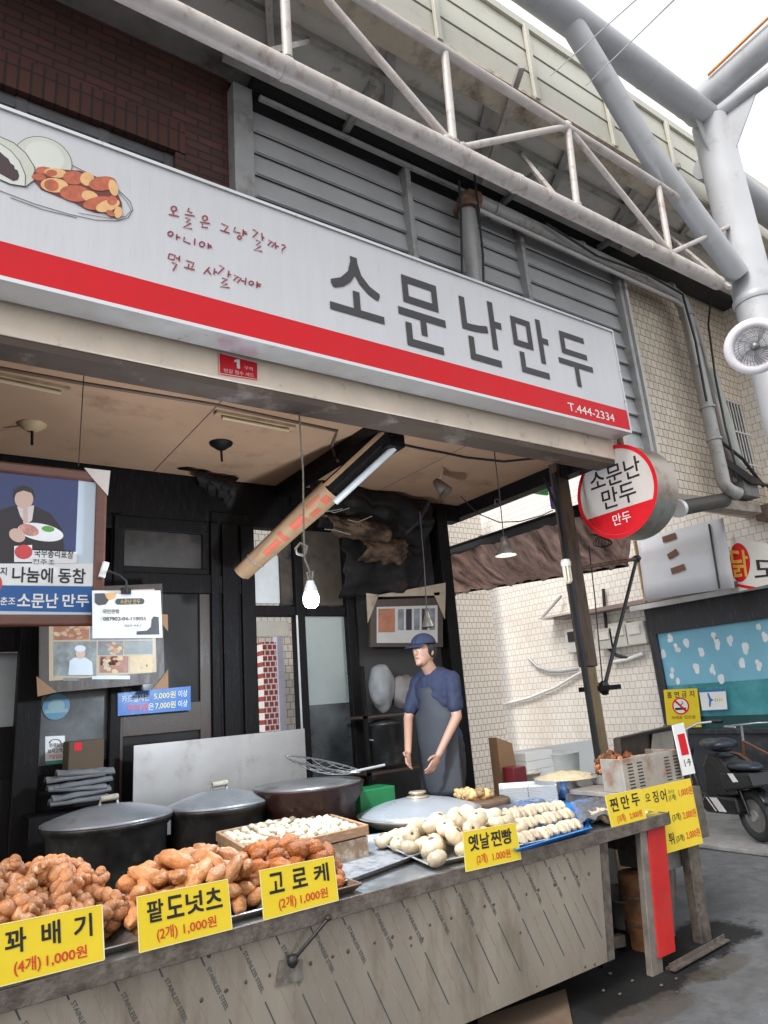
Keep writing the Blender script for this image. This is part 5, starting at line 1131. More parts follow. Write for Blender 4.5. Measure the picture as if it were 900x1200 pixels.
# wooden tray of small dough balls
zt_ = .955; A, B_, C_ = at_z(255, 975, zt_), at_z(375, 951, zt_), at_z(430, 967, zt_); D_ = A + C_ - B_
U_, V_ = (B_ - A), (D_ - A)
t = thing('wooden_tray', (A + C_) / 2 - Vector((0, 0, .1)), 'worn wooden tray of small white dough balls standing on another board', 'tray')
mb = MB()
for a, b in ((A, B_), (B_, C_), (C_, D_), (D_, A)): mb.bar(a - Vector((0, 0, .022)), b - Vector((0, 0, .022)), .022, .05)
mb.build('rim', m_wood, t, bev=.004)
mb = MB(); mb.prism([p_ - Vector((0, 0, .048)) for p_ in (A, D_, C_, B_)], (0, 0, .012)); mb.build('floor_board', m_wood, t)
mb = MB(); mb.prism([A.lerp(C_, k) if False else p_ - Vector((0, 0, .155)) for p_, k in ((A, 0), (D_, 0), (C_, 0), (B_, 0))], (0, 0, .10)); mb.build('lower_board', mat('floury_board', (.30, .21, .14), .7, var=.4, scale=20, dirt=(.6, .55, .48), damt=.5, dscale=20), t)
ps = [proto(egg(.026, .024, .02, .12, k), 'dough_ball', m_rice) for k in range(3)]
for i in range(12):
    for j in range(9):
        u, v = (i + .7 + rg.uniform(-.22, .22)) / 12.6, (j + .7 + rg.uniform(-.22, .22)) / 9.6
        o = ps[rg.randrange(3)].copy(); COL.objects.link(o); o.location = A + U_ * u + V_ * v + Vector((0, 0, -.018 + rg.uniform(0, .016))); o.rotation_euler = (rg.gauss(0, .3), rg.gauss(0, .3), rg.uniform(0, 6))
        tag(o, 'small floury dough ball lying in the worn wooden tray', 'dough ball', 'dough balls in the wooden tray')
retire(ps)
# fried pieces by the fryer
ps = [proto(egg(.03, .022, .018, .7, k, 3.5), 'fried_piece', dough_mat('deep_fried', (.40, .14, .05), (.2, .06, .02), 0, .6, .9)) for k in range(3)]
q = at_y(722, 897, YQ + .34)
fr_heap('fried_piece', 'knobbly deep fried piece heaped beside the fryer box', 'fried food', 'heap of deep fried pieces', ps, (q.x, YQ + .34), .15, .13, .11, .034, 41, base=q.z - .03, lim=60, rnd=1.0)
retire(ps)
c = at_y(722, 897, YQ + .34); mb = MB(); mb.box(c.x - .11, c.x + .3, YQ + .2, YQ + .5, .90, c.z - .05); tag(mb.build('fry_tray', m_steel, bev=.005), 'steel tray holding the heap of deep fried pieces', 'tray')
c = at_z(569, 942, .88)
mb = MB(); q = at_z(571, 944, .84); 
tag(MB().lathe([(.16, 0), (.165, .01), (.165, .035), (.16, .045), (0, .045)], q, n=36).build('chopping_board', m_board), 'round dark wooden chopping board on the counter behind the buns', 'board')
ps = [proto(twist_mesh(k + 3, .09), 'dough_stick', dough_mat('tan_dough', (.62, .40, .18), (.4, .22, .09), 0)) for k in range(2)]
for i in range(16):
    o = ps[i % 2].copy(); COL.objects.link(o); o.location = q + Vector((rg.uniform(-.16, .06), rg.uniform(-.02, .16), .06 + .03 * rg.random())); o.rotation_euler = (rg.gauss(0, .3), rg.gauss(0, .2), rg.uniform(0, 6)); o.scale = (.9, .8, .8); tag(o, 'golden dough stick piled by the chopping board', 'pastry', 'golden dough sticks')
retire(ps)

# ---------------------------------------------------------------- trays, bowls, pots
def tray(name, label, corners, z, h, m, cat='tray', group=None, lip=.018):
    P4 = [Vector((p_[0], p_[1], z)) for p_ in corners]; c = sum(P4, Vector()) / 4; mb = MB()
    inn = [p_.lerp(c, .10) for p_ in P4]; out = [p_ + Vector((0, 0, h)) for p_ in P4]; lp = [(p_ + (p_ - c).normalized() * lip) + Vector((0, 0, h)) for p_ in P4]; und = [p_ - Vector((0, 0, 0)) for p_ in inn]
    lw = [p_ - Vector((0, 0, .004)) for p_ in lp]; o2 = [p_.lerp(c, .05) - Vector((0, 0, .0)) + Vector((0, 0, .0)) for p_ in P4]; bot = [p_ - Vector((0, 0, .003)) for p_ in inn]
    v = inn + out + lp + lw + bot; f = [(0, 1, 2, 3)]
    for i in range(4):
        j = (i + 1) % 4; f += [(i, 4 + i, 4 + j, j), (4 + i, 8 + i, 8 + j, 4 + j), (8 + i, 12 + i, 12 + j, 8 + j), (12 + i, 16 + i, 16 + j, 12 + j)]
    f.append((19, 18, 17, 16)); mb.add(v, f); o = mb.build(name, m, bev=.004); return tag(o, label, cat, group)
tray('metal_tray', 'steel tray under the heap of twisted doughnuts', [(-.1, 2.9), (.80, 2.9), (.80, 3.5), (-.1, 3.5)], .803, .03, m_steel)
tray('metal_tray', 'steel tray under the pale red bean doughnuts', [(.86, 2.9), (1.34, 2.9), (1.36, 3.46), (.86, 3.46)], .803, .03, m_steel)
tray('wood_edged_tray', 'brown wooden tray under the croquettes, its dark rim showing by the price card', [(1.36, 2.88), (1.76, 2.88), (1.78, 3.5), (1.34, 3.5)], .803, .035, m_board)
pc = [at_z(*q, .83) for q in ((396, 1036), (505, 995), (492, 972), (392, 985))]
tray('empty_tray', 'empty scuffed steel tray in the middle of the counter', [(p_.x, p_.y) for p_ in pc], .806, .03, mat('scuffed_tray', (.44, .44, .45), .4, .5, var=.15, scale=30, dirt=(.14, .15, .2), damt=.55, dscale=12))
pc = [at_z(*q, .83) for q in ((502, 1012), (640, 983), (585, 962), (440, 984))]
tray('bun_tray', 'shallow grey metal tray under the steamed buns', [(p_.x, p_.y) for p_ in pc], .804, .028, m_alu)
pc = [at_z(*q, .83) for q in ((604, 996), (691, 970), (672, 942), (588, 952))]
tray('blue_tray', 'bright blue plastic tray carrying the rows of dumplings', [(p_.x, p_.y) for p_ in pc], .804, .03, m_bluetray, group='blue plastic trays')
pc = [at_z(*q, .83) for q in ((680, 966), (752, 945), (735, 925), (630, 936))]
tray('blue_tray', 'blue plastic tray covered with clear film, behind the rows of dumplings', [(p_.x, p_.y) for p_ in pc], .812, .03, m_bluetray, group='blue plastic trays')
pc = [at_z(*q, .83) for q in ((560, 960), (640, 950), (628, 935), (560, 944))]
tray('blue_tray', 'blue plastic tray mostly hidden behind the buns and foam trays', [(p_.x, p_.y) for p_ in pc], .806, .025, m_bluetray, group='blue plastic trays')
# crumpled paper and film
def crumple(name, label, corners, z, amp, seed, m, cat='paper', n=16):
    c4 = [Vector(p_) for p_ in corners]
    def f(u, v):
        p_ = c4[0].lerp(c4[1], u).lerp(c4[3].lerp(c4[2], u), v); return p_ + Vector((0, 0, amp * abs(noise.noise(Vector((u * 4 + seed, v * 4, seed)))) * 1.6 + .5 * amp * noise.noise(Vector((u * 11 + seed, v * 11, 1)))))
    mb = MB(); mb.sheet(f, n, n, smooth=False); return tag(mb.build(name, m), label, cat)
m_film2 = mat('clear_film', (.75, .76, .78), .15, var=.05); bb = m_film2.node_tree.nodes['Principled BSDF']; bb.inputs['Transmission Weight'].default_value = .85; bb.inputs['IOR'].default_value = 1.05
crumple('greaseproof_paper', 'white crumpled paper under the middle of the doughnut heap by the first card', [at_z(115, 1085, .835), at_z(165, 1075, .835), at_z(175, 1050, .86), at_z(118, 1060, .85)], 0, .03, 1, m_whitep)
crumple('greaseproof_paper', 'white paper sticking out beside the red bean doughnut price card', [at_z(265, 1068, .835), at_z(298, 1052, .835), at_z(294, 1036, .86), at_z(262, 1045, .85)], 0, .025, 2, m_whitep)
crumple('greaseproof_paper', 'white crumpled paper between the croquettes and the empty tray', [at_z(350, 1010, .84), at_z(412, 992, .84), at_z(405, 972, .90), at_z(350, 985, .90)], 0, .035, 3, m_whitep)
crumple('plastic_film', 'clear crumpled plastic film over the dumplings by the counter end', [at_z(680, 965, .865), at_z(745, 948, .865), at_z(722, 928, .86), at_z(668, 940, .86)], 0, .018, 4, m_film2, 'film')
crumple('plastic_film', 'clear crumpled plastic bag beside the foam trays', [at_z(585, 962, .85), at_z(632, 952, .85), at_z(640, 936, .85), at_z(580, 945, .85)], 0, .02, 5, m_film2, 'film')
crumple('white_paper', 'white paper hanging over the right counter corner', [at_z(748, 958, .812), at_z(782, 945, .812), at_z(770, 940, .84), at_z(735, 950, .83)], 0, .02, 6, m_whitep)

def pot(loc, r, h0, rim, label, lid=True, m=None, dome=.085):
    x, y = loc; t = thing('cooking_pot', (x, y, h0), label, 'pot'); m = m or mat('black_iron', (.03, .028, .027), .42, .4, var=.4, scale=6, dirt=(.10, .085, .07), damt=.45)
    mb = MB(); mb.lathe([(r * .88, h0), (r * .9, rim - .06), (r * .97, rim - .03), (r, rim - .012), (r, rim), (r * .95, rim), (r * .9, rim - .03)], (x, y, 0), n=56); mb.build('body', m, t)
    if lid:
        ml = mat('dull_lid', (.20, .20, .205), .38, .4, var=.35, scale=3, dirt=(.09, .085, .08), damt=.35, dscale=6)
        mb = MB(); mb.lathe([(r * 1.0, rim + .003), (r * 1.0, rim + .012), (r * .96, rim + .018), (r * .7, rim + dome * .55), (r * .4, rim + dome * .85), (r * .12, rim + dome), (0, rim + dome)], (x, y, 0), n=56); l_ = mb.build('lid', ml, t)
        mb = MB(); mb.tube([(x - .05, y, rim + dome - .005), (x - .045, y, rim + dome + .03), (x + .045, y, rim + dome + .03), (x + .05, y, rim + dome - .005)], .011, 8); mb.build('handle', m_grey, l_)
        mb = MB(); mb.tube([(x - .05, y - .012, rim + dome + .033), (x + .05, y - .008, rim + dome + .036)], .018, 8); mb.build('cloth_wrap', mat('rag', (.3, .26, .2), .9, var=.4, scale=40), l_)
    return t
def pot_px(Lp, Rp, z):
    a, b = at_z(*Lp, z), at_z(*Rp, z); r = (a - b).length / 2; c = (a + b) / 2; return (c.x, c.y), r
c, r = pot_px((57, 965), (198, 955), 1.06); t1_ = pot(c, r, .5, 1.06, 'black pot with a dull domed lid in front of the left door')
c, r = pot_px((193, 948), (320, 936), 1.06); pot(c, r * .97, .5, 1.06, 'black pot with a dull domed lid in front of the steel splash sheet')
c, r = pot_px((303, 921), (422, 915), 1.12)
t = thing('cooking_pan', (c[0], c[1], .6), 'wide burgundy pan with flat lid and a wire skimmer on top', 'pan')
mb = MB(); mb.lathe([(r * .8, .6), (r * .83, .98), (r * .98, 1.05), (r, 1.10), (r * 1.02, 1.112), (r * .96, 1.112), (r * .9, 1.09)], (c[0], c[1], 0), n=56); mb.build('body', mat('burgundy_enamel', (.032, .014, .013), .35, .3, var=.3), t)
mb = MB(); mb.lathe([(r * .97, 1.113), (r * .97, 1.122), (r * .6, 1.135), (0, 1.14)], (c[0], c[1], 0), n=56); mb.build('lid', mat('flat_lid', (.16, .15, .145), .4, .6, var=.3), t)
# skimmer
a, b, d_ = at_z(344, 886, 1.27), at_z(411, 905, 1.17), at_z(385, 921, 1.14)
t = thing('wire_skimmer', (a + b) / 2, 'round wire skimmer lying tilted on the burgundy pan', 'skimmer')
cc = (a + b) / 2; uu = (b - a) / 2; vv = Vector((.10, -.16, -.02)); nn_ = uu.cross(vv).normalized(); nn_ = nn_ if nn_.z > 0 else -nn_
mb = MB(); mb.tube([cc + uu * math.cos(x) + vv * math.sin(x) for x in [i * .21 for i in range(31)]], .006, 6); mb.build('hoop', m_steel, t)
mb = MB()
for k in range(-3, 4):
    s_ = k / 3.6; L_ = math.sqrt(1 - s_ * s_); mb.tube([cc + vv * s_ + uu * q_ * L_ - nn_ * .06 * (1 - s_ * s_) * (1 - q_ * q_) for q_ in [i / 5 - 1 for i in range(11)]], .002, 4); mb.tube([cc + uu * s_ + vv * q_ * L_ - nn_ * .06 * (1 - s_ * s_) * (1 - q_ * q_) for q_ in [i / 5 - 1 for i in range(11)]], .002, 4)
mb.build('mesh_basket', m_grey, t)
mb = MB(); mb.tube([b, b + Vector((.24, -.05, .02))], .009, 8); mb.build('handle', m_grey, t)
# stove under the pots
mb = MB(); mb.box(.5, 3.0, 4.35, 5.2, .4, .50); mb.box(.5, 3.0, 4.3, 5.2, .0, .399); tag(mb.build('stove_bench', m_soot), 'low black stove bench under the three pots', 'stove')
# splash sheet
a, b = at_y(157, 870, 5.25), at_y(357, 857, 5.25); zz = (a.z + b.z) / 2
mb = MB(); mb.box(a.x, b.x, 5.25, 5.262, .82, zz); tag(mb.build('splash_sheet', mat('splash_steel', (.40, .37, .35), .42, .55, var=.1, scale=2, dirt=(.26, .22, .18), damt=.35)), 'plain grey steel splash sheet standing behind the pots', 'steel sheet')
# big bowl with lid
a, b = at_z(420, 956, .89), at_z(563, 946, .89); r = (a - b).length / 2; c = (a + b) / 2
t = thing('lidded_bowl', (c.x, c.y, .8), 'large shiny steel bowl with a domed lid in the middle of the counter', 'bowl')
mb = MB(); mb.lathe([(r * .55, .802), (r * .8, .83), (r * .95, .875), (r * 1.02, .89), (r * 1.02, .894), (r * .95, .89)], (c.x, c.y, 0), n=64); mb.build('bowl', mat('bowl_steel', (.50, .45, .39), .35, .5, var=.1), t)
mb = MB(); mb.lathe([(r * .97, .893), (r * .97, .902), (r * .9, .912), (r * .6, .95), (r * .3, .972), (r * .12, .977), (0, .978)], (c.x, c.y, 0), n=64); l_ = mb.build('lid', mat('lid_steel', (.46, .475, .50), .34, .45, var=.08, scale=2), t)
mb = MB(); mb.lathe([(.07, .976), (.075, .985), (.05, .99), (.04, .998), (.06, 1.005), (.055, 1.015), (0, 1.018)], (c.x, c.y, 0), n=24); mb.build('knob', mat('brassy_knob', (.5, .42, .3), .4, .6), l_)
# work table behind right end
W = thing('work_table', (4.15, 4.3, 0), 'grey steel work table behind the counter end', 'table')
mb = MB(); mb.box(3.45, 4.78, 3.97, 4.75, .765, .79); mb.build('table_top', m_steeltop, W, bev=.004)
for x, y in ((3.5, 4.02), (4.72, 4.02), (3.5, 4.7), (4.72, 4.7)):
    mb = MB(); mb.box(x - .02, x + .02, y - .02, y + .02, .0 if x > 4.9 else .4, .765); mb.build('leg', m_rim, W)
# foam trays
c = (at_z(590, 942, .82) + at_z(656, 936, .82)) / 2 + Vector((.05, .12, 0)); Mz_ = rot(0, 0, -.75)
for s_ in range(2):
    for k in range(9):
        mb = MB(); cc = Vector((c.x + s_ * .20 * math.cos(-.75) - .1, c.y + s_ * .20 * math.sin(-.75), .812 + k * .013)); w_, d_ = .105, .16
        q_ = [Mz_ @ Vector((sx * w_, sy * d_, .014)) for sx, sy in ((-1, -1), (1, -1), (1, 1), (-1, 1))]; lo = [Mz_ @ Vector((sx * w_ * .86, sy * d_ * .88, 0)) for sx, sy in ((-1, -1), (1, -1), (1, 1), (-1, 1))]; inn = [p_ * .93 + Vector((0, 0, .001)) for p_ in q_]; li = [p_ * .97 + Vector((0, 0, .003)) for p_ in lo]
        v = [cc + p_ for p_ in lo + q_ + inn + li]; f = [(3, 2, 1, 0), (12, 13, 14, 15)]
        for i in range(4): j = (i + 1) % 4; f += [(i, j, 4 + j, 4 + i), (4 + i, 4 + j, 8 + j, 8 + i), (8 + i, 8 + j, 12 + j, 12 + i)]
        mb.add(v, f); od = ['ninth', 'eighth', 'seventh', 'sixth', 'fifth', 'fourth', 'third', 'second', 'topmost'][k]; tag(mb.build('foam_tray', m_foam), '%s white foam food tray from the top of the stack nearer the chopping board' % od if s_ == 0 else '%s white foam food tray from the top of the stack beside the mixing bowl' % od, 'foam tray', 'left stack of foam trays' if s_ == 0 else 'right stack of foam trays')
# mixing bowl of filling
a, b = at_z(626, 912, .95), at_z(702, 909, .95); r = (a - b).length / 2; c = (a + b) / 2
t = thing('mixing_bowl', (c.x, c.y, .8), 'steel mixing bowl full of pale crumbly filling', 'bowl')
mb = MB(); mb.lathe([(r * .5, .802), (r * .75, .83), (r * .93, .90), (r * 1.0, .948), (r * 1.04, .952), (r * .97, .948)], (c.x, c.y, 0), n=56); mb.build('bowl', mat('bluish_steel', (.50, .53, .58), .22, .9, var=.05), t)
mb = MB()
def fill(u, v):
    a_ = 2 * math.pi * u; rr_ = r * .97 * v; x, y = c.x + rr_ * math.cos(a_), c.y + rr_ * math.sin(a_); return Vector((x, y, .945 + .045 * (1 - v * v) + .014 * noise.noise(Vector((x * 22, y * 22, 0))) * (v < .97)))
mb.sheet(fill, 48, 18); mb.build('filling', mat('filling', (.62, .50, .32), .8, var=.25, scale=60, bump=.8, bscale=120), t)
a, b = at_z(592, 909, .93), at_z(640, 907, .93); r = (a - b).length / 2; c = (a + b) / 2 + Vector((.1, .15, 0))
mb = MB(); mb.lathe([(r * .6, .80), (r * .98, .925), (r * 1.04, .93), (r * .95, .925), (0, .90)], (c.x, c.y, 0), n=40); tag(mb.build('flour_bowl', mat('cream_bowl', (.68, .60, .48), .5)), 'cream coloured bowl behind the foam trays', 'bowl')
# white bucket, boxes, maroon box behind
y_ = 4.55
a, b = at_y(640, 884, y_), at_y(671, 880, y_); r = (a - b).length / 2; c = (a + b) / 2
mb = MB(); mb.lathe([(r * .82, .79), (r * .98, a.z - .01), (r * 1.05, a.z), (r * .95, a.z - .005), (r * .8, .82)], (c.x, y_, 0), n=36); tag(mb.build('white_bucket', mat('white_plastic', (.60, .60, .58), .4, dirt=(.45, .44, .42))), 'white plastic bucket standing on the work table by the pillar', 'bucket')
a, b = at_y(608, 900, 4.6), at_y(637, 878, 4.6)
for k in range(4):
    z0 = .79 + (b.z - .79) * k / 4; mb = MB(); mb.box(a.x, b.x, 4.5, 4.7, z0 + .002, z0 + (b.z - .79) / 4); tag(mb.build('flat_white_box', m_foam, bev=.004), ['bottom', 'second lowest', 'second highest', 'topmost'][k] + ' flat white box in the stack beside the white bucket', 'box', 'stack of flat white boxes')
a, b = at_y(597, 908, 4.3), at_y(611, 897, 4.3); mb = MB(); mb.box(a.x, b.x, 4.25, 4.38, .79, b.z); tag(mb.build('maroon_tin', mat('maroon', (.14, .015, .02), .4), bev=.008), 'small maroon tin beside the cardboard on the work table', 'tin')
a, b = at_y(586, 900, 4.42), at_y(599, 862, 4.42); mb = MB(); mb.prism([(a.x, 4.42, .79), (b.x + .03, 4.42, .79), (b.x, 4.42, b.z * .95), (a.x, 4.42, b.z)], (0, .1, 0)); tag(mb.build('cardboard_piece', m_card), 'upright brown cardboard piece behind the person', 'cardboard')
a = at_y(680, 900, 4.95); mb = MB(); mb.box(4.95, 6.6, 5.3, 5.34, .3, 1.02); tag(mb.build('low_screen', m_foam), 'white low panel standing behind the pillar', 'panel')
a, b = at_y(430, 948, 4.3), at_y(447, 930, 4.3)
mb = MB(); mb.box(a.x - .05, b.x + .12, 4.3, 4.5, .70, b.z + .04); tag(mb.build('green_crate', mat('green_plastic', (.01, .16, .05), .4), bev=.008), 'small green plastic crate between the pan and the big lidded bowl', 'crate')
mb = MB(); mb.box(a.x - .1, b.x + .2, 4.25, 4.6, .4, .699); tag(mb.build('supply_bench', m_soot), 'dark low bench holding the green crate', 'bench')

# ================================================================ STALL FITTINGS
# bare bulb on a rope
yb = 3.66
c = at_y(364.5, 700, yb); top = at_y(350, 474, yb); top.z = min(top.z, 3.455)
t = thing('bare_bulb', (c.x, yb, c.z - .07), 'lit white bare bulb hanging from a knotted rope over the pots', 'light bulb')
mb = MB(); mb.lathe([(0, -.066), (.020, -.064), (.037, -.053), (.048, -.032), (.050, -.007), (.046, .016), (.037, .032)], c, n=28)
mb.build('globe', mat('lit_globe', (.62, .84, 1.0), .4, var=0, emit=6, rvar=0), t)
mb = MB(); mb.lathe([(.042, .032), (.038, .055), (.026, .085), (.022, .10), (0, .10)], c, n=24); mb.build('cap', mat('bulb_cap', (.75, .78, .82), .4), t)
rg = random.Random(9); k0 = c + Vector((0, 0, .10)); k1 = at_y(357, 655, yb); k2 = at_y(356, 627, yb)
mb = MB(); mb.tube([k0, k0.lerp(k1, .5) + Vector((.012, 0, 0)), k1, k2 + Vector((.0, 0, -.02)), k2, top.lerp(k2, .5) + Vector((.012, 0, 0)), top], .006, 6)
mb.tube([k1 + Vector((.0, 0, .02)), k1 + Vector((-.05, 0, .03)), k1 + Vector((-.06, 0, .06)), k1 + Vector((-.02, .01, .10)), k1 + Vector((.02, 0, .08)), k1 + Vector((.005, 0, .03))], .009, 6)
mb.tube([k0 + Vector((-.01, 0, 0)), k0 + Vector((-.018, 0, .05)), k0 + Vector((.02, 0, .06)), k0 + Vector((.012, 0, .0))], .008, 6); mb.build('rope', m_rope, t)
pl = bpy.data.lights.new('bulb_light', 'POINT'); pl.energy = 80; pl.color = (.72, .86, 1); pl.shadow_soft_size = .06; lo = bpy.data.objects.new('bulb_light', pl); COL.objects.link(lo); lo.location = Vector((c.x, yb, c.z - .14)) - ORG[t.name]; lo.parent = t
# pendant lamps
def pendant(px, py, y, pxt, pyt, label, lit, r=.085):
    c = at_y(px, py, y); tp = at_y(pxt, pyt, y); t = thing('pendant_lamp', c, label, 'lamp')
    mb = MB(); mb.lathe([(r, 0), (r * .93, .02), (r * .6, .06), (r * .35, .10), (r * .32, .15), (0, .155)], c, n=28); mb.build('lamp_shade', mat('smoky_shade', (.13, .11, .095), .35, .4, var=.3), t)
    mb = MB(); mb.lathe([(0, .006), (r * .92, .006)], c, n=28); mb.build('lamp_glass', mat('lit_glass', (1, .97, .9), .4, emit=5, var=0, rvar=0) if lit else m_grey, t)
    mb = MB(); mb.tube([c + Vector((0, 0, .15)), c.lerp(tp, .5) + Vector((.006, 0, .05)), tp], .005, 6)
    if lit: q = at_y(583, 589, y); mb.tube([q + Vector((.03 * math.cos(a), 0, .03 * math.sin(a))) for a in [i * .5 for i in range(14)]], .006, 5)
    mb.build('cord', m_cable, t); return t
t = pendant(593, 651, 3.8, 578, 519, 'lit pendant lamp hanging in front of the brown awning', True)
pl2 = bpy.data.lights.new('pendant_light', 'POINT'); pl2.energy = 6; pl2.shadow_soft_size = .05; lo = bpy.data.objects.new('pendant_light', pl2); COL.objects.link(lo); lo.location = (0, 0, -.06); lo.parent = t
pendant(502, 735, 4.3, 492, 600, 'unlit dark pendant lamp hanging before the framed photo strip', False, .055)
# CFL beside the pillar
c = at_y(663, 660, 3.85); t = thing('tube_bulb', c - Vector((0, 0, .17)), 'unlit cream compact tube bulb hanging beside the pillar', 'light bulb')
mb = MB(); mb.lathe([(.04, -.03), (.045, 0), (.035, .03), (0, .04)], c, n=18); mb.build('base', m_offwhite, t)
mb = MB()
for k in range(3):
    a = k * 1.05; d = Vector((math.cos(a), math.sin(a), 0)); mb.tube([c + d * .026 + Vector((0, 0, -.02)), c + d * .026 + Vector((0, 0, -.15)), c + d * .012 + Vector((0, 0, -.168)), c - d * .012 + Vector((0, 0, -.168)), c - d * .026 + Vector((0, 0, -.15)), c - d * .026 + Vector((0, 0, -.02))], .010, 8)
mb.build('glass_tube', mat('cream_tube', (.72, .66, .52), .35), t)
mb = MB(); mb.tube([c + Vector((0, 0, .03)), at_y(655, 600, 3.85), at_y(637, 560, 3.85)], .012, 6); mb.build('chain', m_soot, t)
# ceiling fittings
for (px, py), lb, m in (((38, 497), 'cream smoke detector on the ceiling above the framed banner', m_offwhite), ((259, 519), 'dark smoke detector on the ceiling left of the roped bulb', m_soot)):
    c = at_z(px, py, 3.60); t = thing('smoke_detector', (c.x, c.y, 3.5), lb, 'detector')
    mb = MB(); mb.lathe([(.0, -.05), (.035, -.05), (.06, -.03), (.085, -.012), (.09, 0)], (c.x, c.y, 3.598), n=28); mb.build('cover', mat('old_cream', (.42, .28, .15), .6) if m is m_offwhite else m, t)
    mb = MB(); mb.tube([(c.x, c.y, 3.55), (c.x + .005, c.y, 3.45)], .009, 6); mb.build('stem', m_soot, t)
def batten(a, b, lb):
    A, B_ = at_z(*a, 3.59), at_z(*b, 3.59); t = thing('fluorescent_lamp', (A + B_) / 2, lb, 'lamp')
    mb = MB(); mb.bar(A, B_, .055, .03); mb.build('batten', mat('tan_batten', (.42, .29, .17), .6, dirt=(.15, .09, .05)), t, bev=.004)
    mb = MB(); mb.tube([A + Vector((.05, 0, -.03)), B_ + Vector((-.05, 0, -.03))], .014, 8); mb.build('tube', mat('old_tube', (.5, .36, .22), .4), t)
batten((252, 483), (345, 501), 'unlit tan fluorescent lamp on the ceiling above the roped bulb'); batten((-30, 434), (82, 457), 'unlit tan fluorescent lamp on the ceiling at the left edge')
mb = MB(); P_ = [at_z(*q, 3.592) for q in ((-40, 424), (90, 448), (250, 474), (395, 505))]; mb.tube(P_ + [P_[-1] + Vector((.1, .25, -.02)), P_[-1] + Vector((.2, .34, -.1))], .013, 8); tag(mb.build('ceiling_conduit', mat('dark_brown_conduit', (.12, .07, .045), .5)), 'long brown conduit running along the ceiling behind the cream beam', 'conduit')
mb = MB(); mb.tube([at_z(*q, 3.6) for q in ((466, 520), (500, 527), (522, 531), (545, 536), (590, 541), (640, 536))], .010, 6); tag(mb.build('ceiling_cable', m_cable), 'black cable sagging along the ceiling right of the cardboard wrapped lamp', 'cable')
mb = MB(); mb.tube([at_y(*q, 4.9) for q in ((475, 625), (490, 612), (498, 598), (503, 588))], .016, 6); mb.tube([at_y(*q, 4.9) for q in ((540, 582), (560, 602), (585, 612), (610, 611), (635, 604), (648, 598))], .006, 5); tag(mb.build('hanging_cable', m_cable), 'thin black cable looping above the awning', 'cable')
# cardboard wrapped lamp
A, B_ = at_z(456, 512, 3.50), at_y(283, 672, 4.95); d = (B_ - A)
t = thing('wrapped_lamp', (A + B_) / 2, 'fluorescent lamp housing half wrapped in printed brown cardboard, slanting under the ceiling', 'lamp')
M_ = lambda k: A + d * k
mb = MB(); mb.bar(M_(-.02), M_(.42), .17, .10); mb.bar(M_(0), M_(.45), .10, .05) if False else None; mb.build('housing', m_soot, t)
mb = MB(); mb.tube([M_(.03) + Vector((.05, -.05, -.06)), M_(.42) + Vector((.05, -.05, -.06))], .028, 8); mb.build('tube', mat('grey_tube', (.45, .44, .43), .35), t)
mb = MB(); mb.bar(M_(.0) + Vector((-.07, -.06, .02)), M_(.40) + Vector((-.07, -.06, .02)), .05, .02); mb.build('cardboard_flap', m_card, t)
dn = d.normalized(); sx_ = dn.cross(Vector((0, 0, 1))).normalized(); sz_ = sx_.cross(dn)
mb = MB()
def wrap(u, v):
    a = 2 * math.pi * v; k = .38 + .62 * u; w_ = .118 - .035 * u; e = 2.6
    ca, sa = math.cos(a), math.sin(a); x = math.copysign(abs(ca) ** (2 / e), ca) * w_; z = math.copysign(abs(sa) ** (2 / e), sa) * w_ * .66
    n_ = .008 * noise.noise(Vector((u * 6, ca * 2, sa * 2))); return M_(k) + sx_ * (x + n_) + sz_ * (z + n_)
mb.sheet(wrap, 30, 28); wr = mb.build('cardboard_wrap', m_card, t)
mb = MB()
for u0, u1, v0, v1 in ((.04, .10, .60, .72), (.08, .22, .52, .56), (.28, .42, .56, .70), (.50, .54, .52, .74), (.56, .72, .58, .70), (.16, .24, .66, .74)):
    mb.sheet(lambda u, v: wrap(u0 + (u1 - u0) * u, v0 + (v1 - v0) * v) + (wrap(u0 + (u1 - u0) * u, v0 + (v1 - v0) * v) - M_(.38 + .62 * (u0 + (u1 - u0) * u))).normalized() * .004, 6, 6)
o = mb.build('red_print', m_cardred, wr)
mb = MB(); mb.tube([wrap(.84, v / 16) * 1.0 for v in range(17)], .007, 6); mb.tube([wrap(.66, v / 16) for v in range(17)], .003, 5); mb.build('tie', m_rope, wr)
mb = MB(); mb.bar(at_z(452, 508, 3.50), at_z(440, 500, 3.62), .05, .05); mb.box(A.x - .06, A.x + .08, A.y - .08, A.y + .08, 3.40, 3.62); mb.build('hanger_box', m_soot, t)
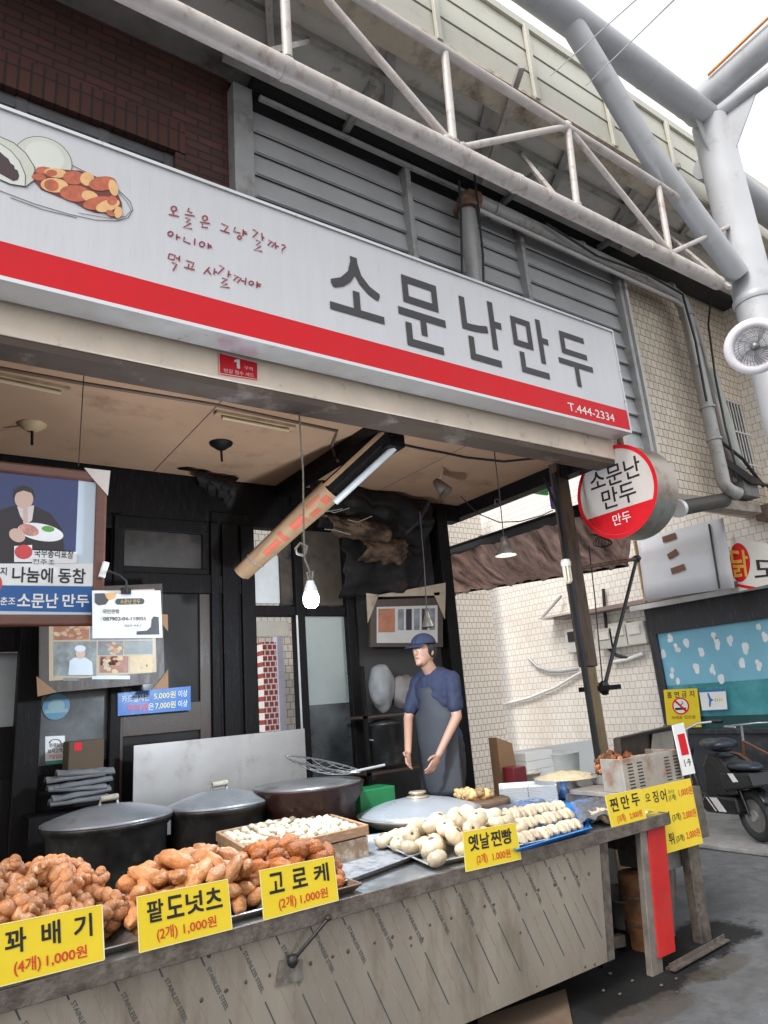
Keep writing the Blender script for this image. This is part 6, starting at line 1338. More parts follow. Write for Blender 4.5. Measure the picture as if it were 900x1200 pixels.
# sooty insulation bundle over the frosted window
rg = random.Random(31)
t = thing('insulation_bundle', at_y(440, 690, 5.3), 'ragged sooty brown insulation packed under the dark ceiling corner', 'insulation')
m_ins = mat('ragged_insulation', (.085, .052, .032), .9, var=.6, scale=5, dirt=(.012, .009, .008), damt=.7, dscale=4, bump=.8, bscale=25, spec=.1); m_ins2 = mat('sooty_wrap', (.012, .010, .009), .7, spec=.15, var=.5, scale=7, dirt=(.06, .038, .024), damt=.25, dscale=5)
def drape(mb, pts, y0, amp, seed, n=40):
    q = [at_y(*p_, y0) for p_ in pts]
    def f(u, v):
        p_ = q[0].lerp(q[1], u).lerp(q[3].lerp(q[2], u), v); s_ = p_ * 1.0
        k = noise.noise(Vector((s_.x * 4 + seed, s_.z * 5, seed))) + .35 * noise.noise(Vector((s_.x * 5, s_.z * 20 + seed, 2))) + .12 * noise.noise(Vector((s_.x * 34, s_.z * 40, seed)))
        e = noise.noise(Vector((u * 6 + seed, v * 6, seed))) * .05
        return p_ + Vector((e, -amp * k - .10 * math.sin(math.pi * v), e * (1 if v > .5 else .4) - .03 * u))
    mb.sheet(f, n, n // 2)
mb = MB(); drape(mb, ((355, 560), (500, 585), (496, 640), (372, 618)), 5.28, .09, 3); drape(mb, ((395, 625), (500, 620), (485, 690), (398, 700)), 5.34, .07, 8); o = mb.build('sooty_wrapping', m_ins2, t); q_ = o.modifiers.new('t', 'SOLIDIFY'); q_.thickness = .02
mb = MB(); drape(mb, ((375, 604), (448, 612), (452, 634), (390, 626)), 5.14, .06, 5); drape(mb, ((425, 634), (474, 630), (470, 656), (418, 656)), 5.16, .06, 11); o = mb.build('brown_stuffing', m_ins, t); q_ = o.modifiers.new('t', 'SOLIDIFY'); q_.thickness = .02
mb = MB()
for k in range(4):
    a = at_y(rg.uniform(370, 440), rg.uniform(592, 630), 5.0); mb.tube([a, a + Vector((.1, 0, rg.uniform(-.04, .02))), a + Vector((.25, -.02, rg.uniform(-.05, .05)))], .005, 5)
mb.build('loose_wire', m_rope, t)
mb = MB(); drape(mb, ((208, 550), (275, 556), (270, 592), (240, 575)), 5.34, .05, 4, 24); o = mb.build('dusty_cloth', m_ins2); q_ = o.modifiers.new('t', 'SOLIDIFY'); q_.thickness = .012; tag(o, 'dusty dark cloth hanging where the ceiling meets the black door posts', 'cloth')
# framed photo strip and cardboard above the person
yk = 5.30
fr = Frame(*[at_y(*q, yk) for q in ((434, 703), (519, 700), (519, 758), (434, 758))])
t = thing('photo_strip_frame', fr.p(.5, 0), 'framed strip of small photographs with cardboard corners above the person', 'framed picture')
mb = MB(); mb.slab(fr, .03); mb.build('frame', m_brownwood, t)
mb = MB(); mb.rect(fr, .08, .08, .92, .84, .002, 4); mb.rect(fr, .10, .30, .32, .80, .004, 1)
for k in range(5): mb.rect(fr, .36 + k * .11, .34, .44 + k * .11, .78, .004, 2 + k % 2)
mb.build('photo_print', [m_whitep, MATS['coll_bread'], MATS['coll_grey'], MATS['print_suit'], mat('dull_print_paper', (.42, .39, .36), .6)], t)
mb = MB()
for pts in (((-.06, 1.15), (.10, 1.10), (-.04, .5)), ((1.03, 1.12), (.85, 1.10), (1.02, .55)), ((-.06, 1.06), (1.03, 1.30), (1.03, 1.04))):
    mb.prism([fr.p(u, v, .006) for u, v in pts], fr.n * .006)
mb.build_each('corner_guard', mat('dirty_card', (.34, .26, .19), .8, dirt=(.12, .08, .05)), t)
# shelf with sacks and pots left of the person
yk = 5.15
def P3(px, py, y=yk): return at_y(px, py, y)
a, b = P3(424, 925), P3(500, 775)
t = thing('storage_shelf', ((a.x + b.x) / 2, yk, .4), 'dark storage shelf against the back wall behind the person', 'shelf')
mb = MB()
for z in (P3(460, 836).z, P3(460, 900).z): mb.box(a.x, b.x, yk - .12, yk + .2, z - .02, z)
mb.build_each('shelf_board', m_brownwood, t)
for x in (a.x, b.x - .03):
    mb = MB(); mb.box(x, x + .03, yk - .12, yk - .09, .4, P3(460, 780).z); mb.build('post', m_soot, t)
for k, (px0, px1, pt_, pb2, lb) in enumerate([(436, 458, 778, 835, 'pale grey sack on the top shelf, the left one'), (459, 492, 790, 835, 'pinkish grey sack on the top shelf, the right one')]):
    c0, c1 = P3(px0, pb2), P3(px1, pt_); mb = MB(); c = Vector(((c0.x + c1.x) / 2, yk, (c0.z + c1.z) / 2)); mb.ball(c, ((c1.x - c0.x) / 2, .10, (c1.z - c0.z) / 2), lump=.16, freq=1.8, seed=k + 2, n=30, k=20); tag(mb.build('sack', mat('sack%d' % k, [(.20, .195, .19), (.17, .14, .13)][k], .6, var=.2, bump=.4, bscale=20)), lb, 'sack')
c0, c1 = P3(437, 897), P3(466, 842); c = Vector(((c0.x + c1.x) / 2, yk, c0.z)); r = (c1.x - c0.x) / 2; t = thing('stock_pot', c, 'black stock pot on the lower shelf left of the person', 'pot')
mb = MB(); mb.lathe([(r * .95, 0), (r, .02), (r, c1.z - c0.z - .04), (r * 1.05, c1.z - c0.z - .035), (r * .6, c1.z - c0.z), (0, c1.z - c0.z + .01)], c, n=32); mb.build('body', MATS['black_iron'], t)
mb = MB(); mb.tube([c + Vector((-r, -.03, .2)), c + Vector((-r - .04, -.03, .21)), c + Vector((-r - .04, .03, .21)), c + Vector((-r, .03, .2))], .008, 6); mb.build('handle', m_grey, t)

# things on and behind the left door
rg = random.Random(17)
c = at_y(92, 885, 5.38); mb = MB(); mb.box(c.x - .08, c.x + .15, 5.3, 5.5, 1.30, at_y(92, 868, 5.38).z); o = thing('carton', (c.x, 5.4, 1.3), 'brown carton with a red square behind the paper sacks', 'box'); mb.build('box', mat('dimmed_card', (.085, .055, .033), .8, var=.15), o, bev=.006)  # card colour darkened to stand in for dimness behind the door glass
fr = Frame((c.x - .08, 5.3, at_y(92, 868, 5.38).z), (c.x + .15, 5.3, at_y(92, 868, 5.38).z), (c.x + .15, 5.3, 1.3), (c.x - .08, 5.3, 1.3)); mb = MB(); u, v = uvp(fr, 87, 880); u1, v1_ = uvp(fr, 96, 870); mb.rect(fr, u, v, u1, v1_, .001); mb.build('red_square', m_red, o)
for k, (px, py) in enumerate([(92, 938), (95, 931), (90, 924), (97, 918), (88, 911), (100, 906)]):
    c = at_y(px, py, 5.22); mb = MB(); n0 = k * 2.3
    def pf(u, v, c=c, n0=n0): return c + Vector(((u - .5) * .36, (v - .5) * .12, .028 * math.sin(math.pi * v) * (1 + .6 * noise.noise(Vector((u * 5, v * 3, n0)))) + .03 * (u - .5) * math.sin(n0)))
    mb.sheet(pf, 12, 5, smooth=False); o = mb.build('paper_sack', mat('dimmed_paper', (.15, .15, .155), .8, var=.15)); so_ = o.modifiers.new('t', 'SOLIDIFY'); so_.thickness = .012  # paper tone darkened too, the shade behind glass put into its colour
    tag(o, ['lowest', 'second lowest', 'third lowest', 'third highest', 'second highest', 'topmost'][k] + ' folded paper sack, toned dim, in the pile by the left door', 'paper sack', 'pile of folded paper sacks')
c = at_y(90, 945, 5.24); mb = MB(); mb.box(c.x - .3, c.x + .3, 5.12, 5.42, .5, c.z - .02); tag(mb.build('dark_cabinet', m_soot), 'dark cabinet under the pile of paper sacks', 'cabinet')

# ---------------------------------------------------------------- awning, bracket, meters, hoses
a, b = at_x(500, 651, 5.2), at_x(655, 601, 5.2); c_, d_ = at_x(663, 676, 5.9), at_x(536, 697, 5.9)
a = a + (a - b) * .12; d_ = d_ + (d_ - c_) * .05; b = b + (b - a) * .35; c_ = c_ + (c_ - d_) * .42
t = thing('brown_awning', (a + c_) / 2, 'grimy brown fabric awning sloping beyond the pillar', 'awning')
def aw(u, v): p_ = a.lerp(b, u).lerp(d_.lerp(c_, u), v); return p_ + Vector((0, 0, -.10 * math.sin(math.pi * v) * (1 + .25 * math.sin(u * 19)) + .03 * noise.noise(Vector((u * 9, v * 2, 0))) + .035 * abs(math.sin((u * 1.0 + v * .12) * 34 + 3 * noise.noise(Vector((u * 4, v * 3, 5))))) * (.3 + .7 * v) + .02 * noise.noise(Vector((u * 30, v * 5, 1)))))
m_awn = mat('grimy_awning', (.58, .46, .42), .42, var=.45, scale=3, dirt=(.12, .075, .05), damt=.6, dscale=2.4, stretch=(.6, 2.2, .6))
tn = m_awn.node_tree; tr_ = tn.nodes.new('ShaderNodeBsdfTranslucent'); ms_ = tn.nodes.new('ShaderNodeMixShader'); pb2_ = tn.nodes['Principled BSDF']; ou_ = [n for n in tn.nodes if n.type == 'OUTPUT_MATERIAL'][0]
tn.links.new(pb2_.inputs['Base Color'].links[0].from_socket, tr_.inputs['Color']); ms_.inputs[0].default_value = .75; tn.links.new(pb2_.outputs[0], ms_.inputs[1]); tn.links.new(tr_.outputs[0], ms_.inputs[2]); tn.links.new(ms_.outputs[0], ou_.inputs['Surface'])
mb = MB(); mb.sheet(aw, 150, 24); o = mb.build('fabric', m_awn, t); q_ = o.modifiers.new('t', 'SOLIDIFY'); q_.thickness = .006
mb = MB(); mb.sheet(lambda u, v: aw(u, .0) + Vector((-.02 * v, 0, -.11 * v - .02 * noise.noise(Vector((u * 14, v, 0))))), 60, 3); o = mb.build('valance', mat('black_valance', (.03, .027, .025), .7, var=.4), t); q_ = o.modifiers.new('t', 'SOLIDIFY'); q_.thickness = .006
mb = MB(); mb.tube([aw(0, 1), aw(1, 1)], .016, 8); mb.tube([aw(0, 0), aw(1, 0)], .02, 8); mb.build('rail', m_soot, t)
mb = MB(); mb.tube([aw(.02, 1), aw(.02, 1) + Vector((-.4, .1, -.55))], .022, 8); mb.build('stay', m_soot, t)
y_ = 4.1
t = thing('pole_bracket', at_y(709, 812, y_), 'black iron stay bracket rising from the pillar towards the white sheet', 'bracket')
p0, p1 = at_y(708, 806, y_), at_y(746, 655, y_)
mb = MB(); mb.tube([p0, p1], .017, 8); mb.ball(p1, (.04, .04, .035), lump=.4); mb.ball(p0, (.045, .045, .06), lump=.5); mb.build('stay', m_cable, t)
mb = MB(); mb.tube([p1, at_y(665, 668, y_)], .018, 8); mb.build('arm', m_rust, t)
mb = MB(); mb.tube([at_y(690, 640, y_), at_y(697, 700, y_), at_y(706, 800, y_)], .006, 5); mb.build('cord', m_cable, t)
mb = MB(); q = p0 + Vector((-.06, 0, 0)); mb.obox(q, (.14, .12, .02)); mb.build('clamp', m_soot, t)
rg = random.Random(5); mb = MB()
c = at_y(705, 633, 4.0)
for k in range(5): mb.tube([c + Vector((.09 * math.cos(a_ + k), .05 * math.sin(a_ * 2 + k), .06 * math.sin(a_ + k * .7))) for a_ in [i * .45 for i in range(15)]], .004, 4, cap=False)
tag(mb.build('wire_coil', m_cable), 'tangle of black wire under the round sign', 'wire')
for k, (x0, y0, x1, y1, c, lb) in enumerate([(665, 734, 684, 766, (.55, .55, .53), 'grey electricity meter with dark window left of the pillar'), (700, 735, 716, 762, (.52, .50, .46), 'cream meter box hidden close behind the pillar'), (716, 728, 733, 760, (.58, .55, .48), 'cream meter box in the middle, right of the pillar'), (735, 727, 753, 757, (.62, .60, .54), 'cream meter box nearest the black shopfront frame')]):
    a, b = at_x(x0, y1, 8.74), at_x(x1, y0, 8.74); t = thing('meter_box', ((8.8), (a.y + b.y) / 2, a.z), lb, 'meter')
    mb = MB(); mb.box(8.74, 8.9, b.y, a.y, a.z, b.z); mb.build('case', mat('meter%d' % k, c, .5, dirt=(.3, .26, .2), damt=.3), t, bev=.015)
    mb = MB(); mb.box(8.725, 8.738, b.y + .06, a.y - .06, a.z + (b.z - a.z) * .45, b.z - .05); mb.build('window' if k == 0 else 'cover', m_dark if k == 0 else mat('meter_cover', (.66, .64, .58), .45), t, bev=.006)
def wallpipe(pts, r, m, name, lb, cat):
    mb = MB(); mb.tube([at_x(x, y, 8.84) for x, y in pts], r, 8); tag(mb.build(name, m), lb, cat)
wallpipe([(588, 826), (620, 818), (650, 806), (672, 793), (690, 783)], .024, m_whitep, 'white_hose', 'thick white hose rising across the tiled wall to the pillar', 'hose')
wallpipe([(620, 772), (630, 782), (645, 787), (660, 787), (678, 784)], .024, mat('silver_hose', (.42, .44, .47), .35, .4), 'silver_hose', 'short silver hose with a bent end on the tiled wall', 'hose')
wallpipe([(718, 776), (735, 773), (754, 766)], .03, m_whitep, 'white_conduit', 'white conduit under the cream meter boxes', 'conduit')
wallpipe([(707, 690), (709, 720), (713, 760), (722, 768), (738, 772)], .025, m_cable, 'black_conduit', 'black cable dropping behind the pillar to the meters', 'cable')
wallpipe([(494, 592), (500, 620), (504, 650)], .03, mat('red_pipe', (.5, .06, .06), .5), 'red_pipe', 'thin red pipe on the tiled wall above the awning', 'pipe')
a, b = at_x(634, 724, 8.6), at_x(676, 727, 8.6); t = thing('wall_shelf', (8.7, (a.y + b.y) / 2, a.z), 'pale metal bracket shelf on the tiled wall beside the pillar', 'shelf')
mb = MB(); mb.box(8.55, 8.9, b.y - .2, a.y, a.z - .03, a.z); mb.build('board', mat('pale_metal', (.55, .50, .47), .5, dirt=(.3, .2, .15)), t)
mb = MB(); mb.tube([a + Vector((0, -.02, 0)), at_x(658, 698, 8.8)], .022, 8); mb.build('strut', m_grey, t)
# purple and green signs glimpsed beyond the ceiling edge
fr = Frame(*[at_y(*q, 4.05) for q in ((672, 540), (692, 548), (692, 590), (675, 590))]); 
mb = MB(); mb.box(5.10, 5.3, 4.3, 4.34, 3.28, 3.66); tag(mb.build('purple_sign', mat('purple_vinyl', (.14, .06, .30), .5)), 'purple sign panel glimpsed between the pillar and the round sign', 'sign')
a, b = at_y(616, 576, 5.8), at_y(640, 560, 5.8); mb = MB(); mb.box(a.x, b.x, 5.8, 5.84, a.z, b.z); tag(mb.build('green_sign', mat('green_vinyl', (.02, .30, .08), .5)), 'small green sign panel glimpsed under the ceiling edge by the pillar', 'sign')
a, b = at_y(592, 576, 5.9), at_y(618, 562, 5.9); mb = MB(); mb.box(a.x, b.x, 5.86, 5.9, a.z, b.z); tag(mb.build('orange_sign', mat('orange_vinyl', (.6, .25, .06), .5)), 'small orange sign panel glimpsed under the ceiling edge, left of the green one', 'sign')
c = at_y(518, 572, 4.5); t = thing('spot_lamp', c, 'dusty brown spot lamp clamped on the dark ceiling joist', 'lamp'); Ms = axis_z((.3, -.6, -1))
mb = MB(); mb.lathe([(0, -.10), (.03, -.10), (.045, -.05), (.07, .06), (.065, .06), (.02, -.02)], c, Ms, n=24); mb.build('lamp_shade', mat('dusty_brown', (.12, .09, .07), .6, .3), t)
mb = MB(); mb.tube([c + Vector((0, 0, .09)), c + Vector((.03, 0, .2))], .015, 8); mb.build('neck', mat('dusty_cream', (.35, .26, .2), .6), t)

# ================================================================ PERSON
def remesh(mb, name, m, voxel, parent, smooth=4, wr=0):
    me = bpy.data.meshes.new('tmp'); me.from_pydata([tuple(v) for v in mb.v], [], mb.f); ob = bpy.data.objects.new('tmp', me); COL.objects.link(ob)
    r = ob.modifiers.new('r', 'REMESH'); r.mode = 'VOXEL'; r.voxel_size = voxel
    s_ = ob.modifiers.new('s', 'SMOOTH'); s_.factor = .5; s_.iterations = smooth
    bpy.context.view_layer.update(); m2 = bpy.data.meshes.new_from_object(ob.evaluated_get(bpy.context.evaluated_depsgraph_get()))
    bpy.data.objects.remove(ob); bpy.data.meshes.remove(me)
    org = ORG[parent.name]
    m2.transform(Matrix.Translation(-org)); m2.materials.clear(); m2.materials.append(m)
    for p_ in m2.polygons: p_.use_smooth = True
    if wr:
        for v in m2.vertices:
            q = v.co; v.co = q + v.normal * wr * (noise.noise(Vector((q.x * 14, q.y * 14, q.z * 9 + q.x * 8))) + .6 * noise.noise(Vector((q.x * 30 + 5, q.y * 30, q.z * 22))))
    m2.name = name; o = bpy.data.objects.new(name, m2); COL.objects.link(o); o.parent = parent; ORG[o.name] = org; return o
def caps(mb, a, b, ra, rb, n=18):
    a, b = Vector(a), Vector(b); d = b - a; K_ = []
    for i in range(7): th = math.pi / 2 * i / 6; K_.append((a - d.normalized() * ra * math.cos(th), ra * math.sin(th) + 1e-4))
    for i in range(7): th = math.pi / 2 * i / 6; K_.append((b + d.normalized() * rb * math.sin(th), rb * math.cos(th) + 1e-4))
    mb.tube([k for k, _ in K_], [r for _, r in K_], n, cap=True)
O = Vector((3.50, 4.36, .4)); Fw = Vector((-.965, -.262, 0)); Lf = Vector((.262, -.965, 0)); UPv = Vector((0, 0, 1))
MP = Matrix((Lf, -Fw, UPv)).transposed()      # local x = left, y = back, z = up
def J(f, l, z): return O + Fw * f + Lf * l + UPv * z
Pn = thing('person', O, 'person in a navy cap and navy short sleeved shirt leaning towards the pots', 'person')
m_skin = mat('skin', (.46, .25, .175), .5, var=.08, scale=6); m_navy = mat('navy_cotton', (.022, .028, .062), .8, var=.2, scale=7, bump=.2, bscale=15); m_trou = mat('dark_trousers', (.018, .018, .022), .8, var=.2); m_apron = mat('dark_apron', (.045, .047, .056), .7, var=.15)
hd = J(.15, .0, 1.555)
SL, SR = J(.05, .165, 1.325), J(.05, -.165, 1.325); EL, ER = J(.10, .215, 1.05), J(.16, -.20, 1.06); WL, WR = J(.27, .14, .80), J(.36, -.07, .83)
b_ = MB()
b_.ball(hd, (.074, .095, .112), MP @ rot(.12, 0, 0), n=24, k=16); b_.ball(hd + Fw * .03 - UPv * .055, (.055, .060, .062), MP, n=18, k=12)
b_.ball(hd + Fw * .098 - UPv * .012, (.014, .020, .024), MP @ rot(.3, 0, 0)); b_.ball(hd + Fw * .085 - UPv * .052, (.024, .014, .011), MP); b_.ball(hd + Fw * .076 - UPv * .092, (.026, .022, .020), MP)
for s_ in (1, -1): b_.ball(hd + Lf * .075 * s_ - Fw * .012 - UPv * .012, (.010, .018, .030), MP)
caps(b_, J(.05, 0, 1.36), hd - UPv * .07, .056, .052)
b_.ball(J(.045, 0, 1.24), (.17, .105, .19), MP, n=24, k=16); b_.ball(J(.02, 0, 1.02), (.145, .10, .17), MP, n=24, k=16); b_.ball(J(0, 0, .88), (.16, .11, .13), MP, n=24, k=16)
for S_, E_, W_ in ((SL, EL, WL), (SR, ER, WR)):
    caps(b_, S_, E_, .050, .038); caps(b_, E_, W_, .037, .025)
for s_ in (1, -1):
    caps(b_, J(0, .085 * s_, .86), J(.02, .09 * s_, .47), .078, .052); caps(b_, J(.02, .09 * s_, .47), J(-.01, .09 * s_, .09), .05, .034); caps(b_, J(-.03, .09 * s_, .05), J(.13, .10 * s_, .035), .038, .032)
def hand(b_, W_, dirv, side):
    d = Vector(dirv).normalized(); n_ = Lf * side; t_ = n_.cross(d).normalized() * side; pc_ = W_ + d * .05
    b_.ball(W_ + d * .045, (.016, .052, .038), Matrix((n_.normalized(), d, t_)).transposed(), n=16, k=10)
    for k, (L_, off) in enumerate(((.070, -.030), (.080, -.010), (.075, .010), (.058, .029))):
        p0 = W_ + d * .085 + t_ * off; p1 = p0 + d * L_ * .5 - n_ * .006; p2 = p1 + (d * .75 - n_ * .65).normalized() * L_ * .5
        caps(b_, p0 - d * .02, p1, .0092, .0085, 10); caps(b_, p1, p2, .0085, .0070, 10)
    p0 = W_ + d * .03 - t_ * .034; p1 = p0 + (d * .7 - t_ * .7).normalized() * .035; caps(b_, p0, p1, .011, .0095, 10); caps(b_, p1, p1 + (d - n_ * .5).normalized() * .03, .0095, .008, 10)
hand(b_, WL, WL - EL, 1); hand(b_, WR, WR - ER, -1)
remesh(b_, 'body', m_skin, .0065, Pn, 3)
s = MB(); s.ball(J(.045, 0, 1.24), (.188, .122, .20), MP, n=26, k=18); s.ball(J(.02, 0, 1.02), (.162, .118, .20), MP, n=26, k=18); s.ball(J(.0, 0, .90), (.165, .122, .12), MP, n=26, k=18)
caps(s, J(.05, .05, 1.375), SL, .06, .066); caps(s, J(.05, -.05, 1.375), SR, .06, .066)
caps(s, SL, SL.lerp(EL, .72), .064, .060); caps(s, SR, SR.lerp(ER, .72), .064, .060); s.ball(J(.05, 0, 1.40), (.075, .07, .035), MP)
remesh(s, 'shirt', m_navy, .010, Pn, 5, .012)
s = MB(); s.ball(J(0, 0, .87), (.168, .122, .11), MP, n=24, k=16)
for s_ in (1, -1): caps(s, J(0, .085 * s_, .84), J(.02, .09 * s_, .47), .092, .068); caps(s, J(.02, .09 * s_, .47), J(-.01, .09 * s_, .10), .068, .055)
remesh(s, 'trousers', m_trou, .012, Pn, 5, .012)
for s_ in (1, -1):
    s = MB(); caps(s, J(-.035, .09 * s_, .047), J(.14, .10 * s_, .04), .047, .040); remesh(s, 'shoe', m_black, .008, Pn, 3)
s = MB(); s.sheet(lambda u, v: J(.045 + .125 * math.cos((u - .5) * 2.6) * (1 if v > .5 else 1.02), .20 * math.sin((u - .5) * 2.6) * (.72 if v > .75 else 1), .50 + .78 * v), 20, 20); o = s.build('apron', m_apron, Pn); q_ = o.modifiers.new('t', 'SOLIDIFY'); q_.thickness = .006
s = MB(); s.ball(hd + UPv * .012 - Fw * .02, (.086, .098, .105), MP, n=24, k=16)
hr = remesh(s, 'hair', mat('black_hair', (.012, .010, .010), .5, var=.3, stretch=(8, 8, 1)), .008, Pn, 2)
bm = bmesh.new(); bm.from_mesh(hr.data); hl = hd - O
kill = [v for v in bm.verts if (v.co - hl).dot(Fw) > .035 + .3 * max(0, (v.co - hl).z - .03) or ((v.co - hl).z < -.055)]; bmesh.ops.delete(bm, geom=kill, context='VERTS'); bm.to_mesh(hr.data); bm.free()
s = MB(); cp = hd + UPv * .052 - Fw * .008
s.sheet(lambda u, v: cp + Fw * (.112 * math.cos(2 * math.pi * u) * math.cos(v * 1.57)) + Lf * (.094 * math.sin(2 * math.pi * u) * math.cos(v * 1.57)) + UPv * (.088 * math.sin(v * 1.57)), 32, 12)
s.sheet(lambda u, v: cp + Fw * (.095 + .085 * v * math.cos((u - .5) * 2.2)) + Lf * (.088 * math.sin((u - .5) * 2.4)) + UPv * (-.002 - .028 * v), 16, 6)
o = s.build('cap', m_navy, Pn); q_ = o.modifiers.new('t', 'SOLIDIFY'); q_.thickness = .005
for s_ in (1, -1):
    e = hd + Fw * .083 + Lf * .031 * s_ + UPv * .018
    s = MB(); s.ball(e, (.013, .006, .007), MP, m=0); s.ball(e + Fw * .004 - UPv * .001, (.005, .004, .0055), MP, m=1); s.build('eye', [m_offwhite, m_black], Pn)
s = MB(); s.ball(hd + Fw * .0965 - UPv * .052, (.020, .006, .0055), MP); s.build('lips', mat('lips', (.34, .12, .10), .5), Pn)

# ================================================================ SCOOTER AND BICYCLE
Rr, Ff = Vector((6.80, 3.88, .045)), Vector((7.25, 4.88, .045))
H_ = (Ff - Rr).normalized(); Sd = Vector((H_.y, -H_.x, 0)); wb = (Ff - Rr).length
E_ = thing('electric_scooter', Rr, 'black electric scooter bike with white stripes parked by the dark shopfront base', 'scooter')
def Q(f, s_, z): return Rr + H_ * f + Sd * s_ + UPv * z
m_bk = mat('black_plastic', (.012, .012, .014), .3, var=.2); m_rub = mat('tyre_rubber', (.018, .018, .018), .75, var=.2, bump=.4, bscale=90); m_seat = mat('seat_vinyl', (.02, .025, .035), .35, var=.1); m_silver = mat('silver', (.55, .55, .57), .3, .8)
Mw = axis_z(Sd)
for f in (0, wb):
    mb = MB(); c = Q(f, 0, .24); mb.lathe([(.185 + .045 * math.cos(a), .045 * math.sin(a)) for a in [2 * math.pi * i / 14 for i in range(15)]], c, Mw, n=44); w_ = mb.build('wheel', m_rub, E_)
    mb = MB(); mb.lathe([(.150, -.02), (.156, 0), (.150, .02), (.135, .018), (.135, -.018), (.150, -.02)], c, Mw, n=40)
    for k in range(6): a = k * math.pi / 3; mb.tube([c + Mw @ Vector((.02 * math.cos(a), .02 * math.sin(a), 0)), c + Mw @ Vector((.14 * math.cos(a), .14 * math.sin(a), 0))], .012, 6)
    mb.lathe([(.05, -.04), (.05, .04)], c, Mw, n=20); mb.build('rim', m_grey, w_)
mb = MB(); mb.tube([Q(0, 0, .24), Q(.28, 0, .32), Q(.62, 0, .30)], .035, 8); mb.tube([Q(.62, 0, .30), Q(.85, 0, .38), Q(.93, 0, .72)], .035, 8); mb.tube([Q(.35, 0, .34), Q(.42, 0, .78)], .022, 8); mb.tube([Q(0, .07, .24), Q(.12, .07, .62)], .014, 6); mb.tube([Q(0, -.07, .24), Q(.12, -.07, .62)], .014, 6); mb.build('chassis', m_bk, E_)
mb = MB(); mb.prism([Q(.08, .11, .42), Q(.56, .11, .36), Q(.54, .11, .66), Q(.44, .11, .78), Q(.26, .11, .76), Q(.10, .11, .60)], Sd * -.22); mb.build('battery_box', m_bk, E_, bev=.02)
mb = MB(); mb.prism([Q(.10, .12, .24), Q(.62, .12, .20), Q(.70, .12, .28), Q(.60, .12, .38), Q(.12, .12, .40)], Sd * -.24); sk = mb.build('footboard', m_bk, E_, bev=.03)
mb = MB()
for s_ in (.124, -.124): mb.prism([Q(.26, s_, .25), Q(.38, s_, .24), Q(.50, s_, .36), Q(.38, s_, .37)], Sd * (.002 if s_ > 0 else -.002)); mb.prism([Q(.42, s_, .24), Q(.44, s_, .24), Q(.56, s_, .355), Q(.54, s_, .357)], Sd * (.002 if s_ > 0 else -.002))
mb.build('white_stripe', m_whitep, sk)
mb = MB(); mb.ball(Q(.40, 0, .86), (.13, .21, .06), Matrix((Sd, H_, UPv)).transposed() @ rot(.12, 0, 0), n=24, k=14); mb.ball(Q(.30, 0, .87), (.155, .12, .065), Matrix((Sd, H_, UPv)).transposed(), n=24, k=14); mb.build('saddle', m_seat, E_)
mb = MB(); mb.ball(Q(.02, 0, .68), (.12, .22, .05), Matrix((Sd, H_, UPv)).transposed(), n=24, k=12); mb.build('rear_seat', m_seat, E_)
mb = MB(); mb.prism([Q(-.22, .13, .52), Q(.24, .13, .44), Q(.26, .13, .62), Q(-.18, .13, .645)], Sd * -.26); tb = mb.build('tail_box', m_bk, E_, bev=.02)
mb = MB()
for s_ in (.133, -.133): mb.prism([Q(-.02, s_, .555), Q(.06, s_, .545), Q(.12, s_, .62), Q(.04, s_, .625)], Sd * (.002 if s_ > 0 else -.002))
mb.build('white_stripe', m_whitep, tb)
mb = MB(); mb.sheet(lambda u, v: Q(.0 + .26 * math.cos(.3 + 2.3 * u), (v - .5) * .11, .24 + .26 * math.sin(.3 + 2.3 * u)), 16, 3); o = mb.build('mudguard', m_bk, E_); q_ = o.modifiers.new('t', 'SOLIDIFY'); q_.thickness = .008
mb = MB(); mb.tube([Q(wb, .06, .24), Q(wb - .12, .05, .72)], .016, 8); mb.tube([Q(wb, -.06, .24), Q(wb - .12, -.05, .72)], .016, 8); mb.tube([Q(wb - .12, 0, .70), Q(wb - .20, 0, 1.0)], .028, 8); mb.build('fork', mat('rosy_tube', (.5, .42, .40), .35, .5), E_)
mb = MB(); hb = Q(wb - .20, 0, 1.0); mb.tube([hb + Sd * .30 - H_ * .10 + UPv * .06, hb + Sd * .16 + UPv * .05, hb, hb - Sd * .16 + UPv * .05, hb - Sd * .30 - H_ * .10 + UPv * .06], .013, 8); mb.build('handlebar', m_silver, E_)
for s_ in (1, -1):
    mb = MB(); mb.tube([hb + Sd * .29 * s_ - H_ * .09 + UPv * .06, hb + Sd * .33 * s_ - H_ * .2 + UPv * .06], .02, 8); mb.build('grip', m_bk, E_)
mb = MB(); mb.ball(Q(wb - .10, .02, .78), (.085, .10, .095), Matrix((Sd, H_, UPv)).transposed(), n=20, k=14); mb.build('headlight', m_bk, E_)
mb = MB(); cr0 = Q(.45, .14, .27); mb.tube([cr0, cr0 + Sd * .03 - H_ * .12 - UPv * .07], .012, 8); mb.obox(cr0 + Sd * .07 - H_ * .14 - UPv * .07, (.05, .035, .012), Matrix((Sd, H_, UPv)).transposed()); mb.build('pedal', m_silver, E_)
mb = MB(); mb.tube([Q(.12, .06, .26), Q(.05, .16, .0)], .010, 6); mb.tube([Q(.05, .16, .004), Q(.0, .20, .004)], .010, 6); mb.build('kickstand', m_silver, E_)
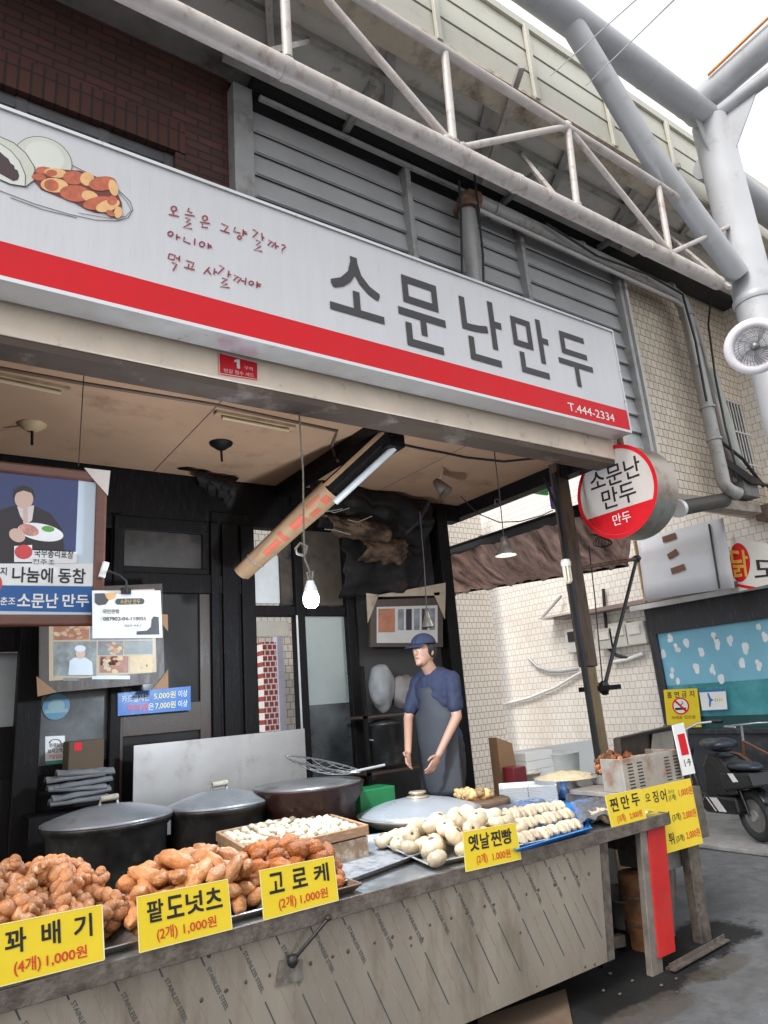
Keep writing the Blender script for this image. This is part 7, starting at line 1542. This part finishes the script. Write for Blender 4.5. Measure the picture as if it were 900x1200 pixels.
# bicycle behind
R2, F2 = Vector((7.75, 3.75, .045)), Vector((8.05, 4.72, .045)); H_ = (F2 - R2).normalized(); Sd = Vector((H_.y, -H_.x, 0)); Mw = axis_z(Sd); wb = (F2 - R2).length
G_ = thing('bicycle', R2, 'brown old bicycle with rusty mudguard leaning behind the black scooter', 'bicycle')
def Q2(f, s_, z): return R2 + H_ * f + Sd * s_ + UPv * z
m_bike = mat('brown_frame', (.20, .085, .045), .4, .3, var=.2)
for f in (0, wb):
    mb = MB(); c = Q2(f, 0, .33); mb.lathe([(.305 + .02 * math.cos(a), .02 * math.sin(a)) for a in [2 * math.pi * i / 10 for i in range(11)]], c, Mw, n=48); w_ = mb.build('wheel', m_rub, G_)
    mb = MB(); mb.lathe([(.285, -.012), (.29, 0), (.285, .012), (.275, 0), (.285, -.012)], c, Mw, n=40)
    for k in range(18): a = k * math.pi / 9; mb.tube([c, c + Mw @ Vector((.28 * math.cos(a), .28 * math.sin(a), 0))], .0018, 4, cap=False)
    mb.lathe([(.025, -.035), (.025, .035)], c, Mw, n=14); mb.build('rim', m_silver, w_)
    mb = MB(); mb.sheet(lambda u, v: Q2(f + .345 * math.cos(.2 + 2.6 * u), (v - .5) * .06, .33 + .345 * math.sin(.2 + 2.6 * u)), 20, 3); o = mb.build('mudguard', m_bike, G_); q_ = o.modifiers.new('t', 'SOLIDIFY'); q_.thickness = .006
mb = MB(); bb_, st_, ht_, hb0 = Q2(.42, 0, .30), Q2(.30, 0, .78), Q2(.82, 0, .80), Q2(.86, 0, .62)
for a, b in ((bb_, st_), (bb_, hb0), (st_.lerp(bb_, .35), ht_), (ht_, hb0), (Q2(0, .05, .33), bb_), (Q2(0, .05, .33), st_), (Q2(0, -.05, .33), st_), (hb0, Q2(wb, .05, .33)), (hb0, Q2(wb, -.05, .33))): mb.tube([a, b], .015, 8)
mb.build('frame', m_bike, G_)
mb = MB(); mb.ball(Q2(.28, 0, .86), (.07, .13, .04), Matrix((Sd, H_, UPv)).transposed()); mb.tube([st_, Q2(.28, 0, .85)], .012, 8); mb.build('saddle', m_seat, G_)
mb = MB(); h2 = Q2(.80, 0, .98); mb.tube([ht_, h2], .014, 8); mb.tube([h2 + Sd * .28 - H_ * .2, h2 + Sd * .24, h2, h2 - Sd * .24, h2 - Sd * .28 - H_ * .2], .012, 8); mb.build('handlebar', m_silver, G_)
mb = MB()
for s_ in (.05, -.05): mb.tube([Q2(-.12, s_, .74), Q2(.26, s_, .74)], .008, 6); mb.tube([Q2(-.08, s_, .74), Q2(0, s_, .33)], .007, 6)
mb.tube([Q2(-.12, .05, .74), Q2(-.12, -.05, .74)], .008, 6); mb.build('carrier', m_silver, G_)
mb = MB(); mb.ball(Q2(-.05, 0, .90), (.14, .13, .09), Matrix((Sd, H_, UPv)).transposed(), lump=.2); 
# black wire basket with a plant-like tangle is omitted; a bag sits on the carrier
mb = MB(); mb.obox(Q2(.05, 0, .80), (.10, .14, .055), Matrix((Sd, H_, UPv)).transposed()); tag(mb.build('black_bag', m_bk, bev=.02), 'small black bag lying on the bicycle carrier', 'bag')
